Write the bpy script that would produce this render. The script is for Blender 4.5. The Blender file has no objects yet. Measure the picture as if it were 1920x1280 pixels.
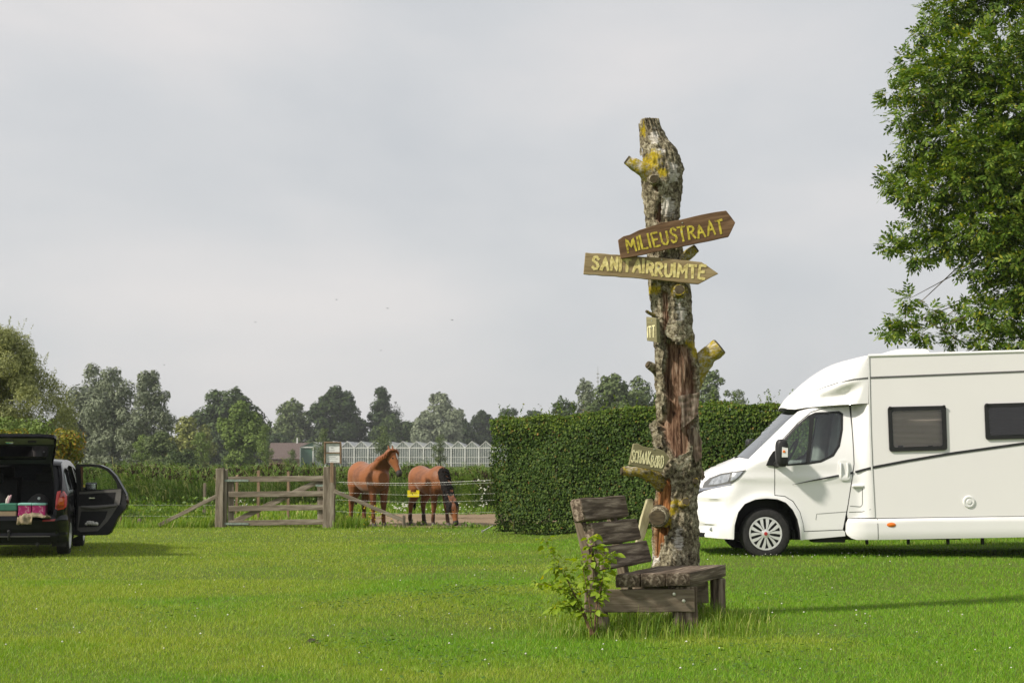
import bpy, bmesh, math, random
import numpy as np
from mathutils import Vector, Matrix, noise as mnoise
from mathutils.geometry import tessellate_polygon

R = math.radians
random.seed(7)
rng = np.random.default_rng(11)
scene = bpy.context.scene
COL = scene.collection

# ------------------------------------------------------------------ camera
CAM_H = 1.55
F = 2880.0
PITCH = math.atan(222.0 / F)
cam_data = bpy.data.cameras.new('camera')
cam_data.sensor_width = 36.0
cam_data.lens = 36.0 * F / 1920.0
cam_data.clip_start = 0.1
cam_data.clip_end = 6000
cam_data.dof.use_dof = True
cam_data.dof.focus_distance = 15.2
cam_data.dof.aperture_fstop = 7.1
cam = bpy.data.objects.new('camera', cam_data)
COL.objects.link(cam)
cam.location = (0, 0, CAM_H)
cam.rotation_euler = (R(90) + PITCH, 0, 0)
scene.camera = cam

# ------------------------------------------------------------------ light
SUN_EL = R(40)
sun_dir = Vector((-0.895, -0.445, 0)).normalized() * math.cos(SUN_EL) + Vector((0, 0, math.sin(SUN_EL)))
sun_data = bpy.data.lights.new('sun', 'SUN')
sun_data.energy = 5.0
sun_data.angle = R(3.6)
sun_data.color = (1.0, 0.93, 0.82)
sun = bpy.data.objects.new('sun', sun_data)
COL.objects.link(sun)
sun.location = (-30, -20, 40)
sun.rotation_euler = (-sun_dir).to_track_quat('-Z', 'Y').to_euler()

world = bpy.data.worlds.new('World')
scene.world = world
world.use_nodes = True
wn = world.node_tree.nodes
wl = world.node_tree.links
wn.clear()
w_out = wn.new('ShaderNodeOutputWorld')
w_mix = wn.new('ShaderNodeMixShader')
w_mix.inputs[0].default_value = 0.92
w_bg1 = wn.new('ShaderNodeBackground')
w_bg1.inputs[1].default_value = 0.10
w_sky = wn.new('ShaderNodeTexSky')
w_sky.sky_type = 'NISHITA'
w_sky.sun_disc = False
w_sky.sun_elevation = SUN_EL
w_sky.sun_rotation = math.atan2(sun_dir.x, sun_dir.y)
w_sky.air_density = 1.2
w_sky.dust_density = 2.0
wl.new(w_sky.outputs[0], w_bg1.inputs[0])
w_bg2 = wn.new('ShaderNodeBackground')
w_bg2.inputs[1].default_value = 1.0
w_tc = wn.new('ShaderNodeTexCoord')
w_map = wn.new('ShaderNodeMapping')
w_map.inputs['Scale'].default_value = (1.0, 1.0, 2.3)
w_map.inputs['Location'].default_value = (0.62, 0.35, 0.12)
wl.new(w_tc.outputs['Generated'], w_map.inputs[0])
w_n = wn.new('ShaderNodeTexNoise')
w_n.inputs['Scale'].default_value = 3.1
w_n.inputs['Detail'].default_value = 5.0
w_n.inputs['Roughness'].default_value = 0.47
w_n.inputs['Distortion'].default_value = 0.35
wl.new(w_map.outputs[0], w_n.inputs['Vector'])
w_r = wn.new('ShaderNodeValToRGB')
el = w_r.color_ramp.elements
el[0].position = 0.30
el[0].color = (0.595, 0.62, 0.65, 1)
el[1].position = 0.72
el[1].color = (0.83, 0.80, 0.79, 1)
e = el.new(0.50)
e.color = (0.69, 0.70, 0.715, 1)
wl.new(w_n.outputs['Fac'], w_r.inputs[0])
wl.new(w_r.outputs[0], w_bg2.inputs[0])
wl.new(w_bg1.outputs[0], w_mix.inputs[1])
wl.new(w_bg2.outputs[0], w_mix.inputs[2])
wl.new(w_mix.outputs[0], w_out.inputs[0])

vs = scene.view_settings
vs.view_transform = 'Standard'
vs.look = 'None'
vs.gamma = 1.0
vs.exposure = 0.0
vs.use_curve_mapping = False
scene.cycles.max_bounces = 6
scene.cycles.diffuse_bounces = 2
scene.cycles.glossy_bounces = 3
scene.cycles.transmission_bounces = 4
scene.cycles.transparent_max_bounces = 10
scene.cycles.volume_bounces = 0
scene.cycles.caustics_reflective = False
scene.cycles.caustics_refractive = False
scene.cycles.use_denoising = True
scene.cycles.sample_clamp_indirect = 6.0

# ------------------------------------------------------------------ places: from the frame to the world
def ray(px, py):
    a = (px - 960.0) / F
    b = (640.0 - py) / F
    return Vector((a, math.cos(PITCH) - b * math.sin(PITCH), math.sin(PITCH) + b * math.cos(PITCH)))
def at(px, py, Y):
    d = ray(px, py)
    return Vector((0, 0, CAM_H)) + d * (Y / d.y)
def on_ground(px, py, z=0.0):
    d = ray(px, py)
    return Vector((0, 0, CAM_H)) + d * ((z - CAM_H) / d.z)
def sstep(x, a, b):
    t = np.clip((np.asarray(x, float) - a) / (b - a), 0, 1)
    return t * t * (3 - 2 * t)
VAN_Y = 21.65
VAN_Z = at(1440, 1045, VAN_Y).z
def gz(x, y):
    x = np.asarray(x, float)
    y = np.asarray(y, float)
    g = VAN_Z * sstep(x, 0.4, 2.6) * sstep(y, 18.2, 20.6) * (1 - sstep(y, 45, 60))
    g = g + 0.012 * np.sin(x * 0.9 + 1.3) * np.cos(y * 0.7) * (1 - sstep(y, 50, 80))
    return g
def gzf(x, y):
    return float(gz(x, y))

# ------------------------------------------------------------------ objects
def tag(o, label=None, cat=None, group=None, kind=None):
    if label: o['label'] = label
    if cat: o['category'] = cat
    if group: o['group'] = group
    if kind: o['kind'] = kind
    return o
def empty(name, loc, label=None, cat=None, group=None, rz=0.0):
    o = bpy.data.objects.new(name, None)
    o.empty_display_size = 0.2
    COL.objects.link(o)
    o.location = loc
    o.rotation_euler = (0, 0, rz)
    return tag(o, label, cat, group)
def link(name, me, parent=None, mat=None, matrix=None):
    o = bpy.data.objects.new(name, me)
    COL.objects.link(o)
    if mat is not None and len(me.materials) == 0:
        me.materials.append(mat)
    if parent is not None:
        o.parent = parent
    if matrix is not None:
        o.matrix_local = matrix
    return o

class MB:
    """collects shapes and links them as one mesh object"""
    def __init__(self):
        self.v = []
        self.f = []
    def add(self, vs_, fs):
        n = len(self.v)
        self.v.extend([tuple(p) for p in vs_])
        self.f.extend([tuple(i + n for i in q) for q in fs])
        return self
    def box(self, c, s, rot=None):
        c = Vector(c)
        hx, hy, hz = s[0] / 2, s[1] / 2, s[2] / 2
        P = [Vector((x, y, z)) for x in (-hx, hx) for y in (-hy, hy) for z in (-hz, hz)]
        if rot is not None:
            P = [rot @ p for p in P]
        P = [p + c for p in P]
        return self.add(P, [(0, 1, 3, 2), (4, 6, 7, 5), (0, 4, 5, 1), (2, 3, 7, 6), (0, 2, 6, 4), (1, 5, 7, 3)])
    def tube(self, pts, radii, n=8, caps=True, flat=1.0, twist=0.0):
        pts = [Vector(p) for p in pts]
        V = []
        prev = None
        for i, p in enumerate(pts):
            t = (pts[min(i + 1, len(pts) - 1)] - pts[max(i - 1, 0)]).normalized()
            if prev is None:
                ref = Vector((0, 0, 1)) if abs(t.z) < 0.9 else Vector((1, 0, 0))
                a = t.cross(ref).normalized()
            else:
                a = (prev - t * prev.dot(t)).normalized()
            prev = a
            b = t.cross(a)
            r = radii[i] if hasattr(radii, '__len__') else radii
            for k in range(n):
                an = 2 * math.pi * k / n + twist
                V.append(p + a * (r * math.cos(an)) + b * (r * math.sin(an) * flat))
        Fc = []
        for i in range(len(pts) - 1):
            for k in range(n):
                k2 = (k + 1) % n
                Fc.append((i * n + k, i * n + k2, (i + 1) * n + k2, (i + 1) * n + k))
        if caps:
            Fc.append(tuple(range(n - 1, -1, -1)))
            m = (len(pts) - 1) * n
            Fc.append(tuple(m + k for k in range(n)))
        return self.add(V, Fc)
    def prism(self, poly, fmap, depth):
        n = len(poly)
        V = [fmap(a, b, 0) for a, b in poly] + [fmap(a, b, depth) for a, b in poly]
        Fc = [tuple(range(n)), tuple(range(2 * n - 1, n - 1, -1))]
        Fc += [(i, i + n, (i + 1) % n + n, (i + 1) % n) for i in range(n)]
        return self.add(V, Fc)
    def lathe(self, prof, c, axis='y', n=32, a0=0.0):
        """prof: list of (radius, offset along the axis)"""
        c = Vector(c)
        V = []
        for r, o in prof:
            for k in range(n):
                an = a0 + 2 * math.pi * k / n
                u, w = r * math.cos(an), r * math.sin(an)
                V.append(c + (Vector((u, o, w)) if axis == 'y' else Vector((o, u, w)) if axis == 'x' else Vector((u, w, o))))
        Fc = []
        for i in range(len(prof) - 1):
            for k in range(n):
                k2 = (k + 1) % n
                Fc.append((i * n + k, i * n + k2, (i + 1) * n + k2, (i + 1) * n + k))
        return self.add(V, Fc)
    def panel(self, loops, fmap, thick=0.0, gx=None, gy=None):
        """a sheet cut to the 2-D loops (first outer, others holes), bent by fmap(a, b, depth)"""
        bm = bmesh.new()
        flat = [Vector((p[0], p[1], 0)) for lp in loops for p in lp]
        tris = tessellate_polygon([[Vector((p[0], p[1], 0)) for p in lp] for lp in loops])
        bv = [bm.verts.new(p) for p in flat]
        for t in tris:
            try: bm.faces.new([bv[i] for i in t])
            except ValueError: pass
        xs = [p.x for p in flat]
        ys = [p.y for p in flat]
        def cuts(lo, hi, st):
            if st is None: return []
            if hasattr(st, '__len__'): return [s for s in st if lo < s < hi]
            k = int((hi - lo) / st)
            return [lo + (i + 0.5) * (hi - lo) / (k + 1) for i in range(k + 1)]
        for x in cuts(min(xs), max(xs), gx):
            bmesh.ops.bisect_plane(bm, geom=bm.verts[:] + bm.edges[:] + bm.faces[:], plane_co=(x, 0, 0), plane_no=(1, 0, 0))
        for y in cuts(min(ys), max(ys), gy):
            bmesh.ops.bisect_plane(bm, geom=bm.verts[:] + bm.edges[:] + bm.faces[:], plane_co=(0, y, 0), plane_no=(0, 1, 0))
        bm.verts.index_update()
        V2 = [(v.co.x, v.co.y) for v in bm.verts]
        Fc = [tuple(v.index for v in f.verts) for f in bm.faces]
        V = [fmap(a, b, 0) for a, b in V2]
        if thick:
            bd = [(e_.verts[0].index, e_.verts[1].index) for e_ in bm.edges if len(e_.link_faces) == 1]
            m = {}
            for a, b in bd:
                for i in (a, b):
                    if i not in m:
                        m[i] = len(V)
                        V.append(fmap(V2[i][0], V2[i][1], thick))
            Fc += [(a, b, m[b], m[a]) for a, b in bd]
        bm.free()
        return self.add(V, Fc)
    def mesh(self, name, off=None, recalc=True, smooth=None, bevel=0.0, segs=1):
        me = bpy.data.meshes.new(name)
        V = self.v
        if off is not None:
            V = [(p[0] - off[0], p[1] - off[1], p[2] - off[2]) for p in V]
        me.from_pydata(V, [], self.f)
        if recalc or bevel:
            bm = bmesh.new()
            bm.from_mesh(me)
            if bevel:
                bmesh.ops.remove_doubles(bm, verts=bm.verts, dist=1e-5)
                ed = [e_ for e_ in bm.edges if len(e_.link_faces) == 2 and e_.calc_face_angle(0) > 0.6]
                bmesh.ops.bevel(bm, geom=ed, offset=bevel, segments=segs, affect='EDGES', profile=0.6)
            bmesh.ops.recalc_face_normals(bm, faces=bm.faces)
            bm.to_mesh(me)
            bm.free()
        if smooth is not None:
            me.polygons.foreach_set('use_smooth', [True] * len(me.polygons))
            me.set_sharp_from_angle(angle=R(smooth))
        return me
    def build(self, name, mat, parent=None, smooth=None, bevel=0.0, segs=1, local=False, matrix=None):
        off = None
        if parent is not None and not local:
            off = Vector(parent.location)
            p = parent.parent
            while p is not None:
                off += Vector(p.location)
                p = p.parent
        return link(name, self.mesh(name, off, True, smooth, bevel, segs), parent, mat, matrix)

def bulk(name, V, Fc, mat, parent=None, smooth=False, off=None):
    """fast mesh from numpy arrays; Fc is (n, k)"""
    V = np.asarray(V, np.float32)
    if off is not None:
        V = V - np.asarray(off, np.float32)
    Fc = np.asarray(Fc, np.int32)
    n, k = Fc.shape
    me = bpy.data.meshes.new(name)
    me.vertices.add(len(V))
    me.vertices.foreach_set('co', V.ravel())
    me.loops.add(n * k)
    me.loops.foreach_set('vertex_index', Fc.ravel())
    me.polygons.add(n)
    me.polygons.foreach_set('loop_start', np.arange(0, n * k, k, dtype=np.int32))
    if smooth:
        me.polygons.foreach_set('use_smooth', np.ones(n, bool))
    me.update(calc_edges=True)
    return link(name, me, parent, mat)

# ------------------------------------------------------------------ materials
def new_mat(name):
    m = bpy.data.materials.new(name)
    m.use_nodes = True
    m.node_tree.nodes.clear()
    return m, m.node_tree.nodes, m.node_tree.links
def ramp(nodes, stops):
    r = nodes.new('ShaderNodeValToRGB')
    e_ = r.color_ramp.elements
    while len(e_) < len(stops):
        e_.new(0.5)
    for i, (p, c) in enumerate(stops):
        e_[i].position = p
        e_[i].color = (c[0], c[1], c[2], 1)
    return r
def surf(name, stops, scale=5.0, stretch=(1, 1, 1), rough=0.7, bump=0.0, bscale=None, detail=6.0, metal=0.0, spec=0.4, coat=0.0, dist=0.0, rvar=0.0, coord='Object', nrough=0.6):
    """noise-coloured principled surface"""
    m, N, L = new_mat(name)
    out = N.new('ShaderNodeOutputMaterial')
    p = N.new('ShaderNodeBsdfPrincipled')
    tc = N.new('ShaderNodeTexCoord')
    mp = N.new('ShaderNodeMapping')
    mp.inputs['Scale'].default_value = stretch
    L.new(tc.outputs[coord], mp.inputs[0])
    n = N.new('ShaderNodeTexNoise')
    n.inputs['Scale'].default_value = scale
    n.inputs['Detail'].default_value = detail
    n.inputs['Roughness'].default_value = nrough
    n.inputs['Distortion'].default_value = dist
    L.new(mp.outputs[0], n.inputs['Vector'])
    if len(stops) == 1:
        stops = [(0.3, [c * 0.93 for c in stops[0]]), (0.7, [min(1, c * 1.05) for c in stops[0]])]
    r = ramp(N, stops)
    L.new(n.outputs['Fac'], r.inputs[0])
    L.new(r.outputs[0], p.inputs['Base Color'])
    p.inputs['Roughness'].default_value = rough
    p.inputs['Metallic'].default_value = metal
    p.inputs['Specular IOR Level'].default_value = spec
    p.inputs['Coat Weight'].default_value = coat
    p.inputs['Coat Roughness'].default_value = 0.08
    if rvar:
        mr = N.new('ShaderNodeMapRange')
        mr.inputs['To Min'].default_value = rough - rvar
        mr.inputs['To Max'].default_value = rough + rvar
        L.new(n.outputs['Fac'], mr.inputs['Value'])
        L.new(mr.outputs[0], p.inputs['Roughness'])
    if bump:
        b = N.new('ShaderNodeBump')
        b.inputs['Strength'].default_value = 1.0
        b.inputs['Distance'].default_value = bump
        if bscale:
            n2 = N.new('ShaderNodeTexNoise')
            n2.inputs['Scale'].default_value = bscale
            n2.inputs['Detail'].default_value = 6
            L.new(mp.outputs[0], n2.inputs['Vector'])
            L.new(n2.outputs['Fac'], b.inputs['Height'])
        else:
            L.new(n.outputs['Fac'], b.inputs['Height'])
        L.new(b.outputs[0], p.inputs['Normal'])
    L.new(p.outputs[0], out.inputs[0])
    return m
def leafy(name, stops, trans=0.3, tcol=None, rough=0.5, spec=0.25, zone=None, zscale=0.6, xbias=0.0):
    """leaf surface: colour picked leaf by leaf, some light passing through; zone: second ramp mixed in by place"""
    m, N, L = new_mat(name)
    out = N.new('ShaderNodeOutputMaterial')
    g = N.new('ShaderNodeNewGeometry')
    r = ramp(N, stops)
    L.new(g.outputs['Random Per Island'], r.inputs[0])
    col = r.outputs[0]
    if zone:
        tc = N.new('ShaderNodeTexCoord')
        n = N.new('ShaderNodeTexNoise')
        n.inputs['Scale'].default_value = zscale
        n.inputs['Detail'].default_value = 3
        L.new(tc.outputs['Object'], n.inputs['Vector'])
        zr = ramp(N, [(0.42, (0, 0, 0)), (0.62, (1, 1, 1))])
        sx = N.new('ShaderNodeSeparateXYZ')
        L.new(tc.outputs['Object'], sx.inputs[0])
        ma = N.new('ShaderNodeMath')
        ma.operation = 'MULTIPLY_ADD'
        ma.inputs[1].default_value = xbias
        L.new(sx.outputs['X'], ma.inputs[0])
        L.new(n.outputs['Fac'], ma.inputs[2])
        L.new(ma.outputs[0], zr.inputs[0])
        r2 = ramp(N, zone)
        L.new(g.outputs['Random Per Island'], r2.inputs[0])
        mx = N.new('ShaderNodeMix')
        mx.data_type = 'RGBA'
        L.new(zr.outputs[0], mx.inputs[0])
        L.new(col, mx.inputs[6])
        L.new(r2.outputs[0], mx.inputs[7])
        col = mx.outputs[2]
    p = N.new('ShaderNodeBsdfPrincipled')
    p.inputs['Roughness'].default_value = rough
    p.inputs['Specular IOR Level'].default_value = spec
    L.new(col, p.inputs['Base Color'])
    t = N.new('ShaderNodeBsdfTranslucent')
    hs = N.new('ShaderNodeHueSaturation')
    hs.inputs['Saturation'].default_value = 1.15
    hs.inputs['Value'].default_value = 1.3
    hs.inputs['Hue'].default_value = 0.49
    L.new(col, hs.inputs['Color'])
    L.new(hs.outputs[0], t.inputs[0])
    mx = N.new('ShaderNodeMixShader')
    mx.inputs[0].default_value = trans
    L.new(p.outputs[0], mx.inputs[1])
    L.new(t.outputs[0], mx.inputs[2])
    L.new(mx.outputs[0], out.inputs[0])
    return m
def glassy(name, tint, refl=0.06, rough=0.02):
    m, N, L = new_mat(name)
    out = N.new('ShaderNodeOutputMaterial')
    t = N.new('ShaderNodeBsdfTransparent')
    t.inputs[0].default_value = (*tint, 1)
    g = N.new('ShaderNodeBsdfGlossy')
    g.inputs['Roughness'].default_value = rough
    fr = N.new('ShaderNodeFresnel')
    fr.inputs['IOR'].default_value = 1.5
    ad = N.new('ShaderNodeMath')
    ad.operation = 'ADD'
    ad.inputs[1].default_value = refl
    L.new(fr.outputs[0], ad.inputs[0])
    mx = N.new('ShaderNodeMixShader')
    L.new(ad.outputs[0], mx.inputs[0])
    L.new(t.outputs[0], mx.inputs[1])
    L.new(g.outputs[0], mx.inputs[2])
    L.new(mx.outputs[0], out.inputs[0])
    return m

M = {}
M['wood_grey'] = surf('weathered_grey_wood', [(0.25, (0.045, 0.037, 0.03)), (0.5, (0.125, 0.105, 0.088)), (0.75, (0.24, 0.21, 0.18))], scale=7, stretch=(0.35, 3.2, 3.2), rough=0.85, bump=0.006, detail=8, dist=0.8, spec=0.2)
M['wood_bench'] = surf('bench_oak', [(0.33, (0.038, 0.026, 0.017)), (0.5, (0.13, 0.096, 0.068)), (0.66, (0.36, 0.295, 0.225))], scale=8, stretch=(0.16, 3.4, 3.4), rough=0.8, bump=0.006, detail=8, dist=0.5, spec=0.25)
M['wood_bench_pale'] = surf('bench_frame_wood', [(0.28, (0.09, 0.066, 0.043)), (0.5, (0.20, 0.158, 0.112)), (0.75, (0.34, 0.285, 0.21))], scale=5, stretch=(0.5, 4.0, 4.0), rough=0.8, bump=0.004, detail=8, dist=1.0, spec=0.25)
M['wood_gate'] = surf('gate_wood', [(0.28, (0.09, 0.072, 0.05)), (0.5, (0.21, 0.175, 0.135)), (0.72, (0.38, 0.335, 0.27))], scale=4, stretch=(0.4, 4, 4), rough=0.9, bump=0.006, detail=7, dist=0.7, spec=0.15)
M['wood_stake'] = surf('stake_wood', [(0.3, (0.14, 0.09, 0.055)), (0.7, (0.33, 0.23, 0.15))], scale=4, stretch=(0.5, 5, 5), rough=0.85, bump=0.003, spec=0.2)
M['sign_brown'] = surf('sign_brown_wood', [(0.25, (0.055, 0.030, 0.014)), (0.5, (0.13, 0.072, 0.034)), (0.75, (0.24, 0.145, 0.078))], scale=6, stretch=(0.45, 5, 5), rough=0.65, bump=0.002, detail=8, dist=0.9, spec=0.3)
M['sign_tan'] = surf('sign_tan_wood', [(0.25, (0.14, 0.098, 0.042)), (0.5, (0.27, 0.20, 0.10)), (0.78, (0.40, 0.32, 0.18))], scale=6, stretch=(0.45, 5, 5), rough=0.7, bump=0.002, detail=8, dist=0.9, spec=0.3)
M['sign_olive'] = surf('sign_olive_wood', [(0.25, (0.13, 0.115, 0.055)), (0.5, (0.22, 0.20, 0.105)), (0.78, (0.32, 0.29, 0.165))], scale=6, stretch=(0.5, 5, 5), rough=0.75, bump=0.002, detail=8, dist=0.9, spec=0.3)
M['paint_yellow'] = surf('sign_yellow_paint', [(0.36, (0.16, 0.095, 0.03)), (0.43, (0.40, 0.32, 0.03)), (0.7, (0.66, 0.56, 0.07))], scale=22, rough=0.5)
M['paint_cream'] = surf('sign_cream_paint', [(0.33, (0.27, 0.20, 0.09)), (0.41, (0.58, 0.48, 0.17)), (0.7, (0.84, 0.74, 0.34))], scale=22, rough=0.5)
M['paint_pale'] = surf('sign_pale_paint', [(0.3, (0.72, 0.66, 0.34)), (0.7, (0.85, 0.8, 0.5))], scale=30, rough=0.5)
M['galvanised'] = surf('weathered_hinge_metal', [(0.3, (0.16, 0.2, 0.17)), (0.7, (0.36, 0.42, 0.37))], scale=20, rough=0.5, metal=0.5)
M['bolt'] = surf('bolt_metal', [(0.3, (0.35, 0.37, 0.3)), (0.7, (0.55, 0.57, 0.48))], scale=40, rough=0.45, metal=0.6)
M['black_plastic'] = surf('black_plastic', [(0.3, (0.012, 0.012, 0.013)), (0.7, (0.02, 0.02, 0.021))], scale=40, rough=0.5)
M['grey_plastic'] = surf('grey_trim_plastic', [(0.3, (0.11, 0.105, 0.098)), (0.7, (0.16, 0.152, 0.142))], scale=60, rough=0.6, bump=0.0008)
M['rubber'] = surf('tyre_rubber', [(0.3, (0.013, 0.013, 0.013)), (0.7, (0.032, 0.031, 0.030))], scale=25, rough=0.8, bump=0.002, bscale=60)
M['white_paint'] = surf('motorhome_white_paint', [(0.25, (0.85, 0.838, 0.835)), (0.75, (0.885, 0.875, 0.872))], scale=1.3, rough=0.27, coat=0.35, spec=0.5)
M['white_panel'] = surf('motorhome_side_sheet', [(0.25, (0.83, 0.81, 0.805)), (0.75, (0.87, 0.85, 0.845))], scale=0.9, rough=0.34, coat=0.15, spec=0.5)
M['white_plastic'] = surf('white_plastic', [(0.3, (0.74, 0.74, 0.73)), (0.7, (0.80, 0.80, 0.79))], scale=6, rough=0.4)
M['seam'] = surf('shut_line_seal', [(0.3, (0.05, 0.05, 0.05)), (0.7, (0.09, 0.09, 0.088))], scale=20, rough=0.7)
M['graphite'] = surf('graphite_stripe', [(0.3, (0.022, 0.023, 0.024)), (0.7, (0.035, 0.036, 0.037))], scale=10, rough=0.35)
M['graphite_mid'] = surf('grey_stripe', [(0.3, (0.09, 0.09, 0.088)), (0.7, (0.12, 0.12, 0.117))], scale=10, rough=0.4)
M['alloy'] = surf('silver_wheel_cover', [(0.3, (0.70, 0.70, 0.70)), (0.7, (0.80, 0.80, 0.80))], scale=12, rough=0.35, metal=0.4)
M['chrome'] = surf('chrome', [(0.3, (0.6, 0.6, 0.62)), (0.7, (0.75, 0.75, 0.77))], scale=10, rough=0.12, metal=1.0)
M['orange_lens'] = surf('orange_lens', [(0.3, (0.75, 0.16, 0.01)), (0.7, (0.85, 0.22, 0.02))], scale=30, rough=0.2, coat=0.5)
M['red_badge'] = surf('red_badge', [(0.3, (0.35, 0.02, 0.02)), (0.7, (0.45, 0.04, 0.04))], scale=30, rough=0.3)
M['glass'] = glassy('window_glass', (0.74, 0.84, 0.81), 0.06)
M['glass_car'] = glassy('car_glass', (0.82, 0.88, 0.86), 0.02)
M['glass_clear'] = glassy('clear_acrylic', (0.80, 0.79, 0.77), 0.04, 0.05)
M['glass_dark'] = glassy('tinted_acrylic', (0.20, 0.19, 0.18), 0.05, 0.06)
M['glass_screen'] = glassy('windscreen_glass', (0.6, 0.68, 0.68), 0.34)
M['blind'] = surf('window_blind', [(0.3, (0.66, 0.57, 0.50)), (0.7, (0.80, 0.70, 0.62))], scale=3, stretch=(1, 1, 8), rough=0.9)
M['curtain_dark'] = surf('dark_interior', [(0.3, (0.02, 0.02, 0.022)), (0.7, (0.05, 0.05, 0.052))], scale=3, rough=0.9)
M['seat_pale'] = surf('pale_cab_seat', [(0.3, (0.45, 0.45, 0.42)), (0.7, (0.58, 0.57, 0.53))], scale=8, rough=0.9)
M['lens_clear'] = surf('headlamp_reflector', [(0.3, (0.30, 0.31, 0.32)), (0.6, (0.62, 0.64, 0.66))], scale=14, rough=0.15, metal=0.7)
M['car_black'] = surf('black_car_paint', [(0.3, (0.006, 0.006, 0.008)), (0.7, (0.010, 0.010, 0.012))], scale=2, rough=0.12, coat=0.0, spec=0.2)
M['car_fabric'] = surf('dark_car_fabric', [(0.3, (0.010, 0.010, 0.011)), (0.7, (0.022, 0.022, 0.023))], scale=40, rough=0.95)
M['red_lens'] = surf('red_lens', [(0.3, (0.42, 0.012, 0.010)), (0.7, (0.58, 0.03, 0.02))], scale=16, rough=0.12, coat=0.7)
M['red_lens_dark'] = surf('dark_red_lens', [(0.3, (0.20, 0.006, 0.006)), (0.7, (0.28, 0.012, 0.010))], scale=16, rough=0.12, coat=0.7)
M['amber_lens'] = surf('amber_lens', [(0.3, (0.50, 0.07, 0.01)), (0.7, (0.62, 0.12, 0.02))], scale=16, rough=0.12, coat=0.7)
def flat(name, c, rough=0.6, metal=0.0):
    return surf(name, [(0.3, [x * 0.88 for x in c]), (0.7, [min(1, x * 1.1) for x in c])], scale=14, rough=rough, metal=metal)
# ------------------------------------------------------------------ ground
def ground_axis(lo, hi, near_lo, near_hi, step, far_n):
    a = list(np.arange(near_lo, near_hi + 1e-6, step))
    left = [near_lo - (near_lo - lo) * (k / far_n) ** 2 for k in range(far_n, 0, -1)]
    right = [near_hi + (hi - near_hi) * (k / far_n) ** 2 for k in range(1, far_n + 1)]
    return np.array(left + a + right)
def lawn_material(name, soil):
    m, N, L = new_mat(name)
    out = N.new('ShaderNodeOutputMaterial')
    p = N.new('ShaderNodeBsdfPrincipled')
    p.inputs['Roughness'].default_value = 0.95
    p.inputs['Specular IOR Level'].default_value = 0.1
    g = N.new('ShaderNodeNewGeometry')
    n1 = N.new('ShaderNodeTexNoise'); n1.inputs['Scale'].default_value = 0.35; n1.inputs['Detail'].default_value = 5
    n2 = N.new('ShaderNodeTexNoise'); n2.inputs['Scale'].default_value = 22; n2.inputs['Detail'].default_value = 4
    L.new(g.outputs['Position'], n1.inputs['Vector']); L.new(g.outputs['Position'], n2.inputs['Vector'])
    r1 = ramp(N, soil[0]); r2 = ramp(N, soil[1])
    L.new(n1.outputs['Fac'], r1.inputs[0]); L.new(n2.outputs['Fac'], r2.inputs[0])
    mx = N.new('ShaderNodeMix'); mx.data_type = 'RGBA'; mx.inputs[0].default_value = 0.5
    L.new(r1.outputs[0], mx.inputs[6]); L.new(r2.outputs[0], mx.inputs[7])
    L.new(mx.outputs[2], p.inputs['Base Color'])
    b = N.new('ShaderNodeBump'); b.inputs['Distance'].default_value = 0.02
    L.new(n2.outputs['Fac'], b.inputs['Height']); L.new(b.outputs[0], p.inputs['Normal'])
    L.new(p.outputs[0], out.inputs[0])
    return m
M['ground'] = lawn_material('meadow_ground', ([(0.3, (0.075, 0.115, 0.018)), (0.7, (0.12, 0.16, 0.028))], [(0.3, (0.055, 0.075, 0.016)), (0.7, (0.12, 0.16, 0.03))]))
M['dirt'] = lawn_material('paddock_soil', ([(0.3, (0.19, 0.135, 0.085)), (0.7, (0.30, 0.225, 0.15))], [(0.3, (0.13, 0.09, 0.055)), (0.7, (0.33, 0.25, 0.17))]))
xs = ground_axis(-1500, 1500, -16, 16, 0.5, 24)
ys = ground_axis(-400, 2600, 6, 62, 0.5, 26)
GX, GY = np.meshgrid(xs, ys, indexing='ij')
V = np.stack([GX, GY, gz(GX, GY)], -1).reshape(-1, 3)
ny = len(ys)
ii, jj = np.meshgrid(np.arange(len(xs) - 1), np.arange(ny - 1), indexing='ij')
a = (ii * ny + jj).ravel()
tag(bulk('ground', V, np.stack([a, a + ny, a + ny + 1, a + 1], 1), M['ground'], smooth=True), kind='structure')

# bare trodden soil of the horse paddock
dn = 40
dv, df = [], []
for k in range(dn):
    an = 2 * math.pi * k / dn
    w = 1 + 0.10 * math.sin(3 * an + 1) + 0.07 * math.sin(7 * an)
    for q, s in enumerate((0.0, 0.5, 1.0)):
        x = -1.35 + 3.3 * s * w * math.cos(an)
        y = 40.2 + 4.4 * s * w * math.sin(an)
        dv.append((x, y, gzf(x, y) + 0.012 + 0.02 * (1 - s) + 0.02 * random.random() * (s < 1)))
for k in range(dn):
    k2 = (k + 1) % dn
    df += [(3 * k, 3 * k + 1, 3 * k2 + 1, 3 * k2), (3 * k + 1, 3 * k + 2, 3 * k2 + 2, 3 * k2 + 1)]
tag(bulk('paddock_soil', dv, df, M['dirt'], smooth=True), kind='structure')

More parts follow.
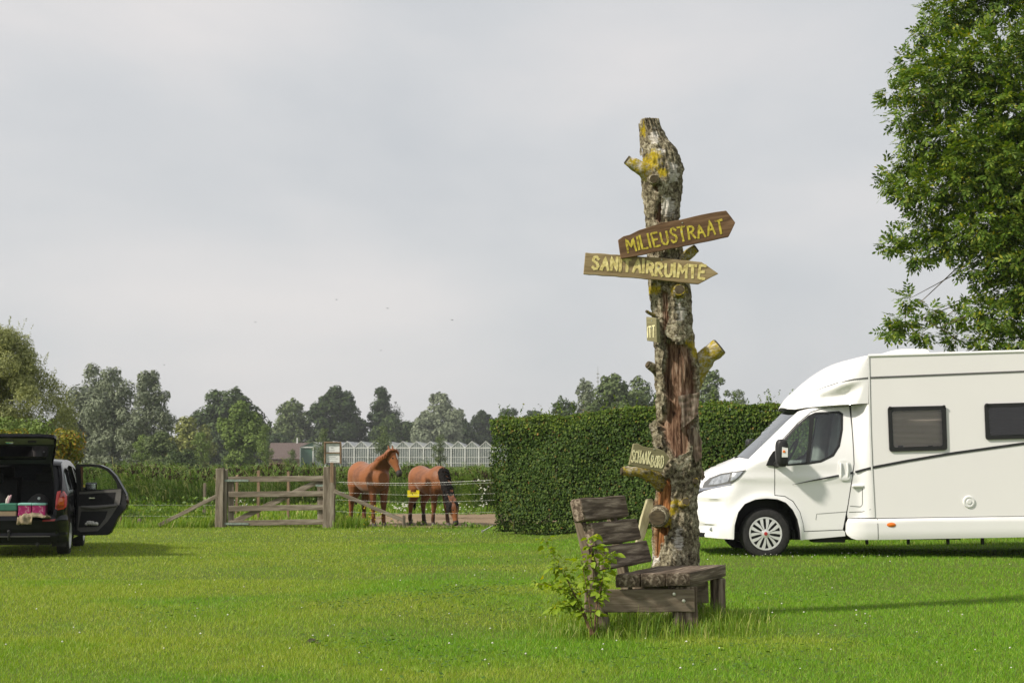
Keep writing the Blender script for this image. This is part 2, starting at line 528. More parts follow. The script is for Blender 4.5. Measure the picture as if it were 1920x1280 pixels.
# ------------------------------------------------------------------ grass
def blades(P, h, w, lean, seed, wind=(0.0, 0.0), droop=0.0):
    """tapering one-triangle blades (two when they droop) rooted at P"""
    r = np.random.default_rng(seed)
    n = len(P)
    an = r.uniform(0, 2 * np.pi, n)
    d = np.stack([np.cos(an), np.sin(an), np.zeros(n)], 1)
    la = r.uniform(0, 2 * np.pi, n)
    le = np.abs(r.normal(0, lean, n))
    tip = P + np.stack([np.cos(la) * le * h + wind[0] * h, np.sin(la) * le * h + wind[1] * h, h], 1)
    a, b = P - d * w[:, None] / 2, P + d * w[:, None] / 2
    if droop:
        mid = P * 0.45 + tip * 0.55
        mid[:, 2] += h * 0.06
        tip[:, 2] -= h * droop * (0.3 + le)
        m1, m2 = mid - d * w[:, None] * 0.38, mid + d * w[:, None] * 0.38
        V = np.stack([a, b, m2, m1, tip], 1).reshape(-1, 3)
        k = np.arange(n) * 5
        Fc = np.concatenate([np.stack([k, k + 1, k + 2], 1), np.stack([k, k + 2, k + 3], 1), np.stack([k + 3, k + 2, k + 4], 1)])
    else:
        V = np.stack([a, b, tip], 1).reshape(-1, 3)
        Fc = np.arange(n * 3).reshape(n, 3)
    return V, Fc
M['grass'] = leafy('lawn_grass', [(0.0, (0.098, 0.245, 0.010)), (0.45, (0.15, 0.335, 0.015)), (0.8, (0.215, 0.40, 0.022)), (1.0, (0.37, 0.47, 0.08))], trans=0.3, rough=0.45, spec=0.3,
                   zone=[(0.0, (0.205, 0.325, 0.02)), (0.6, (0.29, 0.40, 0.034)), (1.0, (0.46, 0.47, 0.11))], zscale=0.42, xbias=-0.03)
M['grass_tall'] = leafy('tall_grass', [(0.0, (0.10, 0.20, 0.018)), (0.5, (0.17, 0.285, 0.03)), (0.85, (0.27, 0.36, 0.055)), (1.0, (0.46, 0.44, 0.18))], trans=0.35)
M['clover'] = leafy('clover_leaf', [(0.0, (0.05, 0.11, 0.012)), (1.0, (0.10, 0.19, 0.022))], trans=0.25)
M['flower_white'] = leafy('white_petals', [(0.0, (0.62, 0.62, 0.52)), (1.0, (0.85, 0.85, 0.78))], trans=0.15)
M['flower_yellow'] = leafy('yellow_petals', [(0.0, (0.65, 0.45, 0.02)), (1.0, (0.8, 0.6, 0.04))], trans=0.15)

def scatter(n, y0, y1, margin=1.6, power=1.0, seed=3):
    r = np.random.default_rng(seed)
    y = (y0 ** power + r.uniform(0, 1, n) * (y1 ** power - y0 ** power)) ** (1 / power)
    x = r.uniform(-1, 1, n) * (y * 0.335 + margin)
    return x, y
gxs, gys = [], []
for n, y0, y1, s in ((170000, 9.4, 13.5, 1), (190000, 13.5, 20, 2), (150000, 20, 29, 3), (75000, 29, 36.5, 4)):
    x, y = scatter(n, y0, y1, power=2.0, seed=s)
    gxs.append(x); gys.append(y)
x = np.concatenate(gxs); y = np.concatenate(gys)
patch = np.sin(x * 1.7 + 0.6 * np.sin(y * 1.1)) * np.cos(y * 0.9 + np.sin(x * 0.8)) * 0.5 + 0.5
tuft = np.sin(x * 5.3 + 2 * np.sin(y * 2.9)) * np.sin(y * 4.7 + 1.7 * np.sin(x * 3.1)) * 0.5 + 0.5
h = 0.019 + 0.013 * patch + 0.013 * tuft + rng.uniform(0, 0.012, len(x))
w = (0.0042 + 0.00024 * np.maximum(y - 10, 0)) * rng.uniform(0.7, 1.3, len(x))
P = np.stack([x, y, gz(x, y) - 0.003], 1)
V, Fc = blades(P, h * .92, w, 0.65, 5)
tag(bulk('lawn_grass', V, Fc, M['grass']), 'short mown grass covering the whole camping lawn', 'grass', kind='stuff')

# clover patches and low weeds in the lawn
r_ = np.random.default_rng(31)
cx, cy = [], []
for px, py, n, sp in ((870, 1115, 260, 0.35), (905, 1108, 200, 0.4), (640, 1132, 120, 0.25), (800, 1125, 160, 0.4), (930, 1150, 220, 0.5), (700, 1210, 140, 0.3), (1240, 1235, 200, 0.5), (1460, 1120, 160, 0.4), (300, 1150, 90, 0.3), (1700, 1200, 150, 0.6), (820, 1240, 150, 0.35), (1500, 1230, 180, 0.6), (560, 1060, 120, 0.5), (1010, 1060, 160, 0.6)):
    g = on_ground(px, py)
    cx.append(g.x + r_.normal(0, sp, n)); cy.append(g.y + r_.normal(0, sp * 1.3, n))
cx = np.concatenate(cx); cy = np.concatenate(cy)
n = len(cx)
an = r_.uniform(0, 6.283, n); sz = r_.uniform(0.010, 0.020, n)
P = np.stack([cx, cy, gz(cx, cy) + r_.uniform(0.03, 0.05, n)], 1)
u = np.stack([np.cos(an), np.sin(an), r_.uniform(-.4, .4, n)], 1) * sz[:, None]
w_ = np.stack([-np.sin(an), np.cos(an), r_.uniform(-.2, .5, n)], 1) * sz[:, None]
V = np.stack([P - u, P - w_, P + u, P + w_], 1).reshape(-1, 3)
tag(bulk('clover_patches', V, np.arange(4 * n).reshape(n, 4), M['clover']), 'dark green clover leaves in loose patches on the lawn', 'clover', kind='stuff')

def florets(spots, sz, hgt, seed):
    """small round blossom heads: octahedra on short stems"""
    r = np.random.default_rng(seed)
    V, Fc = [], []
    for (x, y, z) in spots:
        s = sz * r.uniform(0.7, 1.3)
        c = np.array((x, y, z + hgt * r.uniform(0.8, 1.3)))
        k = len(V)
        V += [c + s * np.array(d) for d in ((1, 0, 0), (0, 1, 0), (-1, 0, 0), (0, -1, 0), (0, 0, .8), (0, 0, -.8))]
        Fc += [(k + i, k + (i + 1) % 4, k + 4) for i in range(4)] + [(k + (i + 1) % 4, k + i, k + 5) for i in range(4)]
    return np.array(V), np.array(Fc)
spots = []
for k in range(120):
    y = random.choice((random.uniform(11, 16), random.uniform(15, 34)))
    x = random.uniform(-1, 1) * (y * .34)
    spots.append((x, y, gzf(x, y)))
for px, py, n in ((1450, 1075, 20), (1580, 1068, 12), (1100, 1215, 6), (1380, 1060, 8), (700, 1000, 18), (850, 1003, 14)):
    g = on_ground(px, py)
    for k in range(n):
        x, y = g.x + random.gauss(0, .5), g.y + random.gauss(0, .45)
        spots.append((x, y, gzf(x, y)))
V, Fc = florets(spots, 0.0085, 0.04, 4)
tag(bulk('clover_blossoms', V, Fc, M['flower_white']), 'white clover blossoms dotted over the lawn', 'flowers', kind='stuff')

# longer unmown grass: around bench and tree stump, along the paddock fence, meadow strip before the reeds
def tall(n, xr, yr, h0, h1, w0, seed, fall=None, wind=(0.05, 0)):
    r = np.random.default_rng(seed)
    if fall is None:
        x = r.uniform(*xr, n); y = r.uniform(*yr, n)
    else:
        x = r.normal(fall[0], fall[2], n); y = r.normal(fall[1], fall[3], n)
    h = r.uniform(h0, h1, n) * (0.6 + 0.4 * np.sin(x * 3.1 + y) ** 2)
    P = np.stack([x, y, gz(x, y) - 0.005], 1)
    return blades(P, h, np.full(n, w0) * r.uniform(.7, 1.3, n), 0.38, seed + 1, wind, droop=0.35)
def merge(parts):
    Vs, Fs, o = [], [], 0
    for V, Fc in parts:
        Vs.append(V); Fs.append(Fc + o); o += len(V)
    return np.concatenate(Vs), np.concatenate(Fs)
V, Fc = merge([tall(4600, 0, 0, .08, .34, .006, 71, (1.35, 14.45, .42, .42)), tall(900, 0, 0, .08, .26, .006, 72, (.78, 13.75, .25, .22)),
               tall(900, 0, 0, .08, .28, .006, 73, (1.75, 14.2, .28, .28)), tall(700, 0, 0, .08, .24, .006, 75, (2.05, 15.0, .22, .22)), tall(500, 0, 0, .06, .22, .006, 74, (1.6, 15.3, .4, .3))])
tag(bulk('unmown_grass', V, Fc, M['grass_tall']), 'long unmown grass tuft under the bench and tree stump', 'grass', kind='stuff')
V, Fc = merge([tall(6000, (-13, -6.95), (35.2, 37.2), .10, .32, .014, 81), tall(2600, (-6.95, -4.3), (35.9, 37.4), .05, .16, .014, 88), tall(1500, (-4.1, -3.4), (35.2, 37.0), .12, .45, .014, 82), tall(1000, (-7.6, -6.9), (35.1, 36.2), .12, .40, .014, 84),
               tall(16000, (-17, -3.6), (37, 55), .10, .32, .026, 83), tall(2500, (-5.0, 1.2), (44.5, 49), .10, .42, .024, 85), tall(900, (-4.4, 0.1), (35.0, 35.7), .05, .16, .012, 86),
               tall(5000, (5.5, 16), (24.4, 32), .05, .14, .014, 87)])
tag(bulk('meadow_grass', V, Fc, M['grass_tall']), 'tall meadow grass along the fence line in front of the reeds', 'grass', kind='stuff')
spots = []
for k in range(130):
    x, y = random.uniform(-3.6, -3.0), random.uniform(35.2, 37)
    spots.append((x + random.gauss(0, .2), y, random.uniform(0, .5)))
V1, F1 = florets(spots[:70], .016, .06, 6)
tag(bulk('yellow_wildflowers', V1, F1, M['flower_yellow']), 'yellow wildflowers beside the right gate post', 'flowers', kind='stuff')
spots = []
for (px, py, n, sx, sz) in ((752, 958, 36, 16, .2), (905, 935, 22, 10, .9), (880, 962, 24, 30, .2), (820, 962, 12, 20, .15), (458, 948, 26, 16, .4)):
    for k in range(n):
        q = at(px + random.gauss(0, sx * .6), py, random.uniform(43.5, 46))
        spots.append((q.x, q.y, max(0.02, random.random() * sz)))
V1, F1 = florets(spots, .026, .08, 7)
tag(bulk('white_wildflowers', V1, F1, M['flower_white']), 'white wildflowers behind the horses in the paddock', 'flowers', kind='stuff')

# weeds in the paddock
M['weed'] = leafy('weed_leaf', [(0.0, (0.07, 0.14, 0.018)), (1.0, (0.16, 0.25, 0.04))], trans=0.3)
wx, wy, wz, ws = [], [], [], []
r_ = np.random.default_rng(91)
for (px, py, n, sx, hz) in ((800, 955, 260, .35, .35), (832, 950, 160, .3, .3), (758, 958, 220, .4, .22), (880, 965, 260, .8, .2), (715, 985, 40, .2, .12), (870, 990, 60, .3, .14), (780, 985, 50, .25, .12), (640, 975, 420, .25, .75), (395, 975, 420, .4, .6), (270, 975, 220, .35, .6), (300, 978, 160, .3, .5), (905, 930, 200, .2, 1.0)):
    g = on_ground(px, py)
    wx.append(g.x + r_.normal(0, sx, n)); wy.append(g.y + r_.normal(0, .25, n)); wz.append(r_.uniform(.02, hz, n)); ws.append(r_.uniform(.03, .07, n))
wx, wy, wz, ws = map(np.concatenate, (wx, wy, wz, ws))
n = len(wx)
P = np.stack([wx, wy, wz + gz(wx, wy)], 1)
def rand_frames(r, n, up=0.4):
    nrm = r.normal(0, 1, (n, 3)); nrm[:, 2] += up * 2
    nrm /= np.linalg.norm(nrm, axis=1)[:, None]
    t = np.cross(nrm, r.normal(0, 1, (n, 3)))
    t /= np.linalg.norm(t, axis=1)[:, None] + 1e-9
    return t, np.cross(nrm, t), nrm
t_, b_, n_ = rand_frames(r_, n)
V = np.stack([P - t_ * ws[:, None], P - b_ * ws[:, None] * .45, P + t_ * ws[:, None], P + b_ * ws[:, None] * .45], 1).reshape(-1, 3)
tag(bulk('weeds', V, np.arange(4 * n).reshape(n, 4), M['weed']), 'leafy green weeds at the fence and in the paddock', 'weeds', kind='stuff')

# ------------------------------------------------------------------ reeds
M['reed'] = leafy('reed_leaf', [(0.0, (0.07, 0.14, 0.028)), (0.5, (0.14, 0.235, 0.05)), (0.85, (0.27, 0.35, 0.10)), (1.0, (0.5, 0.47, 0.24))], trans=0.3)
M['plume'] = leafy('reed_plume', [(0.0, (0.04, 0.024, 0.017)), (0.6, (0.085, 0.055, 0.04)), (1.0, (0.16, 0.115, 0.085))], trans=0.15)
def reeds(n, xr, yr, h0, h1, seed):
    r = np.random.default_rng(seed)
    V, Fc, PV, PF = [], [], [], []
    for k in range(n):
        x = r.uniform(*xr)
        y = yr[0] + (yr[1] - yr[0]) * r.uniform() ** 1.6
        y += 1.2 * math.sin(x * .7)
        H = r.uniform(h0, h1) * (1 + .06 * math.sin(x * 1.3) + .05 * math.sin(x * 3.7))
        base = np.array((x, y, 0.0))
        ln = r.normal(0, .10, 2)
        top = base + np.array((ln[0] * H + .08, ln[1] * H, H))
        i = len(V)
        V += [base + (-.008, 0, 0), base + (.008, 0, 0), top + (.004, 0, 0), top + (-.004, 0, 0)]
        Fc.append((i, i + 1, i + 2, i + 3))
        for q in range(12):
            f = r.uniform(.05, .95)
            p = base * (1 - f) + top * f
            an = r.uniform(0, 6.283)
            d = np.array((math.cos(an) * .8 - .4, math.sin(an) * .8, 0.0))
            l = r.uniform(.28, .55)
            wd = np.array((-d[1], d[0], 0.0)) * .010 + np.array((0, 0, .005))
            up = r.uniform(.6, 1.5)
            m = p + d * l * .5 + np.array((0, 0, l * up * .55))
            e_ = p + d * l + np.array((0, 0, l * (up - .55)))
            i = len(V)
            V += [p - wd, p + wd, m + wd, m - wd, e_, e_]
            Fc += [(i, i + 1, i + 2, i + 3), (i + 3, i + 2, i + 4, i + 5)]
        if r.uniform() < .62:
            tp = top + np.array((0, 0, .02))
            for q in range(6):
                dx = r.uniform(-.02, .12); L_ = r.uniform(.09, .2)
                a0 = tp + np.array((r.normal(0, .015), r.normal(0, .015), -r.uniform(0, .12)))
                e1 = a0 + np.array((dx, r.normal(0, .03), L_ * .7))
                i = len(PV)
                PV += [a0, a0 + np.array((.02, .01, .04)), e1, a0 + np.array((-.016, -.01, .05))]
                PF.append((i, i + 1, i + 2, i + 3))
    return np.array(V), np.array(Fc), np.array(PV), np.array(PF)
V, Fc, PV, PF = merge_all = reeds(4200, (-19, 2.8), (50.5, 60), .92, 1.24, 17)
rd = tag(bulk('reed_bed', V, Fc, M['reed']), 'dense bed of green reeds along the ditch behind the gate', 'reeds', kind='stuff')
bulk('plumes', PV, PF, M['plume'], rd)
V, Fc, PV, PF = reeds(900, (-1.2, 1.4), (46.5, 50.5), .8, 1.2, 18)
rd2 = tag(bulk('reed_clump', V, Fc, M['reed']), 'reeds standing right behind the grazing horse', 'reeds', kind='stuff')
bulk('plumes', PV, PF, M['plume'], rd2)

# a heap of dark dead leaves lying in the grass
hp_ = on_ground(590, 1207)
lh = empty('leaf_heap', (hp_.x, hp_.y, 0), 'small dark heap of dead leaves lying in the lawn left of the bench', 'leaf heap')
M['dead_leaf'] = surf('dead_leaf', [(.3, (.02, .018, .01)), (.7, (.06, .05, .025))], scale=20, rough=.9)
for k in range(9):
    a_, r0 = random.uniform(0, 6.28), random.uniform(0, .055)
    c_ = Vector((r0 * math.cos(a_) * 1.3, r0 * math.sin(a_), .018 + .02 * random.random()))
    u_ = Vector((random.uniform(-1, 1), random.uniform(-1, 1), random.uniform(-.4, .4))).normalized() * .035
    w_ = Vector((-u_.y, u_.x, .012)) * .6
    MB().add([c_ - u_, c_ - w_, c_ + u_, c_ + w_], [(0, 1, 2, 3)]).build('dead_leaf', M['dead_leaf'], lh, local=True)
# ------------------------------------------------------------------ trees
def bark_mat(name, a, b):
    return surf(name, [(0.3, a), (0.7, b)], scale=6, stretch=(3, 3, .6), rough=0.95, bump=0.02, spec=0.1)
M['bark_tree'] = bark_mat('tree_bark', (0.05, 0.04, 0.03), (0.14, 0.12, 0.09))
M['bark_ash'] = bark_mat('ash_bark', (0.09, 0.075, 0.05), (0.24, 0.20, 0.14))
def lf(name, lo, hi, tr=0.10, alt=None):
    mid = [(p + q) / 2 for p, q in zip(lo, hi)]
    st = [(0.0, lo), (0.55, mid), (1.0, hi)] if alt is None else [(0.0, lo), (0.5, mid), (0.88, hi), (1.0, alt)]
    return leafy(name, st, trans=tr, rough=0.6, spec=0.15)
M['lf_dark'] = lf('dark_foliage', (0.016, 0.031, 0.011), (0.058, 0.09, 0.026))
M['lf_oak'] = lf('oak_foliage', (0.022, 0.042, 0.012), (0.082, 0.12, 0.034))
M['lf_grey'] = lf('grey_willow_foliage', (0.095, 0.118, 0.07), (0.235, 0.265, 0.17))
M['lf_mid'] = lf('mid_green_foliage', (0.06, 0.092, 0.03), (0.15, 0.19, 0.07))
M['lf_lime'] = lf('lime_foliage', (0.085, 0.135, 0.025), (0.20, 0.27, 0.07))
M['lf_yellow'] = lf('yellowish_foliage', (0.13, 0.155, 0.035), (0.27, 0.285, 0.085))
M['lf_fir'] = lf('conifer_foliage', (0.022, 0.042, 0.016), (0.062, 0.092, 0.036), 0.1)
M['lf_willow'] = lf('olive_willow_foliage', (0.14, 0.165, 0.055), (0.46, 0.48, 0.21), 0.35)
M['lf_hedge'] = leafy('hedge_leaf', [(0.0, (0.022, 0.048, 0.009)), (0.5, (0.052, 0.096, 0.016)), (0.9, (0.10, 0.155, 0.028)), (0.985, (0.14, 0.16, 0.03)), (1.0, (0.22, 0.09, 0.03))], trans=0.22, rough=0.55, spec=0.15)
M['lf_orange'] = leafy('orange_tipped_leaf', [(0.0, (0.08, 0.115, 0.015)), (0.55, (0.20, 0.21, 0.022)), (0.8, (0.33, 0.27, 0.025)), (1.0, (0.42, 0.19, 0.03))], trans=0.3)
M['lf_ash'] = leafy('ash_leaflet', [(0.0, (0.05, 0.105, 0.012)), (0.5, (0.105, 0.18, 0.022)), (0.9, (0.22, 0.29, 0.045)), (0.975, (0.28, 0.31, 0.04)), (1.0, (0.42, 0.36, 0.02))], trans=0.3, rough=0.5, spec=0.2)
M['core'] = surf('dark_core', [(0.3, (0.018, 0.022, 0.01)), (0.7, (0.04, 0.045, 0.02))], scale=3, rough=1.0, spec=0.0)  # dark colour of the solid block inside the hedge

def clump_leaves(r, blobs, n, size, asp=0.55, up=0.25, hang=0.0, fill=0.35):
    """leaf quads over a set of blobs (x,y,z,rx,ry,rz); facing outwards from each blob with jitter"""
    B = np.array(blobs)
    wgt = B[:, 3] * B[:, 5]
    idx = r.choice(len(B), n, p=wgt / wgt.sum())
    b = B[idx]
    d = r.normal(0, 1, (n, 3)); d[:, 2] += .15
    d /= np.linalg.norm(d, axis=1)[:, None]
    rad = np.where(r.uniform(size=n) < fill, r.uniform(.35, .95, n), r.uniform(.85, 1.12, n))
    P = b[:, :3] + d * b[:, 3:] * rad[:, None]
    nrm = d + r.normal(0, .34, (n, 3)); nrm[:, 2] += up
    nrm /= np.linalg.norm(nrm, axis=1)[:, None]
    ref = r.normal(0, 1, (n, 3)); ref[:, 2] -= hang * 3
    t = ref - nrm * (ref * nrm).sum(1)[:, None]
    t /= np.linalg.norm(t, axis=1)[:, None] + 1e-9
    s = np.cross(nrm, t)
    L_ = size * r.uniform(.6, 1.35, n)
    W_ = L_ * asp * r.uniform(.7, 1.2, n)
    a = P - t * L_[:, None] * .5
    c = P + t * L_[:, None] * .5
    q = P + t * (L_ * r.uniform(-.12, .12, n))[:, None]
    V = np.stack([a, q - s * W_[:, None] * .5, c, q + s * W_[:, None] * .5], 1).reshape(-1, 3)
    return V, np.arange(4 * n).reshape(n, 4)

def crown_blobs(r, cx, cy, z0, z1, rx, ry, k, shape='round', lump=.30):
    H = z1 - z0
    out = []
    for i in range(k):
        f = r.uniform(.02, 1)
        if shape == 'round': prof = math.sqrt(max(.02, 1 - (2 * f - 1) ** 2)) if f > .45 else .72 + .28 * f / .45
        elif shape == 'egg': prof = (math.sin(math.pi * min(1, f * .85 + .12))) ** .7
        elif shape == 'cone': prof = (1 - f) ** .85 * .95 + .06
        elif shape == 'flame': prof = math.sin(math.pi * (f * .80 + .16)) ** .8
        elif shape == 'mound': prof = math.sqrt(max(.05, 1 - f * f))
        else: prof = 1
        an = r.uniform(0, 6.283)
        q = r.uniform(.5, 1.0)
        lr = lump * rx * r.uniform(.5, 1.3) * (.55 + .45 * prof)
        x = cx + math.cos(an) * rx * prof * q
        y = cy + math.sin(an) * ry * prof * q
        z = z0 + lr * .4 + f * (H - lr * 1.35)
        out.append((x, y, z, lr * 1.05, lr * 1.05, lr * (1.0 if shape != 'cone' else .7)))
    for b in [out[r.integers(len(out))] for _ in range(26)]:      # small sprays breaking the outline
        dv = r.normal(0, 1, 3); dv[2] = abs(dv[2]) * .6; dv /= np.linalg.norm(dv)
        s_ = b[3] * r.uniform(.22, .4)
        out.append((b[0] + dv[0] * b[3] * 1.05, b[1] + dv[1] * b[3], min(b[2] + dv[2] * b[5] * 1.05, z1), s_, s_, s_))
    for f in np.linspace(.06, .82, 7):
        if shape == 'round': prof = math.sqrt(max(.02, 1 - (2 * f - 1) ** 2)) if f > .45 else .72 + .28 * f / .45
        elif shape == 'egg': prof = (math.sin(math.pi * min(1, f * .85 + .12))) ** .7
        elif shape == 'cone': prof = (1 - f) ** .85 * .95 + .06
        elif shape == 'flame': prof = math.sin(math.pi * (f * .80 + .16)) ** .8
        else: prof = math.sqrt(max(.05, 1 - f * f))
        rr = rx * prof * .56
        out.append((cx + r.normal(0, .06) * rx, cy, z0 + f * H, rr, rr, max(H * .12, rr * .5)))
    return out

def tree(name, label, cat, px, top, width, d, mat, shape='round', bottom=None, n=5200, size=None, lump=.32, k=34, group='trees beyond the reeds', hang=0.0, asp=.6, trunk_r=None, seed=0, xoff=0, blobs=None, fill=.3):
    r = np.random.default_rng(1000 + seed)
    c = at(px, 862, d)
    s = F / d
    H = CAM_H + (862 - top) / s
    rx = width / s / 2
    z0 = H * .14 if bottom is None else max(.1, CAM_H + (862 - bottom) / s)
    root = empty(name, (c.x, d, 0), label, cat, group)
    bl = blobs or crown_blobs(r, 0, 0, z0, H, rx, rx * .9, k, shape, lump)
    tr = trunk_r or max(.05, rx * .07)
    mb = MB()
    lean = r.normal(0, .02, 2) * H
    top_p = (lean[0], lean[1], H * .8)
    mb.tube([(0, 0, -.1), (lean[0] * .2, lean[1] * .2, H * .22), (lean[0] * .6, lean[1] * .6, H * .5), top_p], [tr * 1.25, tr, tr * .65, tr * .2], 8)
    for b in sorted(bl, key=lambda q: -q[3])[:12]:
        f = r.uniform(.2, .6)
        p0 = Vector((lean[0] * f, lean[1] * f, H * min(f, b[2] / H * .8)))
        p1 = Vector(b[:3])
        mid = p0.lerp(p1, .5) + Vector((0, 0, .06 * H * r.uniform(-.3, 1)))
        mb.tube([p0, mid, p1], [tr * .45, tr * .3, tr * .08], 6)
    mb.build('trunk', M['bark_tree'], root, smooth=60, local=True)
    sz = size or max(.08, rx * .135)
    V, Fc = clump_leaves(r, bl, int(n * 1.7), sz, asp, .25, hang, fill)
    bulk('crown', V, Fc, mat, root)['kind'] = 'stuff'
    return root

W = 'willow tree'
tree('grey_willow', 'tallest silvery grey willow with rounded top behind the open car door', 'tree', 172, 674, 112, 205, M['lf_grey'], 'egg', bottom=880, seed=1, k=46, n=8200, lump=.34, hang=.25, asp=.4)
tree('grey_willow', 'silvery grey willow in the middle of the three-willow cluster', 'tree', 212, 686, 104, 196, M['lf_grey'], 'round', bottom=885, seed=2, k=40, n=7800, lump=.34, hang=.25, asp=.4)
tree('grey_willow', 'silvery grey willow with pointed top, rightmost of the willow cluster', 'tree', 274, 692, 98, 192, M['lf_grey'], 'egg', bottom=880, seed=3, k=44, n=7800, lump=.34, hang=.25, asp=.4)
tree('pale_bushy_tree', 'pale yellow-green bushy tree right of the grey willows', 'tree', 352, 777, 86, 235, M['lf_yellow'], 'round', bottom=884, seed=4, k=40, lump=.3)
tree('dark_round_tree', 'large dark round-topped tree behind the lime-green tree', 'tree', 430, 722, 122, 330, M['lf_oak'], 'round', bottom=872, seed=5, k=44, n=7000, lump=.28)
tree('lime_tree', 'bright lime-green conical tree in front of the dark round tree', 'tree', 452, 750, 84, 190, M['lf_lime'], 'egg', bottom=880, seed=6, k=40, n=6500, lump=.32)
tree('bushy_tree', 'low mid-green bushy tree below the rightmost grey willow', 'tree', 300, 806, 70, 170, M['lf_mid'], 'mound', bottom=892, seed=7, k=26, lump=.4)
tree('round_tree', 'grey-green round tree left of the tall dark tree', 'tree', 545, 744, 88, 420, M['lf_mid'], 'round', bottom=872, seed=8, k=40, n=6500, lump=.28)
tree('dark_tree', 'tall dark broad tree left of the conifer', 'tree', 628, 720, 100, 412, M['lf_dark'], 'egg', bottom=872, seed=9, k=44, n=7000, lump=.3)
tree('dark_tree', 'dark tree filling the gap under the tall dark tree and conifer', 'tree', 662, 770, 90, 425, M['lf_dark'], 'mound', bottom=872, seed=10, k=36, lump=.3)
tree('conifer', 'dark pointed conifer with a side branch to the right', 'conifer', 714, 722, 84, 415, M['lf_fir'], 'cone', bottom=872, seed=11, k=70, n=7000, lump=.34, asp=.45)
tree('leaning_tree', 'dark bough of foliage right of the conifer tip', 'tree', 742, 752, 36, 418, M['lf_fir'], 'round', bottom=850, seed=12, k=16, n=1800, lump=.4)
tree('bushy_tree', 'dark green bushy tree below the conifer, before the greenhouse roof', 'tree', 738, 776, 78, 408, M['lf_oak'], 'round', bottom=878, seed=13, k=36, n=5600, lump=.32)
tree('round_willow', 'grey-green dome-shaped willow above the greenhouse', 'tree', 824, 735, 92, 400, M['lf_grey'], 'round', bottom=868, seed=14, k=46, n=7500, lump=.26)
tree('far_tree', 'dark far tree right of the dome-shaped willow', 'tree', 905, 768, 70, 460, M['lf_dark'], 'mound', bottom=870, seed=15, k=34, lump=.28, group='far tree belt')
tree('far_tree', 'dark far tree just left of the hedge top', 'tree', 950, 762, 86, 470, M['lf_dark'], 'mound', bottom=870, seed=16, k=34, lump=.28, group='far tree belt')
tree('far_tree', 'dark far tree peeking over the left end of the hedge', 'tree', 1000, 766, 70, 450, M['lf_dark'], 'mound', bottom=870, seed=17, k=30, lump=.28, group='far tree belt')
tree('far_tree', 'dark far tree in the gap behind the lime-green tree', 'tree', 495, 790, 60, 420, M['lf_dark'], 'mound', bottom=868, seed=18, k=26, lump=.3, group='far tree belt')
tree('far_tree', 'low dark tree between the grey willows and pale bushy tree', 'tree', 320, 820, 90, 330, M['lf_dark'], 'mound', bottom=872, seed=19, k=26, lump=.3, group='far tree belt')
tree('far_tree', 'dark far tree between the conifer and dome-shaped willow', 'tree', 775, 790, 80, 440, M['lf_dark'], 'mound', bottom=868, seed=20, k=26, lump=.3, group='far tree belt')
tree('far_tree', 'low dark tree left of the brown-roofed house', 'tree', 520, 812, 80, 380, M['lf_dark'], 'mound', bottom=868, seed=33, k=26, lump=.3, group='far tree belt')
tree('far_tree', 'dark low tree behind the left greenhouse bays', 'tree', 600, 800, 90, 420, M['lf_dark'], 'mound', bottom=868, seed=34, k=26, lump=.3, group='far tree belt')
tree('far_tree', 'dark low tree behind the right greenhouse bays', 'tree', 868, 782, 70, 450, M['lf_dark'], 'mound', bottom=868, seed=35, k=26, lump=.3, group='far tree belt')
tree('far_tree', 'dark underwood left of the grey willows behind the orange-tipped shrub', 'tree', 120, 760, 90, 230, M['lf_dark'], 'mound', bottom=880, seed=36, k=30, lump=.3, group='far tree belt')
tree('far_tree', 'low dark tree seen between the pale bushy tree and the lime-green tree', 'tree', 405, 828, 60, 340, M['lf_dark'], 'mound', bottom=872, seed=37, k=26, lump=.3, group='far tree belt')
tree('hedge_tree', 'low dark tree over the hedge left of the carved stump', 'tree', 1058, 738, 68, 215, M['lf_oak'], 'round', bottom=872, seed=21, k=34, n=5000, lump=.3, group='trees behind the hedge')
tree('grey_poplar', 'grey-green tree over the hedge with the highest rounded crown', 'tree', 1148, 698, 112, 225, M['lf_mid'], 'round', bottom=880, seed=22, k=46, n=7500, lump=.28, group='trees behind the hedge', hang=.2)
tree('grey_poplar', 'grey-green tree over the hedge peeking out left of the stump', 'tree', 1098, 704, 66, 235, M['lf_grey'], 'round', bottom=880, seed=23, k=34, n=4500, lump=.3, group='trees behind the hedge', hang=.2)
tree('grey_poplar', 'grey-green tree over the hedge touching the stump on its left', 'tree', 1206, 702, 90, 232, M['lf_mid'], 'round', bottom=880, seed=24, k=40, n=5600, lump=.3, group='trees behind the hedge', hang=.2)
tree('grey_poplar', 'grey-green tree over the hedge right of the stump', 'tree', 1334, 692, 86, 228, M['lf_mid'], 'egg', bottom=880, seed=25, k=40, n=6000, lump=.3, group='trees behind the hedge', hang=.2)
tree('grey_poplar', 'lower grey-green tree over the hedge nearest the motorhome', 'tree', 1385, 724, 54, 236, M['lf_mid'], 'round', bottom=880, seed=26, k=30, n=3600, lump=.32, group='trees behind the hedge', hang=.2)
yt = 'young trees in a row in the far field'
for i, (px, top, wd, lab) in enumerate(((266, 812, 38, 'slender young tree below the pointed grey willow'), (378, 805, 34, 'slender young tree between the pale bushy tree and lime tree'),
        (496, 792, 36, 'slender young tree right of the lime-green tree'), (606, 800, 36, 'slender young tree beside the green shed'),
        (719, 796, 36, 'slender young tree standing in front of the greenhouse beside the standing horse'), (826, 810, 30, 'slender young tree in front of the right greenhouse bays'))):
    tree('young_tree', lab, 'tree', px, top, wd, 178 + 3 * i, M['lf_lime' if i < 3 else 'lf_mid'], 'egg', bottom=868, seed=40 + i, k=24, n=2100, lump=.36, group=yt, trunk_r=.07)
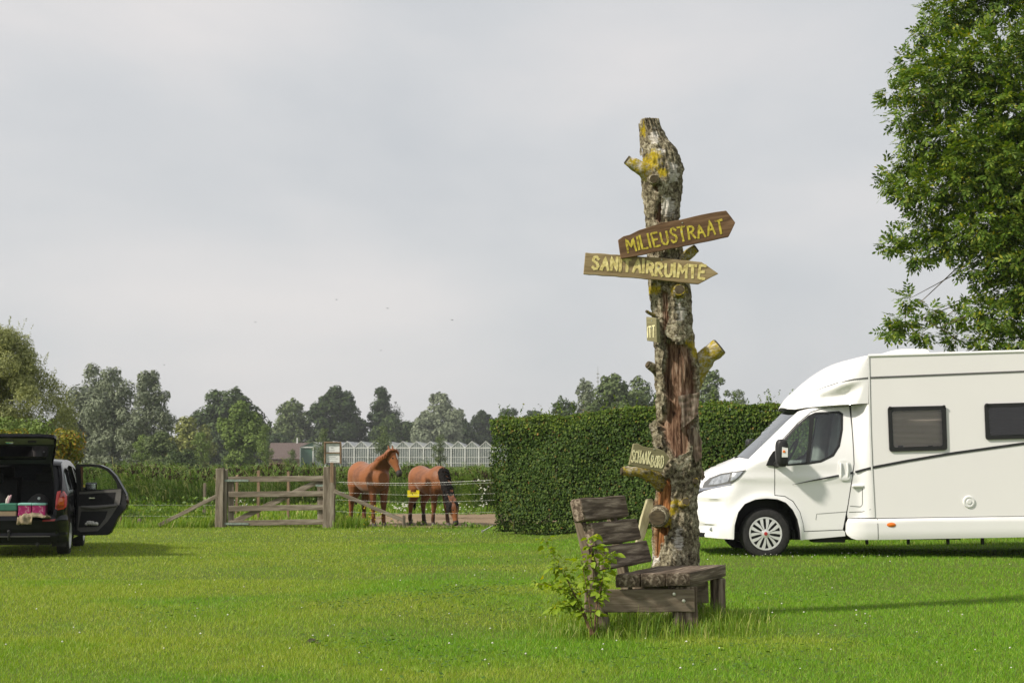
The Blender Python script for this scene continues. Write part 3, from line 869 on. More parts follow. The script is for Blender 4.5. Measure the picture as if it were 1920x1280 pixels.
tree('shrub', 'grey-green shrub left of the green shed before the brown roof', 'shrub', 549, 838, 27, 160, M['lf_mid'], 'mound', bottom=890, seed=50, k=18, n=1800, lump=.42, group='field shrubs')
tree('shrub', 'low dark shrub at the foot of the pale bushy tree', 'shrub', 345, 838, 70, 165, M['lf_oak'], 'mound', bottom=890, seed=51, k=20, n=2000, lump=.4, group='field shrubs')

# willow with narrow leaves at the left edge, shrub behind the car
def near_bush(name, label, cat, px, d, blobs, mat, n, size, asp, hang, stems, seed, fill=.45, up=.25):
    r = np.random.default_rng(seed)
    c = at(px, 862, d)
    root = empty(name, (c.x, d, 0), label, cat)
    mb = MB()
    for k in range(stems):
        b = blobs[r.integers(len(blobs))]
        e_ = Vector((b[0] + r.normal(0, .2), b[1] + r.normal(0, .2), b[2] + b[5] * .6))
        s0 = Vector((r.normal(0, .12), r.normal(0, .12), -.05))
        mb.tube([s0, s0.lerp(e_, .5) + Vector((r.normal(0, .1), 0, .15)), e_], [.05, .028, .006], 6)
    mb.build('stems', M['bark_tree'], root, smooth=60, local=True)['kind'] = 'stuff'
    V, Fc = clump_leaves(r, blobs, n, size, asp, up, hang, fill)
    bulk('foliage', V, Fc, mat, root)['kind'] = 'stuff'
    return root
r_ = np.random.default_rng(61)
bl = []
for k in range(150):
    f = r_.uniform(.0, 1)
    an = r_.uniform(0, 6.283)
    q = r_.uniform(.3, 1)
    prof = math.sin(math.pi * (f * .72 + .22)) ** .8
    bl.append((math.cos(an) * 2.25 * prof * q, math.sin(an) * 1.8 * prof * q, .3 + f * 4.6, .36, .36, .34))
wil = near_bush('willow', 'olive-green willow with narrow upright leaves at the left edge', 'tree', -14, 42, bl, M['lf_willow'], 84000, .125, .20, -.3, 16, 62)
# upright whips breaking the outline
mb_v, mb_f = [], []
for k in range(260):
    an = r_.uniform(0, 6.283); q = r_.uniform(.2, 1)
    f = r_.uniform(.35, 1)
    prof = math.sin(math.pi * (f * .72 + .22)) ** .8
    p = np.array((math.cos(an) * 2.3 * prof * q, math.sin(an) * 1.8 * prof * q, .4 + f * 4.4))
    d = np.array((math.cos(an) * .35 * q, math.sin(an) * .3, 1.0)) + r_.normal(0, .12, 3)
    L_ = r_.uniform(.35, .8)
    for j in range(26):
        c_ = p + d * L_ * j / 26
        t = d * .6 + r_.normal(0, .5, 3); t /= np.linalg.norm(t)
        s = np.cross(t, r_.normal(0, 1, 3)); s /= np.linalg.norm(s)
        i = len(mb_v)
        l = r_.uniform(.05, .10)
        mb_v += [c_, c_ + t * l * .5 + s * .011, c_ + t * l, c_ + t * l * .5 - s * .011]
        mb_f.append((i, i + 1, i + 2, i + 3))
bulk('whips', mb_v, mb_f, M['lf_willow'], wil)['kind'] = 'stuff'
bl = [(r_.uniform(-1.5, 1.05), r_.uniform(-.5, .5), z, .3, .3, .28) for z in np.repeat(np.linspace(.35, 2.0, 9), 6)]
bl = [(b[0] * (1.05 - .18 * max(0, b[2] - 1)), b[1], b[2], b[3], b[4], b[5]) for b in bl]
near_bush('orange_tipped_shrub', 'yellow-green shrub with orange leaf tips behind the black car', 'shrub', 62, 36, bl, M['lf_orange'], 20000, .08, .5, .1, 26, 63)
bl = [(r_.uniform(-1.6, 1.2), r_.uniform(-.6, .6), z, .35, .35, .32) for z in np.repeat(np.linspace(.3, 2.3, 8), 6)]
near_bush('green_shrub', 'green shrub under the willow behind the open tailgate', 'shrub', -6, 38.5, bl, M['lf_lime'], 18000, .095, .5, .1, 20, 64)

# ------------------------------------------------------------------ clipped hedge
HA = at(926, 862, 32.4); HB = at(1640, 862, 27.6)
hv = Vector((HB.x - HA.x, HB.y - HA.y, 0)); HL = hv.length; hv.normalize()
hn = Vector((hv.y, -hv.x, 0))           # towards the camera
hedge = empty('clipped_hedge', (HA.x, HA.y, 0), 'long clipped green hedge running behind the tree stump and motorhome nose', 'hedge')
HH, HD = 2.40, 1.1
def hz0(t): 
    p = HA + hv * t
    return gzf(p.x, p.y)
r_ = np.random.default_rng(71)
def hp(t, dep, z): 
    """hedge frame -> local; t along, dep into the hedge"""
    return np.outer(t, [hv.x, hv.y, 0]) - np.outer(dep, [hn.x, hn.y, 0]) + np.stack([np.zeros_like(z), np.zeros_like(z), z], 1)
def lump(t, z): return .075 * np.sin(t * 2.3 + 1.7 * np.sin(z * 1.9)) + .04 * np.sin(z * 4.1 + t * 3.7) + .03 * np.sin(t * 9 + z * 7)
parts = []
def hedge_face(n, kind, size=.052):
    if kind == 'front':
        t = r_.uniform(-.05, HL, n); z = HH * r_.uniform(.02, 1, n) ** .95
        inset = .22 * np.clip((.4 - z) / .4, 0, 1)
        dep = np.abs(r_.normal(0, .05, n)) + inset + lump(t, z) - .02
        nr = np.tile([hn.x, hn.y, .25], (n, 1))
    elif kind == 'top':
        t = r_.uniform(-.05, HL, n); dep = r_.uniform(0, HD, n); z = HH + .03 - np.abs(r_.normal(0, .05, n)) + .045 * np.sin(t * 1.7) + .03 * np.sin(t * 6.1 + dep * 4) + .05 * r_.uniform(0, 1, n) ** 6
        nr = np.tile([0, 0, 1.0], (n, 1))
    elif kind == 'crest':
        t = r_.uniform(-.05, HL, n); z = HH * (1 - .13 * r_.uniform(0, 1, n) ** 1.6); dep = np.abs(r_.normal(0, .04, n)) + lump(t, z) - .04
        nr = np.tile([hn.x, hn.y, .5], (n, 1))
    elif kind == 'end':
        dep = r_.uniform(0, HD, n); z = HH * r_.uniform(.02, 1, n); t = np.abs(r_.normal(0, .05, n)) + .08 * np.sin(z * 3.1 + dep * 2) - .06
        nr = np.tile([-hv.x, -hv.y, .2], (n, 1))
    else:
        t = r_.uniform(0, HL, n); z = HH * r_.uniform(.02, 1, n); dep = HD - np.abs(r_.normal(0, .05, n))
        nr = np.tile([-hn.x, -hn.y, .25], (n, 1))
    zz = z + np.array([hz0(q) for q in t])
    P = hp(t, dep, zz)
    nm = nr + r_.normal(0, .5, (n, 3)); nm /= np.linalg.norm(nm, axis=1)[:, None]
    ref = r_.normal(0, .7, (n, 3)); ref[:, 2] -= 1
    tt = ref - nm * (ref * nm).sum(1)[:, None]; tt /= np.linalg.norm(tt, axis=1)[:, None]
    ss = np.cross(nm, tt)
    L_ = size * r_.uniform(.6, 1.4, n); W_ = L_ * r_.uniform(.6, .85, n)
    V = np.stack([P - tt * L_[:, None] * .5, P - ss * W_[:, None] * .5 - tt * L_[:, None] * .05 - nm * L_[:, None] * .12, P + tt * L_[:, None] * .5, P + ss * W_[:, None] * .5 - nm * L_[:, None] * .12], 1).reshape(-1, 3)
    return V, np.arange(4 * n).reshape(n, 4)
V, Fc = merge([hedge_face(44000, 'front'), hedge_face(3500, 'end'), hedge_face(3500, 'back', .08)])
bulk('foliage', V, Fc, M['lf_hedge'], hedge)['kind'] = 'stuff'
M['lf_hedge_new'] = leafy('hedge_new_growth', [(0.0, (0.045, 0.085, 0.011)), (0.5, (0.095, 0.155, 0.02)), (0.94, (0.17, 0.23, 0.032)), (1.0, (0.28, 0.15, 0.04))], trans=0.25, rough=0.55, spec=0.15)
V, Fc = merge([hedge_face(10000, 'top'), hedge_face(3500, 'crest')])
bulk('new_growth', V, Fc, M['lf_hedge_new'], hedge)['kind'] = 'stuff'
tb = MB()
for k in range(46):
    t0, z0_ = r_.uniform(.1, HL), HH * r_.uniform(.05, .95)
    p0 = hp(np.array([t0]), np.array([.03 + float(lump(t0, z0_)) - .035]), np.array([z0_ + hz0(t0)]))[0]
    d0 = np.array((r_.normal(0, .06), r_.normal(0, .02), r_.uniform(.08, .3)))
    tb.tube([p0, p0 + d0 * .5 + r_.normal(0, .008, 3), p0 + d0], [.005, .004, .002], 5)
tb.build('bare_twigs', M['bark_ash'], hedge, local=True)['kind'] = 'stuff'
# sprigs escaping the cut
sv, sf = [], []
for k in range(60):
    t = r_.uniform(0, HL); dp = r_.uniform(0, .4)
    p = np.array(hp(np.array([t]), np.array([dp]), np.array([HH + hz0(t)])))[0]
    for j in range(r_.integers(4, 12)):
        p = p + np.array((r_.normal(0, .02), r_.normal(0, .02), .03))
        t_, b_, n_ = rand_frames(r_, 1)
        i = len(sv); s = r_.uniform(.02, .035)
        sv += [p - t_[0] * s, p - b_[0] * s * .6, p + t_[0] * s, p + b_[0] * s * .6]
        sf.append((i, i + 1, i + 2, i + 3))
bulk('sprigs', sv, sf, M['lf_hedge_new'], hedge)['kind'] = 'stuff'
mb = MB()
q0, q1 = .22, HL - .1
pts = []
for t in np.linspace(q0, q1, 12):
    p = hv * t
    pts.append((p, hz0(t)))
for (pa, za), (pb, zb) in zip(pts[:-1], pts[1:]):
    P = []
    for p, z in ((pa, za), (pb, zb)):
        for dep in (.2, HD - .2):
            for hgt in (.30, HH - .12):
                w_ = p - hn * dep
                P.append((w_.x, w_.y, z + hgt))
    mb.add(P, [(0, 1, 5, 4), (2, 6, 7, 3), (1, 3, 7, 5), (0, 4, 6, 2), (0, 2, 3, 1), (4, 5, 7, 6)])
mb.build('dark_core', M['core'], hedge, local=True)  # solid dark box filling the hedge behind its leaves
mb = MB()
for t in np.arange(.3, HL, .42):
    p = hv * t - hn * (HD * .35)
    mb.tube([(p.x, p.y, hz0(t) - .05), (p.x + r_.normal(0, .05), p.y, hz0(t) + .5)], [.03, .02], 6)
mb.build('stems', M['bark_tree'], hedge, local=True)['kind'] = 'stuff'

# ------------------------------------------------------------------ ash tree over the motorhome
AY = 27.0
ash_c = at(2170, 862, AY)
ash = empty('ash_tree', (ash_c.x, AY, gzf(ash_c.x, AY)), 'big leafy ash tree overhanging the motorhome at the right edge', 'tree')
r_ = np.random.default_rng(81)
# boughs: place in the frame, depth, spread in px
boughs = [(1900, -60, 27, 120), (1800, 15, 27.4, 70), (1745, 55, 26.6, 42), (1705, 120, 27, 46), (1668, 178, 26.8, 34), (1700, 215, 26.3, 50), (1770, 150, 26.2, 80), (1850, 120, 26, 90), (1900, 210, 25.8, 95),
          (1760, 260, 26.4, 70), (1705, 300, 26.8, 40), (1672, 318, 27, 28), (1668, 345, 26.6, 24), (1700, 360, 26.4, 44), (1760, 350, 26.2, 70), (1840, 300, 25.8, 90), (1910, 330, 25.6, 90), (1740, 420, 26.4, 52),
          (1690, 445, 26.8, 34), (1672, 460, 26.6, 20), (1722, 475, 26.5, 36), (1780, 450, 26.2, 60), (1850, 420, 25.9, 80), (1910, 450, 25.7, 80), (1840, 500, 26.2, 52), (1905, 530, 25.9, 64), (1880, 590, 26, 58),
          (1835, 580, 26.3, 40), (1790, 592, 26.5, 30), (1745, 585, 26.6, 28), (1705, 560, 26.8, 22), (1690, 600, 26.6, 34), (1672, 620, 26.5, 22), (1730, 622, 26.4, 34), (1790, 630, 26.4, 34), (1850, 640, 26.2, 46),
          (1915, 640, 25.8, 56), (1960, 560, 25.8, 80), (1970, 420, 25.6, 90), (1980, 250, 25.6, 100), (1990, 90, 26, 110), (1960, 660, 26.4, 60)]
for k in range(34):
    an = r_.uniform(-1.9, 1.9); 
    boughs.append((2200 + 330 * r_.uniform(-.6, 1) , r_.uniform(-260, 620), AY + r_.uniform(-4, 4.5), r_.uniform(80, 120)))
LV, LF, KV = [], [], MB()
nleaf = 0
trunk_top = Vector((0, 0, 6.0))
for bi, (px, py, dd, sp) in enumerate(boughs):
    if sp < 65: sp = max(10, sp - 15)
    c = at(px, py, dd) - ash.location
    rad = sp / (F / dd)
    vis = bi < 42
    n = int(((60 if sp < 50 else 76) if vis else 9) * (rad / .30) ** 2) + 22
    # bough wood
    st = Vector((r_.normal(0, .12), r_.normal(0, .12), r_.uniform(2.6, 7.5)))
    mid = st.lerp(c, .55) + Vector((0, 0, .45))
    KV.tube([st, mid, c], [.07, .016, .005], 6)
    d = r_.normal(0, 1, (n, 3)); d /= np.linalg.norm(d, axis=1)[:, None]
    p = np.array(c) + d * rad * r_.uniform(.2, 1.05, (n, 1)) * np.array((1, 1, .8))
    out_ = d * .8 + r_.normal(0, .45, (n, 3)) + np.array((0, 0, -.28)); out_ /= np.linalg.norm(out_, axis=1)[:, None]
    up = np.array((0, 0, 1.0)) + r_.normal(0, .5, (n, 3))
    side = np.cross(out_, up); side /= np.linalg.norm(side, axis=1)[:, None] + 1e-9
    nrm = np.cross(side, out_)
    RL = r_.uniform(.16, .27, (n, 1))
    for j in range(5):                                # pairs of leaflets along the stalk, one at the end
        f = .3 + .7 * j / 4
        q = p + out_ * RL * f - nrm * (.10 * RL * f * f)
        for sgn in ((-1, 1) if j < 4 else (0,)):
            dl = out_ * (.55 if sgn else 1) + side * sgn * .8 - nrm * .12 + r_.normal(0, .1, (n, 3))
            dl /= np.linalg.norm(dl, axis=1)[:, None]
            ll = r_.uniform(.075, .115, (n, 1))
            wv = np.cross(nrm, dl) * ll * .21
            LV.append(np.stack([q, q + dl * ll * .5 + wv, q + dl * ll, q + dl * ll * .5 - wv], 1).reshape(-1, 3))
LV = np.concatenate(LV)
LF = np.arange(len(LV)).reshape(-1, 4)
bulk('crown', LV, LF, M['lf_ash'], ash)['kind'] = 'stuff'
KV.tube([(0, 0, -.1), (.05, 0, 1.2), (-.05, .05, 3.5), (0, 0, 6.5), (.1, 0, 9.5)], [.36, .28, .24, .17, .05], 12)
KV.build('trunk', M['bark_ash'], ash, smooth=60, local=True)
# bare dead twigs showing in the crown
tw = MB()
for (x0, y0, x1, y1) in ((1700, 165, 1765, 205), (1725, 190, 1765, 200), (1740, 155, 1770, 190), (1860, 140, 1900, 165), (1845, 325, 1890, 350), (1708, 215, 1765, 205), (1770, 610, 1840, 585), (1735, 600, 1800, 640)):
    a = at(x0, y0, 25.9) - ash.location; b = at(x1, y1, 26.3) - ash.location
    tw.tube([a, a.lerp(b, .5) + Vector((0, 0, .02)), b], [.006, .011, .014], 5)
tw.build('bare_twigs', M['bark_ash'], ash, local=True)['kind'] = 'stuff'
# ------------------------------------------------------------------ timber helper
def parent_loc(parent):
    o = Vector((0, 0, 0)); p = parent
    while p is not None:
        o += Vector(p.location); p = p.parent
    return o
def plank(name, p0, p1, w, t, mat, parent=None, up=(0, 0, 1), bevel=.006, rough=.004, segs=6, seed=None):
    """board from p0 to p1 (world); w across 'up', t thick; its own frame so that the grain runs along it"""
    p0, p1 = Vector(p0), Vector(p1)
    ex = (p1 - p0); L_ = ex.length; ex.normalize()
    ez = Vector(up); ez = (ez - ex * ez.dot(ex)).normalized()
    ey = ez.cross(ex)
    r = random.Random(seed if seed is not None else hash((round(p0.x, 3), round(p1.z, 3), round(w, 3))) & 0xffff)
    V, Fc = [], []
    for i in range(segs + 1):
        x = -L_ / 2 + L_ * i / segs
        for (sy, sz) in ((-1, -1), (1, -1), (1, 1), (-1, 1)):
            j = lambda: r.uniform(-rough, rough)
            V.append((x + (j() if 0 < i < segs else j() * 2), sy * t / 2 + j(), sz * w / 2 + j()))
    for i in range(segs):
        for k in range(4):
            Fc.append((4 * i + k, 4 * i + (k + 1) % 4, 4 * i + 4 + (k + 1) % 4, 4 * i + 4 + k))
    Fc += [(3, 2, 1, 0), tuple(4 * segs + k for k in range(4))]
    mb = MB().add(V, Fc)
    me = mb.mesh(name, None, True, 40, bevel)
    c = (p0 + p1) / 2 - parent_loc(parent)
    mw = Matrix.Translation(c) @ Matrix((ex, ey, ez)).transposed().to_4x4()
    return link(name, me, parent, mat, mw)

# ------------------------------------------------------------------ the dead birch trunk that carries the signs
TY = 15.35
prof = [(222, 1204, 1232), (228, 1202, 1234), (245, 1203, 1241), (260, 1203, 1249), (275, 1204, 1262), (290, 1206, 1271), (305, 1206, 1276), (320, 1204, 1280), (335, 1203, 1279), (350, 1204, 1277), (380, 1208, 1275), (420, 1213, 1272), (470, 1213, 1278), (500, 1215, 1286),
        (540, 1217, 1292), (580, 1222, 1296), (620, 1228, 1298), (650, 1229, 1300), (680, 1228, 1309), (710, 1229, 1311), (740, 1232, 1310), (770, 1232, 1309), (800, 1230, 1311), (840, 1230, 1313), (880, 1228, 1314), (920, 1228, 1309),
        (960, 1225, 1308), (1000, 1223, 1308), (1055, 1221, 1309), (1100, 1217, 1311), (1130, 1211, 1316), (1162, 1200, 1326)]
pl = at(1262, 1154, TY)
stump = empty('birch_trunk_signpost', (pl.x, TY, 0), 'tall dead birch trunk with peeling bark carrying the wooden direction signs', 'tree trunk')
py_ = np.array([p[0] for p in prof], float)
xl_ = np.array([p[1] for p in prof], float); xr_ = np.array([p[2] for p in prof], float)
heart_polys = [
    [(1246, 648), (1268, 640), (1292, 652), (1303, 690), (1306, 720), (1305, 770), (1300, 800), (1296, 830), (1286, 848), (1262, 866), (1253, 845), (1238, 822), (1232, 795), (1241, 772), (1243, 740), (1239, 705), (1244, 675)],
    [(1226, 920), (1238, 894), (1252, 898), (1258, 930), (1250, 960), (1222, 966)],
    [(1222, 985), (1252, 985), (1240, 1010), (1228, 1042), (1220, 1044)],
    [(1236, 548), (1246, 548), (1249, 600), (1246, 652), (1238, 640)],
    [(1228, 385), (1236, 385), (1236, 418), (1226, 420)],
    [(1224, 352), (1230, 352), (1231, 362), (1225, 363)]]
def inside(p, poly):
    c = False; j = len(poly) - 1
    for i in range(len(poly)):
        xi, yi = poly[i]; xj, yj = poly[j]
        if (yi > p[1]) != (yj > p[1]) and p[0] < (xj - xi) * (p[1] - yi) / (yj - yi) + xi: c = not c
        j = i
    return c
def near_px(p, lst):
    return max(math.exp(-(((p[0] - x) / sx) ** 2 + ((p[1] - y) / sy) ** 2)) for x, y, sx, sy in lst)
lichen_px = [(1212, 310, 30, 18), (1224, 298, 16, 18), (1206, 245, 4, 18), (1225, 545, 16, 12), (1270, 548, 20, 16), (1292, 660, 20, 30), (1216, 885, 14, 12), (1256, 955, 16, 12), (1248, 975, 10, 22), (1262, 940, 12, 8), (1240, 330, 14, 10)]
white_px = [(1226, 262, 9, 16), (1233, 290, 12, 8), (1258, 330, 10, 20), (1250, 395, 16, 20), (1268, 560, 9, 16), (1275, 590, 12, 16), (1233, 900, 7, 12), (1225, 1045, 8, 14), (1268, 1010, 10, 22)]
rows, seg = 330, 132
tv, tf, th, tl, tw_ = [], [], [], [], []
for i in range(rows + 1):
    py = 1162 + (224 - 1162) * i / rows
    xl = np.interp(py, py_, xl_); xr = np.interp(py, py_, xr_)
    A, B = at(xl, py, TY), at(xr, py, TY)
    cx, rad, z = (A.x + B.x) / 2, (B.x - A.x) / 2, A.z
    for k in range(seg):
        an = 2 * math.pi * k / seg
        ca, sa = math.cos(an), math.sin(an)
        pxx = (xl + xr) / 2 + (xr - xl) / 2 * ca
        nx = mnoise.noise(Vector((ca * 1.8, sa * 1.8, z * 2.2))) * 6
        nx2 = mnoise.noise(Vector((ca * 7 + 9, sa * 7, z * 9))) * 5
        q = (pxx + nx * .5 + nx2 * .7, py + nx2 * 1.2)
        h = 1.0 if sa < .25 and any(inside(q, pg) for pg in heart_polys) else 0.0
        back = .5 + .5 * mnoise.noise(Vector((ca * 1.3 + 5, sa * 1.3, z * .9)))
        if sa > .25 and back > .68: h = 1.0
        v1 = mnoise.fractal(Vector((ca * 3.2, sa * 3.2, z * 3.2)), .8, 2.1, 4)
        v2 = mnoise.fractal(Vector((ca * 10, sa * 10, z * 11)), .8, 2.1, 3)
        vor = mnoise.voronoi(Vector((ca * 5.5, sa * 5.5, z * 8)))[0]
        plate = vor[1] - vor[0]
        bark = .024 * v1 + .013 * v2 + .026 * min(plate, .45)
        wood = -.050 + .010 * mnoise.noise(Vector((ca * 9, sa * 9, z * 1.6))) + .006 * mnoise.noise(Vector((ca * 22, sa * 22, z * 3)))
        rr = rad * .97 + (wood if h else bark)
        rr = max(rr, .02)
        tv.append((cx + rr * ca - pl.x, rr * sa * .96, z))
        th.append(h)
        lc = near_px((pxx, py), lichen_px) if sa < .5 else .25 * max(0, mnoise.noise(Vector((ca * 2, sa * 2, z * 2))))
        tl.append(lc * (1 - h))
        wc = near_px((pxx, py), white_px) if sa < .5 else .4 * max(0, v1)
        tw_.append(wc * (1 - h))
for i in range(rows):
    for k in range(seg):
        k2 = (k + 1) % seg
        tf.append((i * seg + k, i * seg + k2, (i + 1) * seg + k2, (i + 1) * seg + k))
me = bpy.data.meshes.new('trunk')
ctop = np.mean(np.array(tv[-seg:]), 0)
tv.append(tuple(ctop)); th.append(1.0); tl.append(0.0); tw_.append(0.0)
tip = len(tv) - 1
tf += [(rows * seg + k, rows * seg + (k + 1) % seg, tip) for k in range(seg)]
me.from_pydata(tv, [], tf)
for nm, dat in (('heartwood', th), ('lichen', tl), ('white_bark', tw_)):
    at_ = me.attributes.new(nm, 'FLOAT', 'POINT')
    at_.data.foreach_set('value', np.array(dat, np.float32))
me.polygons.foreach_set('use_smooth', [True] * len(me.polygons))
def birch_material(attrs=True, lich=0.0, white=0.0):
    m, N, L = new_mat('birch_bark' if attrs else 'birch_stub_bark')
    out = N.new('ShaderNodeOutputMaterial')
    p = N.new('ShaderNodeBsdfPrincipled'); p.inputs['Roughness'].default_value = .9; p.inputs['Specular IOR Level'].default_value = .2
    tc = N.new('ShaderNodeTexCoord')
    def noise_(sc, st=(1, 1, 1), det=6, rg=.6, dist=0):
        mp = N.new('ShaderNodeMapping'); mp.inputs['Scale'].default_value = st
        L.new(tc.outputs['Object'], mp.inputs[0])
        n = N.new('ShaderNodeTexNoise'); n.inputs['Scale'].default_value = sc; n.inputs['Detail'].default_value = det; n.inputs['Roughness'].default_value = rg; n.inputs['Distortion'].default_value = dist
        L.new(mp.outputs[0], n.inputs['Vector'])
        return n.outputs['Fac']
    def mix(f, a, b):
        x = N.new('ShaderNodeMix'); x.data_type = 'RGBA'
        if isinstance(f, float): x.inputs[0].default_value = f
        else: L.new(f, x.inputs[0])
        L.new(a, x.inputs[6]); L.new(b, x.inputs[7])
        return x.outputs[2]
    def rp(f, st):
        r = ramp(N, st); L.new(f, r.inputs[0]); return r.outputs[0]
    def mth(op, a, b):
        x = N.new('ShaderNodeMath'); x.operation = op; x.use_clamp = True
        for i, q in enumerate((a, b)):
            if isinstance(q, float): x.inputs[i].default_value = q
            else: L.new(q, x.inputs[i])
        return x.outputs[0]
    fine = noise_(26, (1, 1, 1), 8, .72, .3)
    coarse = noise_(5, (1, 1, .8), 4)
    barkc = rp(fine, [(.36, (.024, .019, .013)), (.45, (.15, .125, .08)), (.54, (.36, .32, .22)), (.66, (.62, .58, .46))])
    bark2 = rp(fine, [(.37, (.020, .016, .011)), (.49, (.11, .09, .056)), (.60, (.27, .235, .15)), (.72, (.52, .48, .37))])
    bark = mix(rp(coarse, [(.42, (0, 0, 0)), (.6, (1, 1, 1))]), barkc, bark2)
    if attrs:
        def att(nm):
            a = N.new('ShaderNodeAttribute'); a.attribute_name = nm; return a.outputs['Fac']
        hw, lc, wh = att('heartwood'), att('lichen'), att('white_bark')
    else:
        hw, lc, wh = 0.0, lich, white
    # pale birch skin
    wf = noise_(11, (1, 1, 2.6), 6, .65, .6)
    whc = rp(noise_(14, (1, 1, 5), 6), [(.32, (.10, .085, .065)), (.46, (.50, .46, .40)), (.7, (.74, .71, .65))])
    wm = mth('MULTIPLY', mth('SUBTRACT', mth('ADD', wf, mth('MULTIPLY', wh, .42)), .66), 9.0)
    bark = mix(wm, bark, whc)
    # yellow lichen
    lf_ = noise_(24, (1, 1, 1), 8, .75)
    lcol = rp(noise_(34), [(.3, (.16, .12, .012)), (.5, (.36, .27, .015)), (.75, (.52, .42, .04))])
    lm = mth('MULTIPLY', mth('SUBTRACT', mth('ADD', lf_, mth('MULTIPLY', lc, .46)), .71), 6.0)
    bark = mix(lm, bark, lcol)
    if attrs:
        wg = noise_(8, (2.6, 2.6, .34), 8, .72, .9)
        woodc = rp(wg, [(.36, (.020, .010, .006)), (.45, (.10, .050, .029)), (.54, (.25, .155, .10)), (.66, (.50, .39, .30))])
        # lower scars are orange where the wood is fresher
        sx = N.new('ShaderNodeSeparateXYZ'); L.new(tc.outputs['Object'], sx.inputs[0])
        low = N.new('ShaderNodeMapRange'); low.inputs['From Min'].default_value = 1.55; low.inputs['From Max'].default_value = 1.35; low.clamp = True
        L.new(sx.outputs['Z'], low.inputs['Value'])
        fresh = rp(wg, [(.30, (.04, .014, .006)), (.46, (.19, .072, .022)), (.58, (.36, .165, .06)), (.74, (.55, .34, .16))])
        wood = mix(low.outputs[0], woodc, fresh)
        col = mix(hw, bark, wood)
        hgt = mix(hw, fine, wg)
    else:
        col, hgt = bark, fine
    L.new(col, p.inputs['Base Color'])
    b = N.new('ShaderNodeBump'); b.inputs['Distance'].default_value = .018; b.inputs['Strength'].default_value = .9
    L.new(hgt, b.inputs['Height']); L.new(b.outputs[0], p.inputs['Normal'])
    L.new(p.outputs[0], out.inputs[0])
    return m
M['birch'] = birch_material()
M['birch_lichen'] = birch_material(False, .62, .3)
M['birch_plain'] = birch_material(False, .2, .12)
M['birch_white'] = birch_material(False, .70, .85)
M['cut_wood'] = surf('cut_branch_end', [(.3, (.035, .026, .013)), (.7, (.105, .08, .042))], scale=14, stretch=(1, 1, 3), rough=.9, bump=.004)
M['split_wood'] = surf('split_wood', [(.34, (.045, .028, .018)), (.5, (.17, .115, .08)), (.68, (.42, .34, .27))], scale=9, stretch=(3.5, 3.5, .35), rough=.85, bump=.006, detail=8)
link('trunk', me, stump, M['birch'])
def stub(pts, rad, mat, label=None, n=16):
    """cut-off branch: rough tube with a cut face"""
    P = [at(px, py, TY + dy) - stump.location for px, py, dy in pts]
    mb = MB(); Q, Rr = [], []
    for i in range(len(P) - 1):
        for k in range(5):
            f = k / 5; Q.append(P[i].lerp(P[i + 1], f)); Rr.append(rad[i] + (rad[i + 1] - rad[i]) * f)
    Q.append(P[-1]); Rr.append(rad[-1])
    mb.tube(Q, Rr, n)
    mb.v = [tuple(Vector(v) + Vector((mnoise.noise(Vector(v) * 14), mnoise.noise(Vector(v) * 14 + Vector((7, 0, 0))), mnoise.noise(Vector(v) * 14 + Vector((0, 9, 0))))) * .016) for v in mb.v]
    o = mb.build('branch_stub', mat, stump, smooth=60, local=True)
    if label: o['label'] = label
    ax = (Q[-1] - Q[-2]).normalized()
    d = MB(); d.tube([Q[-1] - ax * .004, Q[-1] + ax * .010], [Rr[-1] * .93, Rr[-1] * .86], n)
    d.build('cut_face', M['cut_wood'], o, local=True)
    return o
stub([(1228, 335, -.02), (1205, 318, -.10), (1183, 305, -.12), (1176, 300, -.12)], [.11, .075, .058, .052], M['birch_white'], 'left branch stub with yellow lichen near the top')
stub([(1280, 735, .20), (1300, 698, .10), (1328, 667, .0), (1349, 650, -.03)], [.15, .13, .09, .095], M['birch_white'], 'thick right branch stub with yellow lichen')
stub([(1275, 490, -.05), (1292, 475, -.12), (1305, 466, -.14)], [.07, .05, .045], M['birch_white'], 'small right branch stub between the signs')
stub([(1240, 905, -.02), (1220, 890, -.16), (1195, 884, -.2), (1166, 883, -.22)], [.09, .065, .05, .042], M['birch_lichen'], 'left branch stub with yellow lichen under the lowest sign')
stub([(1238, 968, -.05), (1236, 969, -.22), (1233, 970, -.34)], [.12, .09, .085], M['birch_plain'], 'short branch stub cut off facing forward')
stub([(1240, 700, -.05), (1226, 690, -.10), (1215, 683, -.13)], [.06, .042, .038], M['birch_plain'], 'small left knob beside the bare wood')
stub([(1272, 550, -.15), (1274, 543, -.27)], [.07, .052], M['birch_lichen'], 'round knob with lichen below the second sign')
stub([(1280, 945, -.18), (1286, 940, -.27)], [.05, .038], M['birch_lichen'])
stub([(1298, 905, -.10), (1304, 902, -.18)], [.045, .03], M['birch_lichen'])
stub([(1225, 590, -.08), (1213, 584, -.16)], [.022, .016], M['birch_lichen'])
stub([(1226, 338, -.12), (1226, 336, -.27)], [.06, .045], M['birch_plain'])
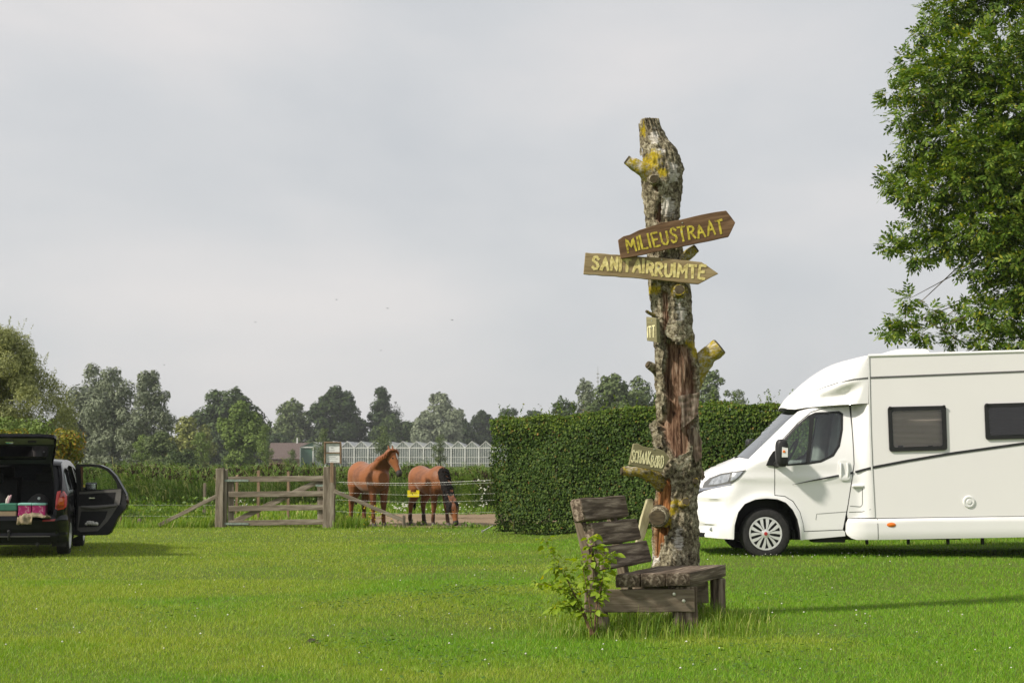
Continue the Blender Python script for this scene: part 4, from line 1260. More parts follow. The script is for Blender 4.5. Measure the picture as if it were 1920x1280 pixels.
# peeling bark plates along the edges of the bare wood, split slabs of wood
def flake(poly, Y, mat, thick=.035, name='bark_plate', jit=3.0):
    Q = []
    for i in range(len(poly)):
        a, b = poly[i], poly[(i + 1) % len(poly)]
        for k in range(4):
            f = k / 4
            Q.append((a[0] + (b[0] - a[0]) * f + (random.uniform(-jit, jit) if k else 0), a[1] + (b[1] - a[1]) * f + (random.uniform(-jit, jit) if k else 0)))
    mb = MB()
    mb.panel([Q], lambda x, y, d: at(x, y, Y + d + .012 * mnoise.noise(Vector((x * .12, y * .12, 3))) + .0016 * abs(x - 1268)), thick, 5.0, 6.0)
    mb2 = MB(); mb2.panel([Q], lambda x, y, d: at(x, y, Y + thick + .0016 * abs(x - 1268)), 0)
    mb.add(mb2.v, mb2.f)
    return mb.build(name, mat, stump, smooth=35)
flake([(1229, 645), (1243, 650), (1241, 690), (1246, 722), (1240, 730), (1232, 720)], TY - .235, M['birch_plain'])
flake([(1231, 735), (1244, 738), (1246, 752), (1236, 772), (1230, 768)], TY - .235, M['birch_plain'])
flake([(1218, 792), (1230, 786), (1234, 812), (1242, 818), (1241, 840), (1225, 836), (1220, 812)], TY - .215, M['birch_plain'])
flake([(1247, 628), (1260, 640), (1278, 645), (1285, 632), (1280, 602), (1252, 605)], TY - .245, M['birch_plain'])
flake([(1254, 866), (1275, 852), (1296, 846), (1300, 880), (1262, 885)], TY - .245, M['birch_plain'])
flake([(1197, 233), (1202, 231), (1203, 262), (1204, 292), (1200, 292), (1199, 262)], TY - .06, M['birch_plain'], .03, jit=1.0)
flake([(1271, 742), (1311, 735), (1310, 774), (1303, 782), (1275, 806), (1278, 775)], TY - .255, M['split_wood'], .10, 'split_slab', 1.5)
flake([(1288, 808), (1302, 800), (1317, 829), (1316, 858), (1304, 868), (1296, 845)], TY - .215, M['split_wood'], .10, 'split_slab', 1.5)
flake([(1314, 872), (1320, 884), (1322, 895), (1316, 902), (1312, 890)], TY - .1, M['split_wood'], .03, 'split_slab', 1.0)

# ------------------------------------------------------------------ hand-painted lettering
GL = {'A': [[(0, 0), (.32, 1), (.64, 0)], [(.13, .36), (.52, .36)]], 'B': [[(0, 0), (0, 1), (.4, .92), (.45, .72), (.36, .54), (0, .5)], [(.3, .52), (.52, .38), (.5, .12), (.3, 0), (0, 0)]],
      'C': [[(.55, .84), (.4, .98), (.18, .95), (.02, .7), (.02, .3), (.18, .04), (.42, .02), (.56, .16)]], 'D': [[(0, 0), (0, 1), (.3, .95), (.54, .7), (.54, .3), (.3, .04), (0, 0)]],
      'E': [[(.5, 1), (0, 1), (0, 0), (.52, 0)], [(0, .52), (.4, .52)]], 'F': [[(.5, 1), (0, 1), (0, 0)], [(0, .52), (.4, .52)]], 'H': [[(0, 0), (0, 1)], [(.52, 0), (.52, 1)], [(0, .5), (.52, .5)]], 'I': [[(0, 0), (0, 1)]],
      'K': [[(0, 0), (0, 1)], [(.5, 1), (.02, .45), (.54, 0)]], 'L': [[(0, 1), (0, 0), (.46, 0)]], 'M': [[(0, 0), (.06, 1), (.36, .35), (.68, 1), (.74, 0)]], 'N': [[(0, 0), (.02, 1), (.52, 0), (.54, 1)]],
      'O': [[(.28, 0), (.05, .2), (.02, .6), (.2, .97), (.42, .95), (.58, .65), (.56, .25), (.38, .02), (.28, 0)]], 'R': [[(0, 0), (0, 1), (.38, .96), (.5, .76), (.38, .55), (0, .48)], [(.2, .5), (.55, 0)]],
      'S': [[(.52, .84), (.36, .99), (.14, .95), (.05, .74), (.2, .57), (.42, .46), (.52, .26), (.4, .04), (.16, .01), (0, .16)]], 'T': [[(0, 1), (.58, 1)], [(.29, 1), (.29, 0)]], 'U': [[(0, 1), (.02, .25), (.18, .01), (.38, .01), (.54, .25), (.56, 1)]]}
def lettering(word, x0, x1, hgt, base, stroke, seed, wob=.03):
    """list of 2-D stroke quads for a word spread between x0 and x1"""
    r = random.Random(seed)
    ws = [max(p[0] for s in GL[c] for p in s) if c != 'I' else .08 for c in word]
    gap = .26
    tot = sum(ws) + gap * (len(word) - 1)
    k = (x1 - x0) / tot
    V, Fc = [], []
    x = x0
    for c, w_ in zip(word, ws):
        lift = r.uniform(-wob, wob) * hgt; hh = hgt * r.uniform(.92, 1.06); tilt = r.uniform(-.06, .06)
        for s in GL[c]:
            pts = [(x + k * p[0] + tilt * p[1] * hh + r.uniform(-wob, wob) * hgt * .5, base(x + k * p[0]) + lift + hh * p[1] + r.uniform(-wob, wob) * hgt * .5) for p in s]
            # subdivide and brush
            Q = []
            for a, b in zip(pts[:-1], pts[1:]):
                for j in range(4): Q.append((a[0] + (b[0] - a[0]) * j / 4, a[1] + (b[1] - a[1]) * j / 4))
            Q.append(pts[-1])
            n0 = len(V)
            for i, q in enumerate(Q):
                a, b = Q[max(0, i - 1)], Q[min(len(Q) - 1, i + 1)]
                dx, dy = b[0] - a[0], b[1] - a[1]; l = math.hypot(dx, dy) or 1
                w2 = stroke / 2 * r.uniform(.82, 1.15)
                ext = stroke * .35 * (-1 if i == 0 else 1 if i == len(Q) - 1 else 0)
                V.append((q[0] - dy / l * w2 + dx / l * ext, q[1] + dx / l * w2 + dy / l * ext)); V.append((q[0] + dy / l * w2 + dx / l * ext, q[1] - dx / l * w2 + dy / l * ext))
            for i in range(len(Q) - 1):
                Fc.append((n0 + 2 * i, n0 + 2 * i + 1, n0 + 2 * i + 3, n0 + 2 * i + 2))
        x += k * (w_ + gap)
    return V, Fc
def sign(name, label, loc_px, Y, ang, poly, word, tx0, tx1, hgt, base, stroke, mat, pmat, yaw=0.0, thick=.03, seed=1, pitch=0.0):
    """board in its own frame: x along, z up, y away from the reader"""
    c = at(loc_px[0], loc_px[1], Y)
    rot = Matrix.Rotation(yaw, 4, 'Z') @ Matrix.Rotation(pitch, 4, 'X') @ Matrix.Rotation(-ang, 4, 'Y')
    mb = MB()
    Q = []
    r = random.Random(seed)
    for i in range(len(poly)):
        a, b = poly[i], poly[(i + 1) % len(poly)]
        m = max(1, int(math.dist(a, b) / .06))
        for k in range(m):
            f = k / m; Q.append((a[0] + (b[0] - a[0]) * f, a[1] + (b[1] - a[1]) * f + (r.uniform(-.003, .003) if k else 0)))
    mb.prism(Q, lambda x, z, d: (x, d, z), thick)
    root = link(name, mb.mesh(name, None, True, 30, .004), None, mat, Matrix.Translation(c) @ rot)
    tag(root, label, 'sign')
    V2, Fc = lettering(word, tx0, tx1, hgt, base, stroke, seed, .03 if tx1 > .3 else .012)
    lm = MB(); lm.add([(x, -.003 - .0006 * (i % 3), z) for i, (x, z) in enumerate(V2)], Fc)
    l = lm.build('lettering', pmat, root, local=True)
    for (nx, nz) in ((tx0 * .1 + tx1 * .25, hgt * .1), (tx0 * .1 + tx1 * .3, hgt * .75)):
        MB().lathe([(0.0, -.006), (.006, -.005), (.007, 0)], (nx, 0, nz), 'y', 8).build('nail', M['bolt'], root, local=True)
    return root
def frame_px(cx, cy, pts, Y, ang):
    """frame points of a board -> board coordinates"""
    s = F / Y
    out = []
    for x, y in pts:
        u, v = (x - cx) / s, -(y - cy) / s
        out.append((u * math.cos(ang) + v * math.sin(ang), -u * math.sin(ang) + v * math.cos(ang)))
    return out
SY1 = TY - .30
an1 = math.atan2(452 - 422, 1350 - 1170) * 1.0
p1 = frame_px(1265, 440, [(1158, 450), (1163, 486), (1235, 472), (1310, 456), (1352, 447), (1367, 444), (1380, 417), (1363, 394), (1330, 399), (1290, 408), (1262, 414), (1240, 417), (1215, 426), (1198, 431), (1180, 440), (1168, 443)], SY1, .19)
sign('arrow_sign', 'upper brown wooden arrow sign reading MILIEUSTRAAT', (1265, 440), SY1, .19, p1, 'MILIEUSTRAAT', -.485, .485, .135, lambda x: -.075 + .012 * x, .021, M['sign_brown'], M['paint_yellow'], thick=.035, seed=4)
p2 = frame_px(1220, 503, [(1097, 473), (1093, 514), (1200, 522), (1310, 533), (1348, 513), (1316, 491), (1240, 483)], SY1 + .045, -.075)
sign('arrow_sign', 'lower tan wooden arrow sign reading SANITAIRRUIMTE', (1220, 503), SY1 + .045, -.075, p2, 'SANITAIRRUIMTE', -.575, .535, .125, lambda x: -.062 + (.014 if x < 0 else -.004), .028, M['sign_tan'], M['paint_cream'], thick=.035, seed=9)
sc_ = F / (TY - .3)
p3 = [(-.19, .115), (-.15, .125), (-.09, .10), (.05, .098), (.12, .085), (.185, .02), (.12, -.125), (-.05, -.11), (-.21, -.095)]
sign('arrow_sign', 'small olive wooden sign reading SCHAAKBORD above the lichen branch', (1221, 858), TY - .33, -.12, p3, 'SCHAAKBORD', -.195, .125, .115, lambda x: -.062 - .02 * (x > 0), .0115, M['sign_olive'], M['paint_pale'], yaw=.15, thick=.045, seed=14)
p4 = [(-.085, .13), (.08, .10), (.09, -.14), (-.075, -.11)]
sign('small_sign', 'narrow pale yellow sign board seen nearly edge-on on the left of the trunk', (1221, 617), TY - .20, 0.0, p4, 'ITT', -.055, .055, .11, lambda x: -.08, .013, M['sign_olive'], M['paint_pale'], yaw=-1.02, thick=.045, seed=15)
p5 = [(-.045, .26), (.01, .28), (.045, .2), (.04, -.1), (.0, -.26), (-.03, -.2), (-.05, .05)]
M['pale_board'] = surf('pale_lichened_board', [(.3, (.28, .25, .13)), (.5, (.45, .41, .24)), (.75, (.62, .57, .38))], scale=9, stretch=(3, 3, .6), rough=.8)
o5 = MB(); o5.prism([(x, z) for x, z in p5], lambda x, z, d: (x, d, z), .04)
o5 = link('leaning_board', o5.mesh('leaning_board', None, True, 30, .006), None, M['pale_board'], Matrix.Translation(at(1208, 985, TY - .12)) @ Matrix.Rotation(.3, 4, 'Z') @ Matrix.Rotation(.30, 4, 'Y'))
tag(o5, 'pale greenish board leaning between backrest and trunk', 'board')

# ------------------------------------------------------------------ bench
bA, bE, bD, bB = Vector((.92, 13.86, 0)), Vector((1.62, 13.98, 0)), Vector((2.09, 15.06, 0)), Vector((1.40, 14.95, 0))
bench = empty('bench', (1.45, 14.4, 0), 'weathered chunky wooden bench in front of the birch trunk', 'bench')
bu = (bE - bA); bv = (bD - bE)
ST = .53
def bpt(u, v, z): 
    p = bA + bu * u + bv * v
    return Vector((p.x, p.y, z))
for k in range(3):
    u0, u1 = (k + .02) / 3, (k + .97) / 3
    poly = [bpt(u0, 0 - .01 * k, 0), bpt(u1, 0, 0), bpt(u1, 1, 0), bpt(u0, 1, 0)]
    # sheared plank: own frame with x along the grain
    c = sum(poly, Vector()) / 4
    ex = bv.normalized(); ey = Vector((-ex.y, ex.x, 0))
    mb = MB()
    nn = 7
    for i in range(nn):
        f = i / (nn - 1)
        for (q, w_) in ((0, 0), (1, 0), (1, 1), (0, 1)):
            a = poly[0].lerp(poly[3], f) if q == 0 else poly[1].lerp(poly[2], f)
            d = a - c
            j = random.uniform(-.004, .004)
            mb.v.append((d.dot(ex), d.dot(ey) + j, (0.0 if w_ else -.115) + random.uniform(-.003, .003)))
    for i in range(nn - 1):
        for q in range(4): mb.f.append((4 * i + q, 4 * i + (q + 1) % 4, 4 * i + 4 + (q + 1) % 4, 4 * i + 4 + q))
    mb.f += [(3, 2, 1, 0), tuple(4 * (nn - 1) + q for q in range(4))]
    link('seat_plank', mb.mesh('seat_plank', None, True, 40, .010, 2), bench, M['wood_bench'], Matrix.Translation(Vector((c.x, c.y, ST + .004 * k)) - bench.location) @ Matrix((ex, ey, Vector((0, 0, 1)))).transposed().to_4x4())
# backrest: three heavy slabs on two raked posts
rake = Vector((-bu.normalized().x, -bu.normalized().y, 0))
vn = bv.normalized()
def back(t, v, off=0.0):
    """t: metres up the rake from the seat; v metres along the bench"""
    p = bA + vn * v + rake * (t * .42 + .05 + off)
    return Vector((p.x, p.y, ST + .02 + t * .92))
upv = (back(1, 0) - back(0, 0)).normalized()
for k, (t0, Ln, sh) in enumerate(((.13, 1.22, -.04), (.36, 1.24, -.06), (.60, 1.22, -.08))):
    plank('back_slab', back(t0, -.03 + sh), back(t0, -.03 + sh + Ln), .205, .10, M['wood_bench'], bench, up=upv + rake * .0 + Vector((.12, -.04, 0)), bevel=.012, rough=.006, seed=50 + k)
for v in (.10, .86):
    a = bA + vn * v + rake * .06 ; a.z = -.05
    b_p = back(.70 if v < .5 else .55, v, .055)
    plank('back_post', a + Vector((-.04, .0, 0)), b_p, .11, .075, M['wood_bench_pale'], bench, up=vn, bevel=.006, seed=60)
rl0 = bA + rake * .27 - vn * .0; rl1 = bE + bu.normalized() * .03
plank('side_rail', (rl0.x, rl0.y + .06, .295), (rl1.x, rl1.y + .07, .285), .205, .055, M['wood_bench_pale'], bench, bevel=.006, seed=61)
rl0 = bB + rake * .25; rl1 = bD - bu * .3
plank('side_rail', (rl0.x, rl0.y - .12, .295), (rl1.x, rl1.y - .12, .285), .205, .055, M['wood_bench_pale'], bench, bevel=.006, seed=62)
p = bE + bv * .10 - bu.normalized() * .10
plank('leg', (p.x, p.y, -.05), (p.x, p.y, ST - .118), .215, .08, M['wood_bench'], bench, up=(1, .15, 0), bevel=.006, seed=63)
p = bD - bv * .10 - bu.normalized() * .06
plank('leg', (p.x, p.y, -.05), (p.x, p.y, ST - .118), .13, .09, M['wood_bench'], bench, up=(1, .15, 0), bevel=.006, seed=64)
p0, p1_ = bE + bv * .08 - bu * .3, bE + bv * .92 - bu * .3
plank('cross_beam', (p0.x, p0.y, .36), (p1_.x, p1_.y, .36), .10, .08, M['wood_bench'], bench, bevel=.006, seed=65)
for (px, py) in ((1264, 1113), (1282, 1126)):
    q = at(px, py, 13.985)
    MB().lathe([(0, -.012), (.012, -.010), (.017, -.002), (.017, .006)], q, 'y', 12).build('bolt', M['bolt'], bench, smooth=40)

# ------------------------------------------------------------------ young shrub beside the bench
M['lf_shrub'] = leafy('shrub_leaf', [(0.0, (.12, .21, .016)), (.5, (.22, .33, .026)), (.85, (.35, .44, .04)), (1.0, (.52, .48, .04))], trans=.4, rough=.45, spec=.25)
M['twig'] = surf('red_brown_twig', [(.3, (.10, .05, .03)), (.7, (.22, .13, .08))], scale=20, rough=.8)
SHY = 13.55
sb = at(1108, 1190, SHY); sb.z = 0
shrub = empty('leafy_shrub', sb, 'small light green leafy shrub growing at the left end of the bench', 'shrub')
stems = [[(1112, 1190), (1092, 1140), (1062, 1085), (1040, 1045), (1022, 1012)], [(1108, 1190), (1085, 1130), (1060, 1105), (1030, 1095), (1010, 1094)], [(1116, 1190), (1118, 1130), (1112, 1070), (1108, 1030), (1112, 1006)],
         [(1118, 1190), (1124, 1130), (1130, 1080), (1136, 1045), (1148, 1040)], [(1110, 1190), (1098, 1150), (1075, 1135), (1050, 1135), (1042, 1140)], [(1114, 1190), (1116, 1150), (1124, 1110), (1130, 1085)], [(1112, 1190), (1104, 1120), (1095, 1075), (1090, 1050)], [(1109, 1190), (1092, 1145), (1074, 1110), (1058, 1070), (1042, 1062)]]
def leaf_mesh(L_, Wd, bend):
    mb = MB()
    st = [(0, 0), (.22, .75), (.5, 1), (.78, .6), (1, 0)]
    V = []
    for f, w_ in st:
        z = -bend * L_ * f * f
        V += [(f * L_, -w_ * Wd / 2, z + .10 * w_ * Wd), (f * L_, 0, z), (f * L_, w_ * Wd / 2, z + .10 * w_ * Wd)]
    Fc = []
    for i in range(4):
        for k in range(2): Fc.append((3 * i + k, 3 * i + 3 + k, 3 * i + 4 + k, 3 * i + 1 + k))
    mb.add(V, Fc)
    me = mb.mesh('leaf', None, False, 80)
    me.materials.append(M['lf_shrub'])
    return me
leaf_meshes = [leaf_mesh(l, w_, b) for l, w_, b in ((.075, .05, .25), (.09, .055, .4), (.06, .042, .15), (.07, .05, .55), (.085, .06, .3), (.065, .04, .5))]
# each leaf mesh its own tint
rr = random.Random(5)
for si, st in enumerate(stems):
    dy = rr.uniform(-.14, .14)
    P = [at(x, y, SHY + dy * i / 4) - Vector(sb) for i, (x, y) in enumerate(st)]
    MB().tube(P, [.006, .005, .004, .003, .002][:len(P)], 6).build('stem', M['twig'], shrub, smooth=60, local=True)
    nl = 39 if len(st) > 4 else 24
    for k in range(nl):
        f = .26 + .74 * (k + rr.random()) / nl
        if k % 7 == 6: f = 1.0
        q = f * (len(P) - 1); i = min(int(q), len(P) - 2)
        p = P[i].lerp(P[i + 1], q - i)
        an = rr.uniform(0, 6.283)
        d = Vector((math.cos(an), math.sin(an), rr.uniform(-.5, .55)))
        off = d.normalized() * rr.uniform(.0, .07)
        s = rr.uniform(.7, 1.1)
        rot = d.to_track_quat('X', 'Z').to_matrix().to_4x4() @ Matrix.Rotation(rr.uniform(-.7, .7), 4, 'X')
        link('leaf', leaf_meshes[rr.randrange(6)], shrub, None, Matrix.Translation(p + off) @ rot @ Matrix.Scale(s, 4))

# younger, smaller leaves crowding the twigs
sv_, sf_ = [], []
r_ = np.random.default_rng(15)
for st in stems:
    P = [at(x, y, SHY) - Vector(sb) for x, y in st]
    for k in range(34):
        q = r_.uniform(.3, 1) * (len(P) - 1); i = min(int(q), len(P) - 2)
        c_ = np.array(P[i].lerp(P[i + 1], q - i)) + r_.normal(0, .035, 3)
        t_, b_, n_ = rand_frames(r_, 1); l = r_.uniform(.018, .034)
        m = len(sv_)
        sv_ += [c_ - t_[0] * l, c_ - b_[0] * l * .6 + n_[0] * .006, c_ + t_[0] * l - n_[0] * .012, c_ + b_[0] * l * .6 + n_[0] * .006]
        sf_.append((m, m + 1, m + 2, m + 3))
bulk('young_leaves', sv_, sf_, M['lf_shrub'], shrub)['kind'] = 'stuff'
# ------------------------------------------------------------------ gate, fence, notice board
GYd = 35.5
def gp(px, py, dy=0.0): return at(px, py, GYd + dy)
gate = empty('field_gate', (gp(515, 985).x, GYd, 0), 'weathered wooden five-bar field gate with diagonal brace', 'gate')
for i, (yl, yr) in enumerate(((898.5, 896.5), (926.5, 925), (953, 950.5), (980.5, 977.5))):
    plank('rail', gp(428, yl), gp(607, yr), .125, .045, M['wood_gate'], gate, bevel=.004, rough=.004, seed=100 + i)
for x, y0, y1, w_ in ((433, 896, 984, .145), (601, 896, 981, .14)):
    plank('stile', gp(x, y1, .05), gp(x, y0, .05), w_, .045, M['wood_gate'], gate, up=(1, 0, 0), bevel=.004, seed=110)
plank('brace', gp(438, 978, .052), gp(598, 901, .052), .12, .04, M['wood_gate'], gate, bevel=.004, seed=112)
for (x0, x1, y) in ((421, 466, 900.5), (421, 466, 981.5), (592, 610, 910)):
    plank('hinge_strap', gp(x0, y, -.032), gp(x1, y, -.032), .05, .012, M['galvanised'], gate, bevel=.002, rough=.001)
def post(name, label, x, ytop, ybase, w_, t, Y, mat, group=None, cat='post', up=(1, 0, 0), lean=0.0, sd=0, up2=None):
    b = at(x, ybase, Y); b.z = gzf(b.x, b.y)
    a = at(x, ytop, Y)
    root = empty(name, b, label, cat, group)
    plank('shaft', (b.x, b.y, b.z - .12), (b.x + lean, b.y, a.z), w_, t, mat, root, up=up, bevel=.008, rough=.006, seed=200 + sd)
    return root
post('gate_post', 'thick weathered hinge post at the left end of the gate', 411.5, 878, 990, .18, .16, GYd, M['wood_gate'], 'gate posts', sd=1)
post('gate_post', 'narrow weathered post squeezed between the hinge post and the gate', 421.5, 879, 990, .09, .12, GYd + .03, M['wood_gate'], 'gate posts', sd=2)
post('gate_post', 'thick grey latch post at the right end of the gate', 617, 874, 984, .27, .2, GYd + .03, M['wood_gate'], 'gate posts', sd=3)
br = empty('brace_pole', gp(300, 985), 'sloping wooden brace pole propping the left gate post', 'brace', 'gate braces')
plank('pole', gp(298, 984, -.05), gp(408, 929, -.05), .085, .07, M['wood_gate'], br, seed=120)
br = empty('brace_pole', gp(756, 978), 'sloping wooden brace pole right of the gate in front of the horse', 'brace', 'gate braces')
plank('pole', gp(756, 975, -.05), gp(627, 920, -.05), .085, .07, M['wood_gate'], br, seed=121)
post('short_stake', 'short stake at the low end of the right brace pole', 757, 965, 984, .07, .06, GYd - .1, M['wood_gate'], 'fence stakes', sd=4)
for i, (x, yt, Y, lab) in enumerate(((443.5, 890, 40, 'thin fence stake behind the left end of the gate'), (484, 881.5, 40.5, 'thin fence stake behind the middle of the gate'), (540, 883.5, 40.2, 'thin fence stake behind the right half of the gate'),
        (383, 905, 41, 'dark thin fence stake left of the gate'), (224.5, 955, 36, 'pale fence stake just right of the open car door'), (261, 971, 36.2, 'short grey stake in the grass between car and gate'),
        (1706, 1000, 27.3, 'short stake under the front window of the motorhome'), (1884, 1000, 27.0, 'short stake under the rear window of the motorhome'))):
    s = F / Y
    b = at(x, 862, Y); zb = gzf(b.x, b.y)
    if i >= 6: yt = 862 - (zb + .5 - CAM_H) * s
    post('fence_stake', lab, x, yt, 862 + (CAM_H - zb) * s, .07 if i < 6 else .1, .07, Y, M['wood_stake'] if i in (0, 1, 2, 4, 6, 7) else M['wood_gate'], 'fence stakes', sd=10 + i)
M['wire'] = surf('white_fence_rope', [(.3, (.5, .5, .47)), (.7, (.75, .75, .72))], scale=60, rough=.7)
M['wire_steel'] = surf('fence_wire', [(.3, (.25, .25, .24)), (.7, (.42, .42, .4))], scale=60, rough=.5, metal=.5)
for i, (yl, yr, r, mt, lab, Y) in enumerate(((903, 899, .0038, 'wire', 'thick white electric fence rope crossing in front of both horses', GYd - .02), (905.5, 904, .002, 'wire', 'second fence wire just under the thick white rope', GYd + .1), (922, 924.5, .0024, 'wire_steel', 'fence wire at the height of the yellow sign', GYd - .02), (936, 937, .0024, 'wire_steel', 'fence wire below the yellow sign', GYd - .02), (958, 959, .002, 'wire_steel', 'lowest fence wire at the height of the horses knees', GYd - .02))):
    a, b = at(628, yl, Y), at(930, yr, Y - 2.6)
    o = MB().tube([a.lerp(b, f) + Vector((0, 0, -.05 * math.sin(math.pi * f))) for f in np.linspace(0, 1, 14)], r, 6).build('fence_wire', M[mt])
    tag(o, lab, 'wire', 'paddock fence wires')
for i, (yl, yr) in enumerate(((945, 947), (965, 968))):
    a, b = at(60, yl, 36.1), at(404, yr, GYd + .1)
    o = MB().tube([a.lerp(b, f) for f in np.linspace(0, 1, 6)], .002, 5).build('fence_wire', M['wire_steel'])
    tag(o, ('upper' if i == 0 else 'lower') + ' thin fence wire between the car door and left gate post', 'wire', 'paddock fence wires')
# yellow warning plate
M['yellow_plate'] = surf('yellow_plastic', [(.3, (.72, .56, .01)), (.7, (.82, .66, .02))], scale=12, rough=.45)
yp = empty('warning_plate', at(775, 925, GYd - .6), 'small yellow electric fence warning plate hanging on the wire', 'sign')
s_ = F / (GYd - .6)
W2, H2 = 22 / s_ / 2, 12.5 / s_ / 2
MB().prism([(-W2, -H2 + .01), (-W2 + .01, -H2), (W2 - .01, -H2), (W2, -H2 + .01), (W2, H2), (W2 - .07, H2), (W2 - .07, H2 - .045), (-W2 + .07, H2 - .045), (-W2 + .07, H2), (-W2, H2)], lambda x, z, d: (x, d, z), .006).build('plate', M['yellow_plate'], yp, local=True, bevel=.001)
# hand-and-bolt mark
MB().prism([(-.035, .02), (-.01, -.002), (-.018, -.004), (.008, -.03), (-.005, -.005), (.004, -.002), (-.022, .026)], lambda x, z, d: (x - .01, -.003 + d, z - .01), .002).build('mark', M['black_plastic'], yp, local=True)
MB().prism([(-.08, .0), (.08, .0), (.08, -.006), (-.08, -.006)], lambda x, z, d: (x, -.003 + d, z + .02), .002).build('mark', M['black_plastic'], yp, local=True)
gl = empty('guy_line', at(905, 994, 33.0), 'pale guy rope slanting down at the hedge end', 'rope')
MB().tube([at(924, 985, 32.6), at(904, 996, 32.2)], .010, 6).build('rope', M['wire'], gl)
MB().tube([at(904, 993, 32.2), at(904, 998, 32.2)], .012, 6).build('peg', M['wire_steel'], gl)
# notice board
M['paper'] = surf('notice_paper', [(.3, (.68, .69, .68)), (.7, (.76, .77, .76))], scale=8, rough=.6)
M['ink'] = surf('printed_ink', [(.3, (.22, .22, .23)), (.7, (.32, .32, .33))], scale=40, rough=.7)
NB = GYd - .12
nb = empty('notice_board', at(624.5, 903, NB), 'wooden framed notice board with two white sheets on the latch post', 'notice board')
def nbp(x, y, d=0): return at(x, y, NB + d)
plank('stake', nbp(622.5, 904), nbp(622.5, 866), .075, .04, M['wood_stake'], nb, up=(1, 0, 0), bevel=.003, seed=130)
for (a, b) in (((609, 869), (609, 828)), ((639, 869), (639, 828))):
    plank('frame_bar', nbp(*a, -.03), nbp(*b, -.03), .03, .05, M['wood_stake'], nb, up=(1, 0, 0), bevel=.003)
plank('frame_bar', nbp(608, 829, -.032), nbp(640, 829, -.032), .022, .052, M['wood_stake'], nb, bevel=.003)
plank('frame_bar', nbp(611, 848.5, -.03), nbp(637, 848.5, -.03), .012, .03, M['wood_stake'], nb, bevel=.002)
MB().prism([(609, 829), (639, 829), (639, 868), (609, 868)], lambda x, y, d: nbp(x, y, d - .004), .012).build('backing', M['wood_stake'], nb)
for (y0, y1, lines) in ((831, 847.3, ((833.5, 618, 629), (838, 620, 622), (838, 623, 625.5), (840, 620, 626), (844, 617, 628))), (849.6, 867, ((853.5, 614, 632), (856.5, 617, 629), (859.5, 614, 633), (864.5, 615, 631)))):
    sh = MB().prism([(611.3, y0), (636.8, y0), (636.8, y1), (611.3, y1)], lambda x, y, d: nbp(x, y, -.012 + d), .003).build('paper_sheet', M['paper'], nb)
    mb = MB()
    for (y, xa, xb) in lines:
        x = xa
        while x < xb:
            w_ = random.uniform(.8, 2.0)
            mb.prism([(x, y - .45), (min(x + w_, xb), y - .45), (min(x + w_, xb), y + .45), (x, y + .45)], lambda q, r_2, d: nbp(q, r_2, -.0145 + d), .001)
            x += w_ + .5
    mb.build('print', M['ink'], sh)['kind'] = 'stuff'

# ------------------------------------------------------------------ horses
def horse_material(name, coat, dark, black_points, stripe):
    m, N, L = new_mat(name)
    out = N.new('ShaderNodeOutputMaterial')
    p = N.new('ShaderNodeBsdfPrincipled'); p.inputs['Roughness'].default_value = .5; p.inputs['Specular IOR Level'].default_value = .25
    p.inputs['Sheen Weight'].default_value = .15
    tc = N.new('ShaderNodeTexCoord')
    n = N.new('ShaderNodeTexNoise'); n.inputs['Scale'].default_value = 2.2; n.inputs['Detail'].default_value = 5
    L.new(tc.outputs['Object'], n.inputs['Vector'])
    r = ramp(N, [(.3, dark), (.5, coat), (.72, [c * 1.25 for c in coat])]); L.new(n.outputs['Fac'], r.inputs[0])
    sx = N.new('ShaderNodeSeparateXYZ'); L.new(tc.outputs['Object'], sx.inputs[0])
    ad = N.new('ShaderNodeMath'); ad.operation = 'MULTIPLY_ADD'; ad.inputs[1].default_value = .25; L.new(n.outputs['Fac'], ad.inputs[0]); L.new(sx.outputs['Z'], ad.inputs[2])
    hd = N.new('ShaderNodeMapRange'); hd.inputs['From Min'].default_value = .78; hd.inputs['From Max'].default_value = .95; hd.inputs['To Max'].default_value = 1.0; L.new(sx.outputs['X'], hd.inputs['Value'])
    a2 = N.new('ShaderNodeMath'); a2.operation = 'ADD'; L.new(ad.outputs[0], a2.inputs[0]); L.new(hd.outputs[0], a2.inputs[1])
    lr = ramp(N, black_points); L.new(a2.outputs[0], lr.inputs[0])
    mx = N.new('ShaderNodeMix'); mx.data_type = 'RGBA'; mx.blend_type = 'MULTIPLY'; mx.inputs[0].default_value = 1.0
    L.new(r.outputs[0], mx.inputs[6]); L.new(lr.outputs[0], mx.inputs[7])
    L.new(mx.outputs[2], p.inputs['Base Color'])
    b = N.new('ShaderNodeBump'); b.inputs['Distance'].default_value = .006
    n3 = N.new('ShaderNodeTexNoise'); n3.inputs['Scale'].default_value = 60; n3.inputs['Detail'].default_value = 3
    mp = N.new('ShaderNodeMapping'); mp.inputs['Scale'].default_value = (.4, 1, .4); L.new(tc.outputs['Object'], mp.inputs[0]); L.new(mp.outputs[0], n3.inputs['Vector'])
    L.new(n3.outputs['Fac'], b.inputs['Height']); L.new(b.outputs[0], p.inputs['Normal'])
    L.new(p.outputs[0], out.inputs[0])
    return m
M['chestnut'] = horse_material('chestnut_coat', (.235, .082, .025), (.115, .036, .012), [(0.0, (.62, .55, .5)), (.45, (.75, .7, .65)), (.8, (1, 1, 1))], None)
M['bay'] = horse_material('bay_coat', (.215, .076, .025), (.105, .035, .012), [(0.0, (.10, .10, .12)), (.36, (.2, .2, .22)), (.62, (.85, .85, .85)), (1.0, (1, 1, 1))], None)
M['hair_black'] = surf('black_hair', [(.3, (.006, .005, .005)), (.7, (.022, .018, .016))], scale=18, stretch=(4, 4, .6), rough=.8, bump=.01, spec=.1)
